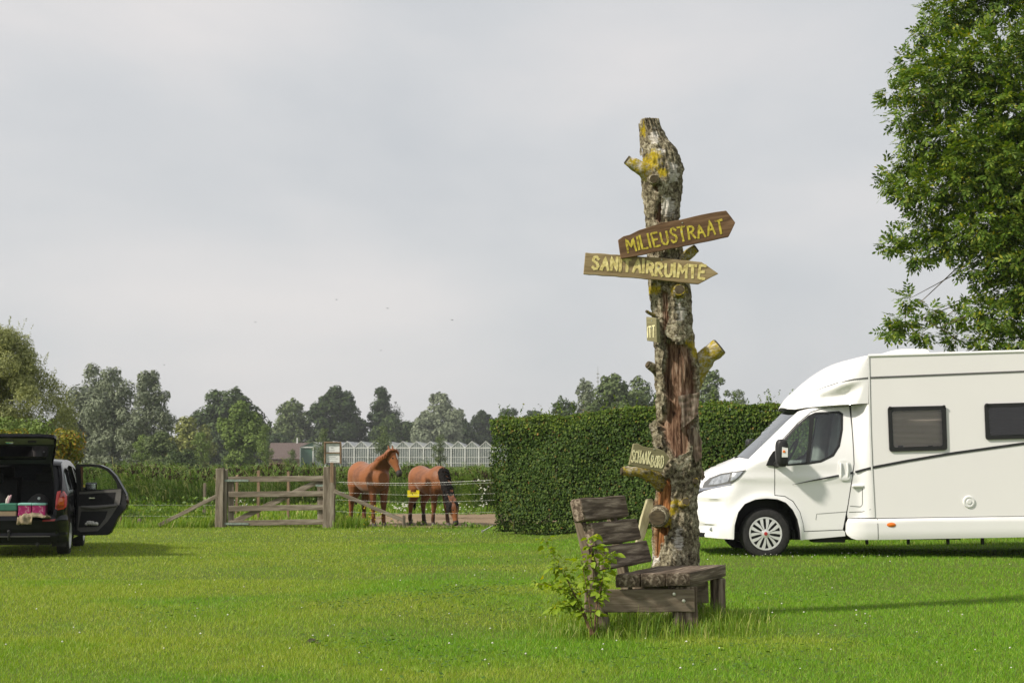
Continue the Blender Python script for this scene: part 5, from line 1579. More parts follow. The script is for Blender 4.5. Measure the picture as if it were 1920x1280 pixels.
M['hair_chestnut'] = surf('chestnut_hair', [(.3, (.13, .036, .010)), (.7, (.30, .10, .03))], scale=18, stretch=(4, 4, .6), rough=.5, bump=.01)
M['hoof'] = surf('hoof', [(.3, (.05, .042, .036)), (.7, (.12, .1, .085))], scale=20, rough=.7)
M['muzzle'] = surf('dark_muzzle', [(.3, (.022, .017, .016)), (.7, (.05, .04, .036))], scale=14, rough=.6)
M['eye'] = surf('eye', [(.3, (.006, .004, .003)), (.7, (.012, .008, .006))], scale=14, rough=.1, coat=.8)
M['blaze'] = surf('white_blaze', [(.3, (.62, .58, .54)), (.7, (.78, .75, .72))], scale=14, rough=.6)

def loft(mb, secs, n=20):
    """secs: (x, y, z, half-width, half-height, tilt of the section in the x-z plane)"""
    V = []
    for (x, y, z, w_, h, tl) in secs:
        w_ *= 1.16; h *= 1.05
        for k in range(n):
            an = 2 * math.pi * k / n
            u, v = math.cos(an) * w_, math.sin(an) * h
            V.append((x - v * math.sin(tl), y + u, z + v * math.cos(tl)))
    Fc = []
    for i in range(len(secs) - 1):
        for k in range(n):
            k2 = (k + 1) % n
            Fc.append((i * n + k, i * n + k2, (i + 1) * n + k2, (i + 1) * n + k))
    Fc += [tuple(range(n - 1, -1, -1)), tuple((len(secs) - 1) * n + k for k in range(n))]
    mb.add(V, Fc)
def horse(name, label, px, base_y, heading, scale, mat, hair, grazing, legs, group='horses in the paddock', headyaw=0.0):
    g = on_ground(px, base_y)
    rz = math.atan2(heading[1], heading[0])
    root = empty(name, (g.x, g.y, gzf(g.x, g.y) + .015), label, 'horse', group, rz)
    root.scale = (scale, scale, scale)
    mb = MB()
    loft(mb, [(-.80, 0, 1.22, .09, .12, 0), (-.76, 0, 1.23, .18, .21, 0), (-.64, 0, 1.24, .255, .285, 0), (-.48, 0, 1.245, .29, .31, 0), (-.28, 0, 1.20, .285, .30, 0), (-.05, 0, 1.135, .305, .33, 0), (.18, 0, 1.125, .30, .345, 0),
              (.38, 0, 1.17, .265, .375, 0), (.54, 0, 1.19, .235, .35, 0), (.68, 0, 1.17, .19, .27, 0), (.78, 0, 1.14, .11, .16, 0)], 24)
    def pth(*p): return Vector(p)
    if grazing:
        neck = [(.52, 0, 1.26, .17, .30, -.35), (.75, 0, 1.17, .14, .25, .15), (.96, 0, .95, .105, .20, .55), (1.10, 0, .72, .085, .165, .75), (1.17, 0, .56, .075, .13, .9)]
        hp0, hp1 = Vector((1.17, 0, .60)), Vector((1.27, 0, .06))
    else:
        neck = [(.44, 0, 1.26, .22, .40, -.42), (.62, 0, 1.36, .195, .36, -.55), (.79, .03, 1.48, .165, .31, -.66), (.93, .06, 1.61, .135, .25, -.76), (1.03, .09, 1.72, .11, .18, -.92)]
        hp0, hp1 = Vector((1.03, .09, 1.79)), Vector((1.32, .09, 1.22))
    loft(mb, neck, 20)
    # head along hp0 -> hp1, turned by headyaw about the poll
    ax = (hp1 - hp0); HL_ = ax.length; ax.normalize()
    ry = Matrix.Rotation(headyaw, 3, 'Z')
    ax = ry @ ax
    side = ry @ Vector((0, 1, 0))
    fr = side.cross(ax).normalized()                # forehead side or jaw side
    if fr.dot(Vector((1, 0, .4))) < 0: fr = -fr
    hs = [(-.04, .06, .075, .0), (.06, .098, .125, -.01), (.20, .115, .16, -.035), (.34, .102, .148, -.035), (.50, .078, .115, -.02), (.68, .062, .086, -.005), (.82, .062, .076, .0), (.94, .066, .072, -.004), (1.0, .05, .053, -.012)]
    V = []; n = 18
    for f, w_, h, o in hs:
        c = hp0 + ax * (f * HL_) + fr * o
        for k in range(n):
            an = 2 * math.pi * k / n
            V.append(c + side * (math.cos(an) * w_) + fr * (math.sin(an) * h))
    Fc = []
    for i in range(len(hs) - 1):
        for k in range(n):
            k2 = (k + 1) % n
            Fc.append((i * n + k, i * n + k2, (i + 1) * n + k2, (i + 1) * n + k))
    Fc += [tuple(range(n - 1, -1, -1)), tuple((len(hs) - 1) * n + k for k in range(n))]
    mb.add(V, Fc)
    # ears
    for sg in (-1, 1):
        b0 = hp0 - ax * .0 + side * (.055 * sg) + fr * .02
        e_ = b0 - ax * .17 + side * (.02 * sg) + fr * .015
        mb.tube([b0 + ax * .05, b0 - ax * .03, b0.lerp(e_, .55), e_], [.038, .042, .034, .008], 8, flat=.6)
    hoofs = []
    for kind, sg, dx, bend in legs:
        y = .135 * sg
        if kind == 'f':
            P = [(.47, y * .95, 1.16), (.50 + dx * .08, y * 1.1, .98), (.50 + dx * .3, y * 1.12, .78), (.505 + dx * .55 + bend * .03, y * 1.05, .50), (.50 + dx * .75, y * 1.05, .33), (.50 + dx * .92, y * 1.05, .165), (.525 + dx, y * 1.05, .085)]
            Rr = [.16, .135, .098, .07, .048, .054, .047]
        else:
            P = [(-.50, y * .8, 1.18), (-.46 + dx * .1, y * 1.15, .95), (-.50 + dx * .3, y * 1.15, .76), (-.655 + dx * .55, y * 1.1, .55), (-.655 + dx * .75, y * 1.08, .34), (-.65 + dx * .92, y * 1.08, .175), (-.62 + dx, y * 1.08, .085)]
            Rr = [.23, .20, .13, .076, .052, .058, .049]
        mb.tube(P, Rr, 14)
        hoofs.append(Vector(P[-1]))
    o = mb.build('body', mat, root, local=True)
    rm = o.modifiers.new('merge', 'REMESH'); rm.mode = 'VOXEL'; rm.voxel_size = .019; rm.use_smooth_shade = True
    sm = o.modifiers.new('soft', 'SMOOTH'); sm.factor = .5; sm.iterations = 5
    for h in hoofs:
        hm = MB(); hm.tube([h + Vector((0, 0, .01)), h + Vector((.012, 0, -.03)), h + Vector((.03, 0, -.085))], [.048, .057, .07], 14)
        hm.build('hoof', M['hoof'], root, smooth=50, local=True)
    # mane: overlapping locks along the crest
    crest = []
    for s in neck:
        crest.append(Vector((s[0] - s[4] * math.sin(s[5]), s[1], s[2] + s[4] * math.cos(s[5]))))
    crest.append(hp0 - ax * .03 + fr * .03)
    mn = MB(); r = random.Random(3)
    for k in range(170):
        f = r.uniform(.08, 1.0) * (len(crest) - 1)
        i = min(int(f), len(crest) - 2)
        p = crest[i].lerp(crest[i + 1], f - i)
        t = (crest[i + 1] - crest[i]).normalized()
        sg = -1 if r.random() < .78 else 1
        l = r.uniform(.14, .26) * (1.25 if grazing else 1)
        if grazing: dn = Vector((.15, sg * .55, -.9)).normalized(); inn = Vector((-.25, 0, 0))
        else: dn = Vector((-.35, sg * .5, -.8)).normalized(); inn = Vector((0, 0, 0))
        q0 = p + Vector((0, r.uniform(-.02, .02), .0)) - t * .0
        wv = .085 if not grazing else .065
        q1 = q0 + Vector((0, sg * wv, .01)) + dn * l * .45
        q2 = q1 + Vector((dn.x, dn.y * .25, dn.z)) * l * .55
        mn.tube([q0, q0.lerp(q1, .5) + Vector((0, sg * .015, .02)), q1, q2], [.03, .034, .028, .006], 6)
    # forelock
    for k in range(7):
        q = hp0 - ax * .02 + fr * .07 + side * r.uniform(-.03, .03)
        mn.tube([q, q + ax * .08 + fr * .05, q + ax * r.uniform(.14, .22) + fr * .035], [.018, .017, .004], 6)
    mn.build('mane', hair, root, smooth=60, local=True)
    tl = MB()
    for k in range(36):
        a0 = Vector((-.80 + r.uniform(-.02, .02), r.uniform(-.02, .02), 1.36))
        sp = r.uniform(-.075, .075)
        l = r.uniform(.75, 1.0) if grazing else r.uniform(.65, .9)
        tl.tube([a0, a0 + Vector((-.09, sp * .3, -.10)), a0 + Vector((-.10 + r.uniform(-.05, .03), sp, -.45)), a0 + Vector((-.06 + r.uniform(-.06, .05), sp * 1.1, -l))], [.03, .034, .030, .006], 6)
    tl.build('tail', M['hair_black'], root, smooth=60, local=True)
    # eyes, nostrils, muzzle
    for sg in (-1, 1):
        c = hp0 + ax * (.30 * HL_) + side * (.083 * sg) + fr * .045
        MB().lathe([(0, -.02), (.017, -.012), (.022, 0), (.017, .012), (0, .02)], c, 'y', 12).build('eye', M['eye'], root, smooth=80, local=True)
        c = hp0 + ax * (.93 * HL_) + side * (.046 * sg) + fr * .035
        MB().lathe([(0, -.016), (.012, -.010), (.016, 0), (.012, .010), (0, .016)], c, 'y', 10).build('nostril', M['eye'], root, smooth=80, local=True)
    mz = MB(); V = []
    for f, w_, h, o_ in ((.80, .064, .079, 0), (.88, .068, .077, -.002), (.95, .0665, .071, -.004), (1.0, .055, .055, -.012), (1.02, .02, .02, -.014)):
        c = hp0 + ax * (f * HL_) + fr * o_
        for k in range(18):
            an = 2 * math.pi * k / 18
            V.append(c + side * (math.cos(an) * w_ * 1.01) + fr * (math.sin(an) * h * 1.01))
    mz.add(V, [(i * 18 + k, i * 18 + (k + 1) % 18, (i + 1) * 18 + (k + 1) % 18, (i + 1) * 18 + k) for i in range(4) for k in range(18)])
    mz.build('muzzle', M['muzzle'], root, smooth=80, local=True)
    if not grazing:
        bz = MB(); V = []
        for f, w_, h in ((.16, .008, .128), (.22, .022, .124), (.30, .020, .114), (.40, .008, .102), (.55, .010, .092), (.72, .018, .084), (.80, .014, .081)):
            c = hp0 + ax * (f * HL_) + fr * h
            V += [c + side * w_ + fr * .004, c - side * w_ + fr * .004]
        bz.add(V, [(2 * i, 2 * i + 1, 2 * i + 3, 2 * i + 2) for i in range(6) if i != 3])
        bz.build('blaze', M['blaze'], root, smooth=80, local=True)
    return root
horse('horse', 'chestnut horse standing with raised head and white star', 692, 986, (.50, -.87), .97, M['chestnut'], M['hair_chestnut'], False, [('f', 1, .02, 0), ('f', -1, .06, 0), ('h', 1, .05, 0), ('h', -1, -.12, 0)], headyaw=.38)
horse('horse', 'bay horse with black mane grazing beside the standing one', 806, 986, (.56, -.83), .90, M['bay'], M['hair_black'], True, [('f', 1, .16, 0), ('f', -1, -.12, 0), ('h', 1, .10, 0), ('h', -1, -.14, 0)], headyaw=.15)

# ------------------------------------------------------------------ greenhouse, shed, house
M['gh_frame'] = surf('white_greenhouse_frame', [(.3, (.60, .60, .57)), (.7, (.72, .72, .69))], scale=.5, rough=.5)
def mixed_glass(name, col, alpha, rough=.15):
    m, N, L = new_mat(name)
    out = N.new('ShaderNodeOutputMaterial'); p = N.new('ShaderNodeBsdfPrincipled'); t = N.new('ShaderNodeBsdfTransparent'); mx = N.new('ShaderNodeMixShader')
    tc = N.new('ShaderNodeTexCoord'); n = N.new('ShaderNodeTexNoise'); n.inputs['Scale'].default_value = .4
    L.new(tc.outputs['Object'], n.inputs['Vector'])
    r = ramp(N, [(.35, [c * .8 for c in col]), (.65, [min(1, c * 1.12) for c in col])]); L.new(n.outputs['Fac'], r.inputs[0]); L.new(r.outputs[0], p.inputs['Base Color'])
    p.inputs['Roughness'].default_value = rough; mx.inputs[0].default_value = alpha
    L.new(t.outputs[0], mx.inputs[1]); L.new(p.outputs[0], mx.inputs[2]); L.new(mx.outputs[0], out.inputs[0])
    return m
M['gh_glass'] = mixed_glass('greenhouse_glass', (.34, .38, .37), .55)
M['gh_roof'] = mixed_glass('whitewashed_roof_glass', (.84, .85, .86), .97)
GHY = 345.0
sG = F / GHY
bayw = 25.9 / sG
x_start = at(612, 862, GHY).x
gh = empty('greenhouse', (x_start + bayw * 7, GHY, 0), 'long glass greenhouse with white gabled bays behind the horses', 'greenhouse')
eave, ridge, dep = CAM_H + (862 - 839) / sG, CAM_H + (862 - 827) / sG, 60.0
for k in range(16):
    x0 = x_start + k * bayw; x1 = x0 + bayw; xm = (x0 + x1) / 2
    pane = MB().add([(x0, GHY, .1), (x1, GHY, .1), (x1, GHY, eave), (xm, GHY, ridge), (x0, GHY, eave)], [(0, 1, 2, 3, 4)]).build('glass_wall', M['gh_glass'], gh)
    bars = MB()
    for j in range(1, 6):
        xx = x0 + bayw * j / 6
        bars.box((xx, GHY - .05, eave / 2), (.085, .08, eave))
    for zz in (.9, eave * .5, eave - .05): bars.box((xm, GHY - .06, zz), (bayw, .08, .10 if zz < eave - .1 else .22))
    for (a, b) in (((x0, eave), (xm, ridge)), ((xm, ridge), (x1, eave))):
        ang = math.atan2(b[1] - a[1], b[0] - a[0])
        bars.box(((a[0] + b[0]) / 2, GHY - .07, (a[1] + b[1]) / 2), (math.dist(a, b), .1, .12), Matrix.Rotation(-ang, 3, 'Y'))
    for j in (2, 3, 4):
        xx = x0 + bayw * j / 6
        hz = eave + (ridge - eave) * (1 - abs(xx - xm) / (bayw / 2))
        bars.box((xx, GHY - .05, (eave + hz) / 2), (.06, .06, hz - eave))
    bars.build('glazing_bars', M['gh_frame'], pane)['kind'] = 'stuff'
    MB().box((x0, GHY - .12, eave / 2), (.26, .2, eave + .2)).build('post', M['gh_frame'], gh)
    MB().add([(x0, GHY, eave), (xm, GHY, ridge), (xm, GHY + dep, ridge), (x0, GHY + dep, eave), (x1, GHY, eave), (x1, GHY + dep, eave)], [(0, 1, 2, 3), (1, 4, 5, 2)]).build('roof_span', M['gh_roof'], gh)
M['crop'] = surf('greenhouse_crop', [(.35, (.10, .14, .075)), (.65, (.24, .27, .20))], scale=.6, stretch=(1, 1, .4), rough=.9)
MB().box((x_start + bayw * 8, GHY + 20, 1.6), (bayw * 16 - 1, 30, 3.0)).build('crop_rows', M['crop'], gh)
MB().box((x_start + .1, GHY + dep / 2, eave / 2), (.1, dep - 1, eave)).build('side_wall', M['gh_glass'], gh)
M['shed_green'] = surf('green_sheet_metal', [(.3, (.055, .115, .085)), (.7, (.075, .145, .11))], scale=.8, stretch=(6, 6, .3), rough=.5)
SY = 335.0; sS = F / SY
def sp(x, y, dy=0): return at(x, y, SY + dy)
shed = empty('green_shed', (sp(577, 862).x, SY, 0), 'green metal shed with white corner trim left of the greenhouse', 'shed')
xa, xb, xc = sp(563, 862).x, sp(587, 862).x, sp(610, 862).x
ez, rz_ = sp(0, 838).z, sp(0, 828.5).z
MB().add([(xa, SY, 0), (xb, SY, 0), (xb, SY, ez), ((xa + xc) / 2, SY, rz_), (xa, SY, ez)], [(0, 1, 2, 3, 4)]).build('front_wall', M['shed_green'], shed)
MB().add([(xb, SY, 0), (xc, SY, 0), (xc, SY, ez), ((xa + xc) / 2, SY, rz_), (xb, SY, ez)], [(0, 1, 2, 3, 4)]).build('side_bay', M['gh_glass'], shed)
for x in (xa, xb, xc): MB().box((x, SY - .1, ez / 2), (.22, .2, ez)).build('corner_trim', M['gh_frame'], shed)
MB().box(((xa + xb) / 2, SY - .1, ez), (xb - xa, .2, .25)).build('eaves_trim', M['gh_frame'], shed)
MB().add([(xa - .2, SY - .3, ez), ((xa + xc) / 2, SY - .3, rz_ + .1), ((xa + xc) / 2, SY + 18, rz_ + .1), (xa - .2, SY + 18, ez), (xc + .2, SY - .3, ez), (xc + .2, SY + 18, ez)], [(0, 1, 2, 3), (1, 4, 5, 2)]).build('roof', M['gh_roof'], shed)
MB().add([(xa, SY, 0), (xa, SY + 18, 0), (xa, SY + 18, ez), (xa, SY, ez)], [(0, 1, 2, 3)]).build('side_wall', M['shed_green'], shed)
M['roof_brown'] = surf('brown_roof_tiles', [(.3, (.075, .052, .045)), (.7, (.135, .10, .09))], scale=2, stretch=(3, 1, 3), rough=.8, bump=.03)
M['brick_wall'] = surf('brown_brick', [(.3, (.15, .085, .06)), (.7, (.23, .14, .10))], scale=5, rough=.9)
HY = 362.0
def hpp(x, y): return at(x, y, HY)
hs_ = empty('brick_house', (hpp(545, 862).x, HY, 0), 'low house with a long brown tiled roof left of the green shed', 'house')
x0, x1 = hpp(504, 862).x, hpp(578, 862).x
ze, zr = hpp(0, 860).z, hpp(0, 829.5).z
MB().box(((x0 + x1) / 2, HY + 3.5, ze / 2), (x1 - x0, 7, ze)).build('wall', M['brick_wall'], hs_)
rf = MB().add([(x0 - .4, HY - .5, ze), (x1 + .4, HY - .5, ze), (x1 + .2, HY + 3.5, zr), (x0 - .2, HY + 3.5, zr), (x0 - .4, HY + 7.5, ze), (x1 + .4, HY + 7.5, ze)], [(0, 1, 2, 3), (3, 2, 5, 4), (0, 3, 4), (1, 5, 2)]).build('roof', M['roof_brown'], hs_)
MB().box((hpp(553, 862).x, HY + 3.5, zr + .5), (.3, .3, 1.4)).build('flue_pipe', M['gh_frame'], rf)
HY2 = 260.0
h2 = empty('brick_house', (at(315, 862, HY2).x, HY2, 0), 'bit of an orange tiled house showing between trees below the grey willows', 'house')
M['roof_orange'] = surf('orange_roof_tiles', [(.3, (.22, .09, .05)), (.7, (.30, .14, .08))], scale=2, rough=.8, bump=.03)
x0, x1 = at(300, 862, HY2).x, at(334, 862, HY2).x
ze, zr = at(0, 858, HY2).z, at(0, 834, HY2).z
MB().box(((x0 + x1) / 2, HY2 + 3, ze / 2), (x1 - x0, 6, ze)).build('wall', M['brick_wall'], h2)
MB().add([(x0 - .3, HY2 - .3, ze), (x1 + .3, HY2 - .3, ze), (x1 + .1, HY2 + 3, zr), (x0 - .1, HY2 + 3, zr), (x0 - .3, HY2 + 6.3, ze), (x1 + .3, HY2 + 6.3, ze)], [(0, 1, 2, 3), (3, 2, 5, 4), (0, 3, 4), (1, 5, 2)]).build('roof', M['roof_orange'], h2)
# radio mast far behind
MY = 520.0
for (px, yt, lab) in ((1121, 686, 'thin far radio mast rising over the trees left of the trunk'), (1426, 742, 'thin far radio mast beside the motorhome windscreen')):
    a, b = at(px, yt, MY), at(px, 862, MY)
    ms = empty('radio_mast', (a.x, MY, 0), lab, 'mast', 'far radio masts')
    h = a.z
    MB().tube([(0, 0, 0), (0, 0, h * .8), (0, 0, h)], [.22, .12, .05], 5).build('pole', M['wire_steel'], ms, local=True)
    mb = MB()
    for f in (.84, .88, .92): mb.box((0, 0, h * f), (.9, .1, .35))
    mb.build('antenna', M['wire_steel'], ms, local=True)['kind'] = 'stuff'
# birds
M['bird'] = surf('bird_feathers', [(.3, (.05, .05, .055)), (.7, (.11, .11, .12))], scale=20, rough=.9)
for i, (px, py, lab) in enumerate(((848, 600, 'tiny bird flying above the hedge end'), (727, 578, 'tiny bird flying above the dome-shaped willow'), (631, 562, 'highest of the tiny birds over the tall dark tree'), (479, 604, 'tiny bird flying over the lime-green tree'), (308, 684, 'tiny bird flying beside the pointed willow top'), (714, 657, 'tiny bird flying low over the conifer'))):
    c = at(px, py, 90 + 6 * i)
    bd = empty('flying_bird', c, lab, 'bird', 'birds in the sky'); bd.scale = (.65, .65, .65)
    MB().tube([(-.07, 0, 0), (-.02, 0, .005), (.04, 0, 0), (.08, 0, 0)], [.008, .028, .022, .004], 8).build('body', M['bird'], bd, local=True, smooth=60)
    for sg in (-1, 1):
        MB().add([(-.03, 0, .01), (.03, 0, .01), (.03, sg * .02 + .0, .01), (.02 + sg * .09, sg * .07, .06), (-.03 + sg * .14, sg * .1, .03), (-.03 + sg * .07, sg * .05, .04)], [(0, 1, 3, 5), (5, 3, 4)]).build('wing', M['bird'], bd, local=True)
# ------------------------------------------------------------------ motorhome
def v5(zx, zy):
    p = at(1290 + zx / 3.048, 640 + zy / 3.048, VAN_Y)
    return (p.x, p.z)
def v5s(l): return [v5(*q) for q in l]
WC = v5(450, 1087)                                   # front wheel centre
van = empty('motorhome', (WC[0], VAN_Y + 1.15, VAN_Z), 'white semi-integrated motorhome parked at the right with its nose to the left', 'motorhome')
YC = VAN_Y + 1.15                                    # middle plane
CAB0 = VAN_Y + .06
nose = v5s([(66, 1135), (58, 1060), (56, 1000), (57, 930), (62, 885), (78, 852), (98, 828), (114, 797), (150, 752), (200, 722), (260, 697), (335, 667), (348, 656), (500, 519), (640, 385), (668, 358)])
nz_ = np.array([p[1] for p in nose]); nx_ = np.array([p[0] for p in nose])
zbelt = v5(0, 705)[1]
def dimple(x, z, poly_c, hx, hz, dep):
    u = 1 - float(sstep(abs(x - poly_c[0]), hx * .6, hx)); w_ = 1 - float(sstep(abs(z - poly_c[1]), hz * .6, hz))
    return dep * u * w_
D1, D2 = v5(140, 940), v5(112, 1076)
def cab_y(x, z, d=0.0):
    xn = float(np.interp(z, nz_, nx_))
    wr = float(np.interp(z, [.55, .9, 1.25, 1.5, 2.2], [.52, .60, .50, .34, .30]))
    y = CAB0 + .24 * max(0, (z - zbelt) / .95) ** 1.35 + .05 * max(0, (.62 - z) / .4) ** 2
    y -= .012 * math.exp(-((z - v5(0, 780)[1]) / .05) ** 2)               # swage line
    t = (xn + wr - x) / wr
    if t > 0:
        t = min(t, 1.0)
        y = y + (YC - y) * (1 - math.sqrt(max(0, 1 - t ** 2.4))) * 1.0
    r = math.hypot(x - WC[0], z - WC[1])
    y -= .035 * math.exp(-((r - .47) / .07) ** 2) * (1 if z > WC[1] - .2 else 0)
    y += dimple(x, z, D1, .17, .09, .07) + dimple(x, z, D2, .16, .075, .07)
    return y + d
def cmap(off=0.0, thin=1.0, mirror=False):
    def f(x, z, d):
        y = min(cab_y(x, z, off + d), YC)
        return Vector((x, 2 * YC - y if mirror else y, z))
    return f
def both(name, loops, mat, off=0.0, thick=.02, gx=.05, gy=.06, parent=van, smooth=40, joined=False):
    L2 = [v5s(l) for l in loops]
    if joined:
        mb = MB(); mb.panel(L2, cmap(off), thick, gx, gy); mb.panel(L2, cmap(off, 1, True), thick, gx, gy)
        return mb.build(name, mat, parent, smooth=smooth)
    a = MB(); a.panel(L2, cmap(off), thick, gx, gy); a = a.build(name, mat, parent, smooth=smooth)
    b = MB(); b.panel(L2, cmap(off, 1, True), thick, gx, gy); b.build(name, mat, parent, smooth=smooth)
    return a
arch = [(265, 1131), (268, 1050), (288, 975), (326, 927), (386, 902), (450, 896), (512, 900), (562, 920), (602, 962), (628, 1015), (642, 1075), (649, 1135)]
nose5 = [(66, 1122), (58, 1060), (56, 1000), (57, 930), (62, 885), (78, 852), (98, 828), (114, 797), (132, 772), (150, 752), (175, 736), (200, 722), (230, 709), (260, 697), (300, 681), (335, 667), (346, 660)]
both('cab_shell', [[*nose5, (366, 672), (422, 620), (512, 536), (602, 450), (664, 394), (702, 378), (800, 361), (948, 356), (948, 362), (800, 374), (722, 397), (642, 462), (547, 560), (497, 690), (497, 880), (556, 886), (602, 914), (642, 974), (660, 1040), (666, 1087), (890, 1078), (902, 1086), (905, 1112), *arch[::-1]]], M['white_paint'], joined=True, gx=.035, gy=.04)
both('windscreen', [[(348, 656), (500, 519), (640, 385), (655, 372), (664, 392), (602, 449), (512, 535), (422, 619), (366, 671)]], M['glass_screen'], off=.004, thick=0, joined=True, gx=.02, gy=.05)
U = [(557, 558), (640, 472), (705, 419), (746, 402), (884, 394), (906, 408), (899, 505), (877, 598), (839, 655), (767, 690), (690, 702), (568, 710), (561, 640)]
door = [(501, 690), (549, 565), (645, 467), (724, 402), (800, 379), (944, 366), (950, 500), (952, 700), (938, 800), (918, 930), (890, 1074), (669, 1083), (662, 1038), (645, 972), (606, 911), (558, 882), (501, 876)]
G1 = [(568, 564), (640, 487), (700, 436), (712, 430), (700, 560), (680, 690), (578, 700), (572, 640)]
G2 = [(742, 414), (878, 404), (894, 414), (888, 500), (868, 588), (832, 643), (762, 678), (700, 688), (716, 570)]
dl = both('cab_door', [door, U], M['white_paint'], gx=.05, gy=.06)
for mir in (False, True):
    fr_ = MB(); fr_.panel([v5s(U), v5s(G1), v5s(G2)], cmap(-.003, 1, mir), .03, .08, .08)
    fr_.build('window_seal', M['black_plastic'], van, smooth=40)
    for g in (G1, G2):
        gm = MB(); gm.panel([v5s(g)], cmap(.008, 1, mir), 0, .1, .1); gm.build('window_pane', M['glass'], van, smooth=40)
def ribbon(pts, w_, fm, off=-.003):
    """thin strip along a line in the side view"""
    P = []
    for a, b in zip(pts[:-1], pts[1:]):
        n = max(1, int(math.dist(a, b) / .06))
        for k in range(n): P.append((a[0] + (b[0] - a[0]) * k / n, a[1] + (b[1] - a[1]) * k / n))
    P.append(pts[-1])
    mb = MB(); V = []
    for i, q in enumerate(P):
        a, b = P[max(0, i - 1)], P[min(len(P) - 1, i + 1)]
        dx, dz = b[0] - a[0], b[1] - a[1]; l = math.hypot(dx, dz) or 1
        ww = w_ if not hasattr(w_, '__call__') else w_(i / (len(P) - 1))
        V += [fm(q[0] - dz / l * ww / 2, q[1] + dx / l * ww / 2, off), fm(q[0] + dz / l * ww / 2, q[1] - dx / l * ww / 2, off)]
    mb.add(V, [(2 * i, 2 * i + 1, 2 * i + 3, 2 * i + 2) for i in range(len(P) - 1)])
    return mb
C0 = cmap()
for pts in ([(499, 700), (499, 878), (556, 884), (604, 912), (643, 973), (661, 1040), (667, 1085)], [(499, 690), (548, 562), (643, 465), (723, 399), (800, 376), (946, 364), (952, 500), (954, 700), (940, 800), (920, 930), (893, 1072)], [(667, 1085), (892, 1076)], [(332, 670), (330, 730)], [(735, 1020), (740, 985), (915, 972)]):
    ribbon(v5s(pts), .0055, C0).build('shut_line', M['seam'], van)
# door handle
h0 = v5(897, 735)
mb = MB()
for sx in (-1, 1):
    mb.tube([(h0[0] + sx * .045, CAB0 - .012, h0[1] - .10), (h0[0] + sx * .05, CAB0 - .03, h0[1]), (h0[0] + sx * .045, CAB0 - .012, h0[1] + .10)], .016, 8)
hb = MB(); hb.panel([[(h0[0] + .085 * math.copysign(abs(math.cos(a)) ** .6, math.cos(a)), h0[1] + .145 * math.copysign(abs(math.sin(a)) ** .6, math.sin(a))) for a in np.linspace(0, 2 * math.pi, 24, endpoint=False)]], cmap(-.012), .012, .1, .1)
mb.add(hb.v, hb.f)
mb.build('door_handle', M['white_plastic'], van, smooth=50)
# headlamp, grille, badge strip, recesses
hl = both('headlamp', [[(112, 840), (128, 806), (152, 781), (205, 754), (270, 742), (333, 734), (306, 769), (256, 810), (190, 824)]], M['graphite_mid'], off=-.008, thick=.01, gx=.03, gy=.03)
for mir in (False, True):
    for poly in ([(140, 822), (160, 788), (205, 764), (248, 756), (235, 800), (190, 814)], [(245, 800), (262, 752), (318, 741), (296, 768), (262, 798)]):
        mb = MB(); mb.panel([v5s(poly)], cmap(-.012, 1, mir), .004, .03, .03); mb.build('reflector', M['lens_clear'], van, smooth=40)
both('grille', [[(60, 898), (66, 868), (84, 846), (100, 828), (112, 842), (180, 826), (170, 838), (116, 856), (92, 874), (74, 900)]], M['black_plastic'], off=-.006, thick=.01, gx=.03, gy=.03, joined=True)
both('chrome_strip', [[(64, 872), (84, 848), (100, 830), (112, 842), (250, 812), (252, 818), (114, 852), (90, 862), (70, 884)]], M['chrome'], off=-.009, thick=.006, gx=.03, gy=.03, joined=True)
fog = v5(152, 1078)
MB().lathe([(0, -.01), (.028, -.008), (.035, .01)], (fog[0], cab_y(*fog) - .005, fog[1]), 'y', 14).build('fog_lamp', M['lens_clear'], van, smooth=40)
# overcab roof cap
cap = [(611, 363), (624, 338), (640, 314), (668, 285), (700, 259), (730, 231), (762, 204), (805, 172), (850, 143), (885, 123), (920, 106), (950, 93), (985, 82), (1031, 77), (1032, 353), (900, 359), (780, 366), (700, 373), (650, 381), (622, 376)]
capo = v5s([(606, 372), (611, 363), (624, 338), (640, 314), (668, 285), (700, 259), (730, 231), (762, 204), (805, 172), (850, 143), (885, 123), (920, 106), (950, 93), (985, 82), (1031, 77)])
cz = np.array([p[1] for p in capo]); capx = np.array([p[0] for p in capo])
scoop = v5s([(640, 345), (720, 318), (800, 275), (900, 246), (1015, 230)])
sx_ = np.array([p[0] for p in scoop]); sz_ = np.array([p[1] for p in scoop])
def cap_y(x, z, d=0.0):
    xn = float(np.interp(z, cz, capx))
    wr = float(np.interp(z, [2.0, 2.3, 2.6, 2.75], [.55, .8, 1.1, 1.2]))
    wr = max(.04, min(wr, (capx[-1] - xn) * .98))
    y = VAN_Y + .01
    t = (xn + wr - x) / wr
    if t > 0: y = y + (YC - y) * (1 - math.sqrt(max(0, 1 - min(t, 1.0) ** 2.6)))
    below = float(np.interp(x, sx_, sz_)) - z
    x_r = v5(1018, 0)[0] - .16 * max(0, below / .35)
    m = float(sstep(below, -.03, .16)) * (1 - float(sstep(x, x_r - .22, x_r))) * float(sstep(x, sx_[0] - .05, sx_[0] + .45))
    low = float(sstep(below, .10, .42))
    y += m * (.13 - .07 * low)
    return min(y + d, YC)
def capmap(off=0.0, mir=False):
    def f(x, z, d):
        y = cap_y(x, z, off + d)
        return Vector((x, 2 * YC - y if mir else y, z))
    return f
mb = MB()
for mir in (False, True): mb.panel([v5s(cap)], capmap(0, mir), .03, .022, .018)
mb.build('overcab_fairing', M['white_paint'], van, smooth=40)
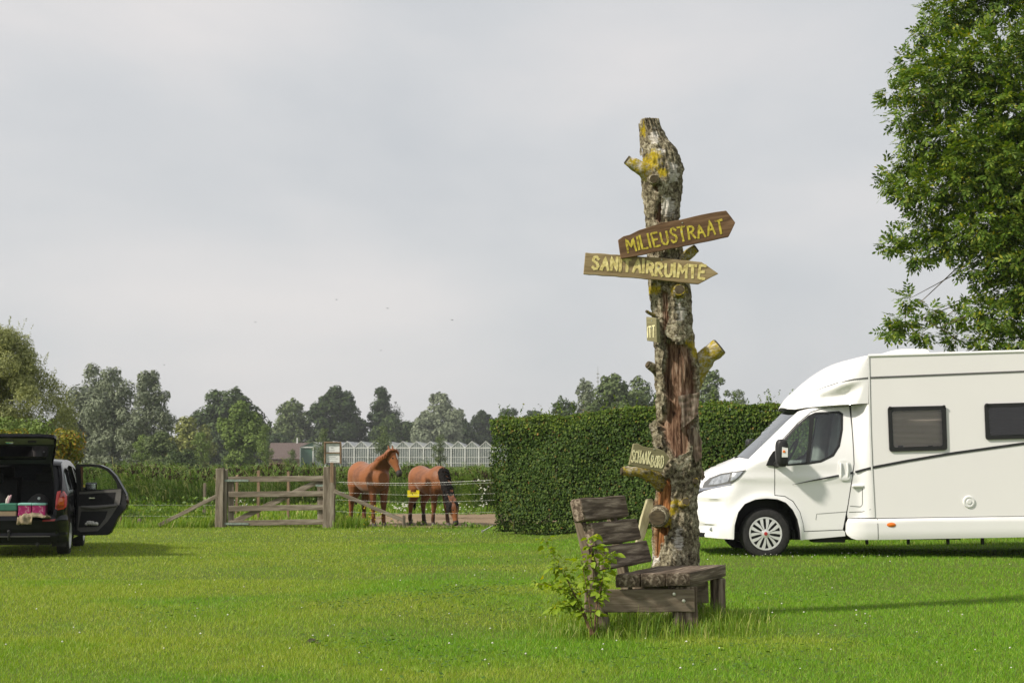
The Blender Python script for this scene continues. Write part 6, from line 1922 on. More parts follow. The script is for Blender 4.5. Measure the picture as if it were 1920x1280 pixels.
# pillar moulding between door and living body
def pil_y(x, z, d=0.0):
    xa, xb = v5(955, 0)[0], v5(1030, 0)[0]
    f = float(sstep(x, xa, xb))
    return cab_y(x, z) * (1 - f) + (VAN_Y + .004) * f + d
def pilmap(off=0.0, mir=False):
    def f(x, z, d):
        y = pil_y(x, z, off + d)
        return Vector((x, 2 * YC - y if mir else y, z))
    return f
pil = [(955, 360), (1033, 356), (1042, 500), (1050, 700), (1062, 965), (1067, 1006), (918, 1009), (915, 985), (924, 930), (944, 800), (958, 700), (956, 500)]
for mir in (False, True):
    mb = MB(); mb.panel([v5s(pil)], pilmap(0, mir), .03, .04, .10); mb.build('pillar_moulding', M['white_paint'], van, smooth=40)
ribbon(v5s([(930, 940), (992, 943), (1000, 930), (1000, 840)]), .007, pilmap()).build('shut_line', M['seam'], van)
ribbon(v5s([(925, 975), (1000, 972), (1045, 958)]), .007, pilmap()).build('shut_line', M['seam'], van)
q = v5(975, 826)
MB().box((q[0], pil_y(*q) - .02, q[1]), (.16, .05, .035)).build('step_grip', M['white_plastic'], van, bevel=.012, segs=3, smooth=50)
# living body
def flat_y(x, z, d=0.0): return VAN_Y + d
def bodymap(off=0.0, mir=False):
    def f(x, z, d):
        y = VAN_Y + off + d
        return Vector((x, 2 * YC - y if mir else y, z))
    return f
W1 = [(1140, 374), (1472, 366), (1480, 620), (1150, 629)]
W2_ = [(1692, 356), (2026, 346), (2034, 552), (1700, 561)]
def rrect(q, r=.16, n=5):
    """rounded quadrilateral in v5 units"""
    out = []
    for i in range(4):
        p, a, b = np.array(q[i], float), np.array(q[i - 1], float), np.array(q[(i + 1) % 4], float)
        ka = p + (a - p) / np.linalg.norm(a - p) * r * 100; kb = p + (b - p) / np.linalg.norm(b - p) * r * 100
        for k in range(n):
            f = k / (n - 1)
            out.append(tuple((1 - f) ** 2 * ka + 2 * f * (1 - f) * p + f * f * kb))
    return out
def shrink(q, m):
    c = np.mean(np.array(q), 0)
    return [tuple(c + (np.array(p) - c) * np.array([1 - m / (abs(p[0] - c[0]) + 1e-6), 1 - m / (abs(p[1] - c[1]) + 1e-6)])) for p in q]
side = [(1036, 80), (3060, 19), (3060, 979), (1069, 1008), (1064, 965), (1052, 700), (1044, 500)]
for mir in (False, True):
    mb = MB(); mb.panel([v5s(side), v5s(rrect(shrink(W1, 14), .16)), v5s(rrect(shrink(W2_, 14), .16))], bodymap(0, mir), .03, None, None)
    mb.build('side_wall', M['white_panel'], van)
xr_end = v5(3060, 19)[0]
ta, tb = v5(1032, 78), v5(3060, 19)
MB().add([(ta[0], VAN_Y + .03, ta[1]), (tb[0], VAN_Y + .03, tb[1]), (tb[0], 2 * YC - VAN_Y - .03, tb[1]), (ta[0], 2 * YC - VAN_Y - .03, ta[1])], [(0, 1, 2, 3)]).build('roof', M['white_paint'], van)
ba = v5(3060, 998)
MB().box(((tb[0] + .03), YC, (tb[1] + ba[1]) / 2), (.06, 2.28, tb[1] - ba[1])).build('rear_wall', M['white_paint'], van, bevel=.02)
for mir in (False, True):
    yy = VAN_Y + .012 if not mir else 2 * YC - VAN_Y - .012
    MB().tube([(ta[0], yy, ta[1] - .012), (tb[0], yy, tb[1] - .012)], .026, 10).build('roof_rail', M['white_plastic'], van, smooth=60)
def skirt_y(x, z, d=0.0):
    zt = np.interp(x, [v5(1080, 0)[0], v5(3060, 0)[0]], [v5(1080, 1012)[1], v5(3060, 981)[1]])
    t = (zt - z) / .30
    xf = v5(905, 0)[0]
    y = VAN_Y - .022 + .10 * max(0, t - .55) ** 2 + .07 * max(0, (xf + .22 - x) / .22) ** 2
    y += .02 * math.exp(-(t / .06) ** 2)
    return y + d
def skmap(off=0.0, mir=False):
    def f(x, z, d):
        y = skirt_y(x, z, off + d)
        return Vector((x, 2 * YC - y if mir else y, z))
    return f
sk = [(922, 1012), (1080, 1012), (3060, 981), (3060, 1097), (1085, 1132), (965, 1132), (938, 1124), (915, 1106), (906, 1086), (908, 1040)]
for mir in (False, True):
    mb = MB(); mb.panel([v5s(sk)], skmap(0, mir), .05, .12, .035); mb.build('side_skirt', M['white_paint'], van, smooth=45)
ribbon(v5s([(1081, 1012), (1086, 1132)]), .008, skmap()).build('shut_line', M['seam'], van)
# white seam profile and stripes
ribbon(v5s([(1031, 80), (1040, 500), (1048, 700), (1064, 1006)]), .022, bodymap(), -.010).build('corner_profile', M['white_plastic'], van)
ribbon(v5s([(1037, 80), (1046, 500), (1054, 700), (1069, 1006)]), .007, bodymap(), -.006).build('shut_line', M['graphite_mid'], van)
st1 = v5s([(755, 276), (800, 256), (870, 232), (950, 216), (1030, 208)])
ribbon(st1, lambda f: .004 + .018 * f, capmap(), -.006).build('upper_stripe', M['graphite_mid'], van)
ribbon(v5s([(1036, 207), (1920, 171), (3060, 125)]), .024, bodymap(), -.007).build('upper_stripe', M['graphite_mid'], van)
ribbon(v5s([(600, 818), (700, 797), (800, 778), (866, 765)]), lambda f: .004 + .024 * f, C0, -.012).build('lower_stripe', M['graphite'], van)
ribbon(v5s([(926, 754), (950, 748)]), .03, C0, -.012).build('lower_stripe', M['graphite'], van)
ribbon(v5s([(960, 746), (1000, 734), (1046, 722)]), .033, pilmap(), -.014).build('lower_stripe', M['graphite'], van)
ribbon(v5s([(1056, 719), (1250, 682), (1500, 640), (1920, 582), (2400, 530), (3060, 490)]), .036, bodymap(), -.007).build('lower_stripe', M['graphite'], van)
# living-room windows
for wi, (Wd, bl_) in enumerate(((W1, 'blind'), (W2_, 'curtain_dark'))):
    outer = rrect(Wd, .17); inner = rrect(shrink(Wd, 24), .14)
    win = MB(); win.panel([v5s(outer), v5s(inner)], bodymap(-.022), .03, None, None)
    win = win.build('window', M['black_plastic'], van)
    mb = MB(); mb.panel([v5s(inner)], lambda x, z, d: bodymap()(x, z, -.010 - .02 * math.exp(-(((x - v5(Wd[0][0] + 160, 0)[0]) / .4) ** 2))), 0, .12, .12)
    mb.build('pane', M['glass_dark' if wi else 'glass_clear'], win, smooth=60)
    c0, c1 = v5(*shrink(Wd, 10)[0]), v5(*shrink(Wd, 10)[2])
    bb = MB(); V = []
    npl = 7
    for k in range(npl * 2 + 1):
        z = c0[1] + (c1[1] - c0[1]) * k / (npl * 2)
        y = VAN_Y + .045 + (.012 if k % 2 else 0)
        V += [(c0[0], y, z), (c1[0], y, z)]
    bb.add(V, [(2 * i, 2 * i + 1, 2 * i + 3, 2 * i + 2) for i in range(npl * 2)])
    bb.build('blind', M[bl_], win)
    for fx in (.22, .72):
        q = v5(Wd[3][0] + 340 * fx - 10, Wd[3][1] - 30)
        MB().box((q[0], VAN_Y - .004, q[1]), (.07, .02, .022)).build('latch', M['black_plastic'], win, bevel=.006)
    for cx5, cy5 in ((Wd[0][0] + 12, Wd[0][1] + 4), (Wd[1][0] - 12, Wd[1][1] + 4)):
        q = v5(cx5, cy5); MB().box((q[0], VAN_Y - .030, q[1]), (.04, .02, .03)).build('hinge', M['black_plastic'], win, bevel=.006)
q = v5(1605, 915)
MB().lathe([(0, -.022), (.03, -.022), (.034, -.012), (.056, -.012), (.060, -.018), (.078, -.016), (.086, 0)], (q[0], VAN_Y, q[1]), 'y', 24).build('service_cap', M['white_plastic'], van, smooth=35)
q = v5(1160, 1046)
MB().lathe([(0, -.016), (.03, -.014), (.055, -.004), (.058, .01)], (0, 0, 0), 'y', 20).build('side_marker', M['orange_lens'], van, smooth=50, local=True, matrix=Matrix.Translation(Vector((q[0], skirt_y(*q), q[1])) - van.location) @ Matrix.Diagonal((1.15, 1, .58, 1)))
# roof hatch
rv = v5s([(1212, 76), (1222, 60), (1245, 50), (1300, 41), (1440, 40), (1462, 48), (1470, 68)])
mb = MB(); mb.prism(rv, lambda x, z, d: Vector((x, VAN_Y + .75 + d, z + .05)), .75); mb.build('roof_hatch', M['white_plastic'], van, bevel=.02, segs=3, smooth=50)
# mirror
mc = v5(526, 637)
mb = MB()
P = []
for f, (sx, sz) in ((0.0, (.55, .8)), (.12, (.9, .95)), (.5, (1, 1)), (.85, (.97, .98)), (1.0, (.8, .9))):
    for k in range(20):
        a = 2 * math.pi * k / 20
        P.append((mc[0] + 0.088 * sx * math.copysign(abs(math.cos(a)) ** .55, math.cos(a)), VAN_Y - .235 + .17 * f, mc[1] + .195 * sz * math.copysign(abs(math.sin(a)) ** .55, math.sin(a))))
mb.add(P, [(i * 20 + k, i * 20 + (k + 1) % 20, (i + 1) * 20 + (k + 1) % 20, (i + 1) * 20 + k) for i in range(4) for k in range(20)] + [tuple(range(19, -1, -1)), tuple(80 + k for k in range(20))])
mir_ = mb.build('wing_mirror', M['black_plastic'], van, smooth=50)
MB().panel([[(mc[0] - .015, mc[1] - .055), (mc[0] + .062, mc[1] - .055), (mc[0] + .066, mc[1] + .07), (mc[0] - .010, mc[1] + .08)]], lambda x, z, d: Vector((x, VAN_Y - .243 + d, z)), .02).build('lamp_lens', M['white_plastic'], mir_, bevel=.003)
MB().lathe([(0, -.004), (.016, -.003), (.02, .004)], (mc[0] + .014, VAN_Y - .247, mc[1] + .02), 'y', 12).build('indicator', M['orange_lens'], mir_)
tri = v5s([(450, 706), (470, 660), (492, 628), (508, 620), (508, 714)])
MB().panel([tri], cmap(-.02), .03).build('mirror_base', M['black_plastic'], van)
MB().tube([(mc[0] - .02, VAN_Y - .1, mc[1] - .12), (mc[0] - .04, cab_y(mc[0] - .04, mc[1] - .16), mc[1] - .16)], .05, 8).build('mirror_arm', M['black_plastic'], van, smooth=50)
MB().tube([(mc[0] - .02, 2 * YC - VAN_Y + .08, mc[1] - .12), (mc[0] - .04, 2 * YC - CAB0 - .03, mc[1] - .16)], .05, 8).build('mirror_arm', M['black_plastic'], van, smooth=50)
MB().box((mc[0], 2 * YC - VAN_Y + .19, mc[1]), (.2, .22, .46)).build('wing_mirror', M['black_plastic'], van, bevel=.05, segs=3, smooth=50)
# wheels
def wheel(cx, cy, cz, r, parent, sgn=-1, rim=.66, wd=.2, petals=7, mats=('rubber', 'alloy'), name='wheel'):
    """axis along y, outer face towards sgn*y"""
    o = empty(name, Vector((cx, cy, cz)) - parent_loc(parent)); o.parent = parent
    t = MB(); t.lathe([(r * rim, sgn * wd * .42), (r * (rim + .05), sgn * wd * .5), (r * .86, sgn * wd * .52), (r * .95, sgn * wd * .46), (r, sgn * wd * .32), (r, -sgn * wd * .32), (r * .95, -sgn * wd * .46), (r * rim, -sgn * wd * .48)], (0, 0, 0), 'y', 44)
    for k in range(44):                                # tread blocks
        a = 2 * math.pi * (k + .5) / 44
        for off in (-.24, .0, .24):
            t.box((math.cos(a) * r * 1.004, off * wd * 1.2, math.sin(a) * r * 1.004), (r * .012, wd * .2, r * .10), Matrix.Rotation(-a, 3, 'Y'))
    t.build('tyre', M[mats[0]], o, smooth=35, local=True)
    d = MB(); d.lathe([(0, sgn * wd * .26), (r * rim * .98, sgn * wd * .26)], (0, 0, 0), 'y', 32); d.build('brake_plate', M['black_plastic'], o, local=True)
    h = MB(); R0 = r * rim
    h.lathe([(R0 * 1.02, sgn * wd * .40), (R0 * 1.0, sgn * wd * .50), (R0 * .92, sgn * wd * .50), (R0 * .90, sgn * wd * .42)], (0, 0, 0), 'y', 40)
    h.lathe([(0, sgn * wd * .56), (R0 * .16, sgn * wd * .55), (R0 * .26, sgn * wd * .50), (R0 * .28, sgn * wd * .40)], (0, 0, 0), 'y', 28)
    for k in range(petals):
        a = 2 * math.pi * k / petals + .3
        for s2 in (-1, 1):
            poly = [(.24, s2 * .02), (.24, s2 * .20), (.55, s2 * .30), (.93, s2 * .36), (.93, s2 * .13), (.60, s2 * .05)]
            V = []
            for (rr_, an) in poly:
                rr2 = rr_ * R0
                an2 = a + an * (1.0 if rr_ > .3 else 1.3)
                V.append((rr2 * math.cos(an2), sgn * wd * (.535 - .05 * rr_), rr2 * math.sin(an2)))
            n0 = len(V)
            V += [(x, y - sgn * wd * .08, z) for x, y, z in V]
            h.add(V, [tuple(range(n0)), tuple(range(2 * n0 - 1, n0 - 1, -1))] + [(i, (i + 1) % n0, n0 + (i + 1) % n0, n0 + i) for i in range(n0)])
    h.build('wheel_cover', M[mats[1]], o, smooth=35, local=True)
    return o
R_W = .350
w0 = wheel(WC[0], VAN_Y + .19, VAN_Z + R_W - .02, R_W, van)
MB().lathe([(0, -.116), (.022, -.115), (.026, -.112)], (0, 0, 0), 'y', 18).build('badge', M['red_badge'], w0, local=True)
wheel(WC[0], 2 * YC - VAN_Y - .19, VAN_Z + R_W - .02, R_W, van, 1)
for yy, sg in ((VAN_Y + .19, -1), (2 * YC - VAN_Y - .19, 1)): wheel(WC[0] + 4.80, yy, VAN_Z + R_W - .02, R_W, van, sg)
# wheel houses, chassis, cab interior
for mir in (False, True):
    mb = MB(); V = []
    for (zx, zy) in arch:
        x, z = v5(zx, zy)
        for d in (.015, .62):
            y = cab_y(x, z) + d
            V.append((x, 2 * YC - y if mir else y, z))
    mb.add(V, [(2 * i, 2 * i + 1, 2 * i + 3, 2 * i + 2) for i in range(len(arch) - 1)])
    a, b = v5(*arch[0]), v5(*arch[-1])
    yb = CAB0 + .50
    mb.box(((a[0] + b[0]) / 2, 2 * YC - yb if mir else yb, (a[1] + v5(450, 896)[1]) / 2 + .02), (b[0] - a[0] + .1, .02, v5(450, 896)[1] - a[1] + .1))
    mb.build('wheel_house', M['black_plastic'], van)
mb = MB()
x0_ = v5(640, 0)[0]; zb = v5(1085, 1132)[1]
mb.box((v5(1500, 0)[0] + 1.3, YC, zb + .10), (5.4, 2.0, .12)); mb.box((v5(790, 0)[0], YC, zb + .05), (.9, 1.5, .14)); mb.box((v5(790, 0)[0] + .05, VAN_Y + .4, zb - .0), (.45, .3, .10))
mb.box((v5(180, 0)[0], YC, v5(0, 1120)[1] + .02), (.75, 1.5, .06))
for zx in (1050, 1290, 1520, 1720): 
    q = v5(zx, 1140); mb.box((q[0], VAN_Y + .3, zb - .02), (.035, .05, .12))
mb.box((v5(1405, 0)[0], VAN_Y + .3, zb - .0), (.8, .03, .02))
mb.build('chassis', M['black_plastic'], van)
mb = MB()
q = v5(820, 730)
mb.box((q[0], YC, v5(0, 720)[1] - .30), (1.3, 1.9, .6)); mb.box((v5(470, 0)[0], YC, v5(0, 715)[1] - .1), (.5, 1.7, .35))
mb.build('cab_floor_and_dashboard', M['car_fabric'], van)
for yy in (VAN_Y + .55, 2 * YC - VAN_Y - .55):
    sc2 = v5(800, 690)
    st_ = MB()
    st_.box((sc2[0], yy, sc2[1] - .05), (.50, .48, .16)); st_.box((sc2[0] + .26, yy, sc2[1] + .32), (.15, .46, .72), Matrix.Rotation(.16, 3, 'Y')); st_.box((sc2[0] + .36, yy, sc2[1] + .76), (.10, .26, .20), Matrix.Rotation(.16, 3, 'Y'))
    st_.build('cab_seat', M['seat_pale'], van, bevel=.05, segs=3, smooth=60)
stw = v5(630, 620)
mb = MB(); Mx = Matrix.Translation((stw[0], VAN_Y + .55, stw[1] - .02)) @ Matrix.Rotation(R(-62), 4, 'Y')
mb.tube([Mx @ Vector((.19 * math.cos(a), .19 * math.sin(a), 0)) for a in np.linspace(0, 2 * math.pi, 25)], .015, 6, caps=False)
mb.tube([Mx @ Vector((-.18, 0, 0)), Mx @ Vector((0, 0, -.03)), Mx @ Vector((.18, 0, 0))], .018, 6)
mb.build('steering_wheel', M['black_plastic'], van, smooth=60)
MB().box((v5(1035, 0)[0] + .06, YC, v5(0, 560)[1]), (.03, 2.1, 2.0)).build('cab_curtain', M['curtain_dark'], van)
# ------------------------------------------------------------------ black hatchback with open tailgate and rear door
cg = on_ground(22, 1042)
car = empty('black_hatchback', (at(22, 862, cg.y - .55).x, cg.y - .55, gzf(cg.x, cg.y)), 'black hatchback seen from behind with raised tailgate and open rear door', 'car', rz=R(10.5))
CL = dict(local=True, parent=car)
def cx_(y, z):
    """half width of the body side at (y forward, z up)"""
    x = .862
    x -= .30 * max(0, z - .98) ** 1.12
    x -= .10 * max(0, (.40 - z) / .4) ** 2
    x -= .16 * max(0, (.55 - y) / .55) ** 2.4
    x -= .34 * max(0, (y - 3.25) / .85) ** 2.2
    for ya in (.78, 3.28):
        r = math.hypot(y - ya, z - .32)
        x += .022 * math.exp(-((r - .40) / .06) ** 2)
    x += .010 * math.exp(-((z - .86) / .05) ** 2)
    return x
def smap(sg, off=0.0):
    return lambda y, z, d: Vector((sg * (cx_(y, z) + off - d), y, z))
def arcp(yc, zc, r, a0, a1, n=12): return [(yc + r * math.cos(R(a0 + (a1 - a0) * k / n)), zc + r * math.sin(R(a0 + (a1 - a0) * k / n))) for k in range(n + 1)]
def side_outline():
    return [(.0, .34), (.36, .30)] + arcp(.78, .32, .375, 183, -3) + [(1.25, .24), (2.8, .24)] + arcp(3.28, .32, .375, 183, -3) + [(3.98, .28), (4.10, .40), (4.12, .62), (4.02, .80), (3.60, .94), (3.15, 1.03), (2.80, 1.25), (2.42, 1.45), (2.0, 1.53), (1.4, 1.555), (.80, 1.53), (.40, 1.485), (.26, 1.25), (.12, 1.04), (.04, .90), (.0, .70)]
qg = [(.42, 1.06), (.98, 1.06), (1.06, 1.36), (.95, 1.42), (.62, 1.38)]
ro = [(1.10, 1.05), (1.16, .74), (1.26, .52), (1.42, .36), (1.92, .34), (1.96, 1.04), (1.94, 1.44), (1.50, 1.46), (1.15, 1.42)]
fw = [(2.02, 1.05), (3.02, 1.05), (2.74, 1.24), (2.42, 1.39), (2.05, 1.44)]
rw_cl = [(1.14, 1.07), (1.90, 1.06), (1.89, 1.42), (1.50, 1.43), (1.20, 1.38)]
b_ = MB(); b_.panel([side_outline(), qg, ro, fw], smap(1), .05, .12, .10); b_.build('right_side_panel', M['car_black'], smooth=40, **CL)
b_ = MB(); b_.panel([side_outline(), qg, rw_cl, fw], smap(-1), .05, .12, .10); b_.build('left_side_panel', M['car_black'], smooth=40, **CL)
for sg in (1, -1):
    for g in (qg, fw) + ((rw_cl,) if sg < 0 else ()):
        b_ = MB(); b_.panel([g], smap(sg, -.012), 0, .2, .2); b_.build('side_window', M['glass_car'], smooth=40, **CL)
# roof, bonnet, screen
def sheet(name, mat, stations, n=10, bulge=.05, off=0.0):
    mb = MB(); V = []
    for (y, z) in stations:
        w_ = cx_(y, z) - off
        for k in range(n + 1):
            f = -1 + 2 * k / n
            V.append((w_ * f, y, z + bulge * (1 - f * f)))
    m = n + 1
    mb.add(V, [(i * m + k, i * m + k + 1, (i + 1) * m + k + 1, (i + 1) * m + k) for i in range(len(stations) - 1) for k in range(n)])
    return mb.build(name, mat, smooth=50, **CL)
sheet('roof', M['car_black'], [(2.42, 1.45), (2.0, 1.53), (1.4, 1.555), (.80, 1.53), (.40, 1.485), (.36, 1.45)], bulge=.045)
sheet('windscreen', M['glass_screen'], [(2.43, 1.445), (2.80, 1.25), (3.15, 1.03)], bulge=.05, off=.02)
sheet('bonnet', M['car_black'], [(3.15, 1.03), (3.60, .94), (4.02, .80), (4.12, .62), (4.10, .40), (3.98, .28)], bulge=.05)
# rear: quarter panels beside the opening, lamps, bumper, sill
def rear_y(x, z):
    y = float(np.interp(z, [.2, .66, .90, 1.04, 1.25, 1.49], [.03, .0, .03, .10, .24, .38]))
    e_ = cx_(max(.05, y + .12), z)
    t = max(0, (abs(x) - (e_ - .16)) / .16)
    return y + .14 * min(t, 1.15) ** 2.2
def rmap(sg, off=0.0): return lambda x, z, d: Vector((sg * x, rear_y(x, z) + off + d, z))
for sg in (1, -1):
    rp = [(.655, .66), (.80, .66), (.835, .80), (.835, .98), (.815, 1.08), (.76, 1.25), (.70, 1.40), (.655, 1.485), (.57, 1.485), (.64, 1.20), (.665, .95)]
    b_ = MB(); b_.panel([rp], rmap(sg), .05, .03, .06); b_.build('rear_pillar', M['car_black'], smooth=40, **CL)
    lp = [(.685, .775), (.72, .752), (.80, .765), (.838, .80), (.845, .90), (.835, .985), (.80, 1.045), (.745, 1.062), (.70, 1.045), (.69, .95)]
    b_ = MB(); b_.panel([lp], rmap(sg, -.040), .07, .03, .03); tl = b_.build('tail_lamp', M['red_lens'], smooth=40, **CL)
    b_ = MB(); b_.panel([[(.712, .845), (.80, .835), (.82, .93), (.735, .95)]], rmap(sg, -.047), .006, .03, .03); b_.build('lens', M['amber_lens'], tl, smooth=40, local=True)
    b_ = MB(); b_.panel([[(.735, .965), (.815, .95), (.795, 1.02), (.75, 1.035)]], rmap(sg, -.047), .006, .03, .03); b_.build('lens', M['red_lens_dark'], tl, smooth=40, local=True)
    b_ = MB(); b_.panel([[(.70, .775), (.79, .785), (.80, .82), (.70, .828)]], rmap(sg, -.047), .006, .03, .03); b_.build('lens', M['red_lens_dark'], tl, smooth=40, local=True)
def bump_y(x, z):
    e_ = .87
    t = max(0, (abs(x) - (e_ - .28)) / .28)
    y = -.055 + .36 * t ** 2.2
    y += .03 * max(0, (z - .60) / .06) + .10 * max(0, (.36 - z) / .2) ** 1.5 - .012 * math.exp(-((z - .585) / .018) ** 2) + .02 * math.exp(-((z - .40) / .03) ** 2)
    return y
bp = [(-.86, .24), (.86, .24), (.865, .60), (.84, .665), (-.84, .665), (-.865, .60)]
b_ = MB(); b_.panel([bp], lambda x, z, d: Vector((x, bump_y(x, z) + d, z)), .06, .05, .03); bo = b_.build('rear_bumper', M['car_black'], smooth=40, **CL)
for sg in (1, -1):
    b_ = MB(); b_.panel([[(.50, .575), (.68, .580), (.695, .612), (.505, .605)]], lambda x, z, d: Vector((sg * x, bump_y(x, z) - .008 + d, z)), .01, .05, .03); b_.build('reflector', M['red_lens_dark'], bo, local=True)
b_ = MB(); b_.panel([[(-.6, .335), (.62, .335), (.62, .348), (-.6, .348)]], lambda x, z, d: Vector((x, bump_y(x, z) - .006 + d, z)), .01, .1, None); b_.build('chrome_line', M['grey_plastic'], bo, local=True)
MB().tube([(0, .15, .30), (0, -.10, .30), (0, -.13, .36), (0, -.13, .40)], [.02, .02, .016, .014], 8).lathe([(0, -.028), (.02, -.02), (.027, 0), (.02, .02), (0, .028)], (0, -.13, .425), 'z', 14).build('tow_ball', M['black_plastic'], smooth=60, **CL)
MB().box((0, .35, .25), (1.2, .5, .10)).box((.0, 2.0, .24), (1.5, 3.2, .08)).build('underbody', M['black_plastic'], **CL)
MB().tube([(.42, .3, .22), (.42, -.02, .22)], .03, 10).build('exhaust_pipe', M['black_plastic'], smooth=60, **CL)
# cabin
b_ = MB()
b_.box((0, .55, .60), (1.30, 1.05, .06)).box((0, 1.9, .35), (1.55, 1.8, .06))
for sg in (1, -1): b_.box((sg * .70, .60, .80), (.12, .95, .45))
b_.build('boot_lining', M['car_fabric'], **CL)
for x in (-.36, .36):
    st_ = MB(); st_.box((x, 1.05, .90), (.66, .16, .62), Matrix.Rotation(-.2, 3, 'X')); st_.box((x + (.03 if x > 0 else -.03), 1.00, 1.25), (.26, .10, .16)); st_.build('rear_seat', M['car_fabric'], bevel=.03, segs=2, smooth=60, **CL)
    st_ = MB(); st_.box((x, 2.25, .90), (.50, .16, .72), Matrix.Rotation(-.2, 3, 'X')); st_.box((x, 2.16, 1.34), (.26, .10, .18)); st_.box((x, 2.55, .58), (.50, .55, .16)); st_.build('front_seat', M['car_fabric'], bevel=.03, segs=2, smooth=60, **CL)
MB().box((0, 3.02, .88), (1.4, .35, .3)).build('dashboard', M['car_fabric'], bevel=.04, smooth=60, **CL)
MB().box((.665, .20, 1.0), (.02, .05, .12)).build('boot_hook', M['white_plastic'], bevel=.006, **CL)
# open tailgate
TA = R(27)
def tg(x, t, d=0.0):
    """x across, t metres from the hinge, d below the outer skin"""
    cv = .07 * math.sin(min(t, .95) / .95 * math.pi)
    n_ = d - cv
    return Vector((x, .34 - t * math.cos(TA) + n_ * math.sin(TA) * .9 * -1, 1.515 + t * math.sin(TA) - n_ * math.cos(TA) * 1.0))
tgo = [(-.60, .0), (.60, .0), (.655, .30), (.70, .62), (.725, .86), (.69, .94), (.5, .975), (-.5, .975), (-.69, .94), (-.725, .86), (-.70, .62), (-.655, .30)]
tgw = [(-.50, .13), (.50, .13), (.545, .30), (.575, .50), (.53, .54), (-.53, .54), (-.575, .50), (-.545, .30)]
b_ = MB(); b_.panel([tgo, tgw], lambda x, t, d: tg(x, t, d), .05, .12, .10)
tgate = b_.build('tailgate', M['car_black'], smooth=40, **CL)
b_ = MB(); b_.panel([tgw], lambda x, t, d: tg(x, t, .02), 0, .15, .15); b_.build('rear_window', M['glass_car'], tgate, smooth=40, local=True)
ti = [(x * .96, .03 + t * .955) for x, t in tgo]
b_ = MB(); b_.panel([ti, tgw], lambda x, t, d: tg(x, t, .055), 0, .12, .10); b_.build('inner_trim', M['black_plastic'], tgate, smooth=40, local=True)
b_ = MB(); b_.panel([[(-.66, .62), (.66, .62), (.685, .88), (.6, .925), (-.6, .925), (-.685, .88)]], lambda x, t, d: tg(x, t, .062 + .03 * math.sin((t - .62) / .305 * 3.14)), 0, .12, .05); b_.build('inner_panel', M['grey_plastic'], tgate, smooth=40, local=True)
q = tg(.02, .86, .10)
MB().box(q, (.13, .05, .05), Matrix.Rotation(-TA, 3, 'X')).build('latch', M['chrome'], tgate, local=True, bevel=.01)
q = tg(.36, .84, .10)
MB().box(q, (.13, .04, .03), Matrix.Rotation(-TA, 3, 'X')).build('grab_recess', M['black_plastic'], tgate, local=True, bevel=.008)
MB().tube([tg(.57, .35, .05), Vector((.63, .30, 1.15))], .010, 8).build('gas_strut', M['black_plastic'], tgate, smooth=60, local=True)
MB().tube([tg(-.57, .35, .05), Vector((-.63, .30, 1.15))], .010, 8).build('gas_strut', M['black_plastic'], tgate, smooth=60, local=True)
# open right rear door, hinged at its front edge
DH = Vector((cx_(1.95, .8) - .01, 1.95, 0)); DA = R(76)
du = Vector((math.sin(DA), -math.cos(DA), 0)); dn = Vector((math.cos(DA), math.sin(DA), 0))     # along the door, outwards skin side (forward)
def dm(u, z, d=0.0):
    cv = .04 * math.sin(min(1, max(0, (z - .25) / 1.3)) * math.pi) - .16 * max(0, z - .98) ** 1.1
    return Vector((DH.x, DH.y, z)) + du * u + dn * (cv - d)
dout = [(.0, .30), (.03, .26), (.55, .27), (.61, .31), (.66, .42), (.74, .58), (.87, .73), (.885, .82), (.86, .97), (.78, 1.12), (.70, 1.27), (.58, 1.40), (.44, 1.465), (.25, 1.48), (.02, 1.475), (.0, 1.44)]
dwin = [(.08, 1.03), (.715, 1.06), (.70, 1.16), (.63, 1.28), (.53, 1.375), (.42, 1.42), (.25, 1.435), (.09, 1.43)]
b_ = MB(); b_.panel([dout, dwin], lambda u, z, d: dm(u, z, d), .11, .12, .10); dr = b_.build('rear_door', M['car_black'], smooth=40, **CL)
b_ = MB(); b_.panel([dwin], lambda u, z, d: dm(u, z, .05), 0, .2, .2); b_.build('window_pane', M['glass_car'], dr, smooth=40, local=True)
b_ = MB(); b_.panel([[(u * .985 + .005, z * .985 + .012) for u, z in dout], dwin], lambda u, z, d: dm(u, z, .112), 0, .12, .10); b_.build('inner_skin', M['black_plastic'], dr, smooth=40, local=True)
trim = [(.04, .36), (.10, .32), (.40, .34), (.56, .50), (.64, .62), (.76, .80), (.78, .92), (.785, 1.055), (.05, 1.0)]
b_ = MB(); b_.panel([trim], lambda u, z, d: dm(u, z, .125 + .02 * math.exp(-((z - .72) / .05) ** 2)), 0, .08, .05); b_.build('door_card', M['grey_plastic'], dr, smooth=40, local=True)
b_ = MB(); b_.panel([[(.05, .76), (.66, .80), (.69, 1.0), (.05, .965)]], lambda u, z, d: dm(u, z, .128 + .02 * math.exp(-((z - .72) / .05) ** 2)), 0, .08, .05); b_.build('card_insert', M['car_fabric'], dr, smooth=40, local=True)
b_ = MB(); b_.panel([[(.06, .40), (.42, .42), (.52, .56), (.56, .68), (.10, .70)]], lambda u, z, d: dm(u, z, .135), 0, .08, .05); b_.build('card_insert', M['black_plastic'], dr, smooth=40, local=True)
b_ = MB()
for i, f in enumerate(np.linspace(0, 1, 8)): pass
b_.tube([dm(.10, .745, .15), dm(.35, .735, .17), dm(.72, .775, .15)], [.025, .032, .025], 8); b_.build('armrest', M['grey_plastic'], dr, smooth=60, local=True)
b_ = MB(); b_.box(dm(.28, .90, .145), (.11, .03, .03)); b_.build('door_handle', M['chrome'], dr, bevel=.008, local=True)
b_ = MB()
for zz in (.74, .80, .88, .95): b_.box(dm(.86 - (.02 if zz < .8 else 0), zz, .075), (.02, .05, .025))
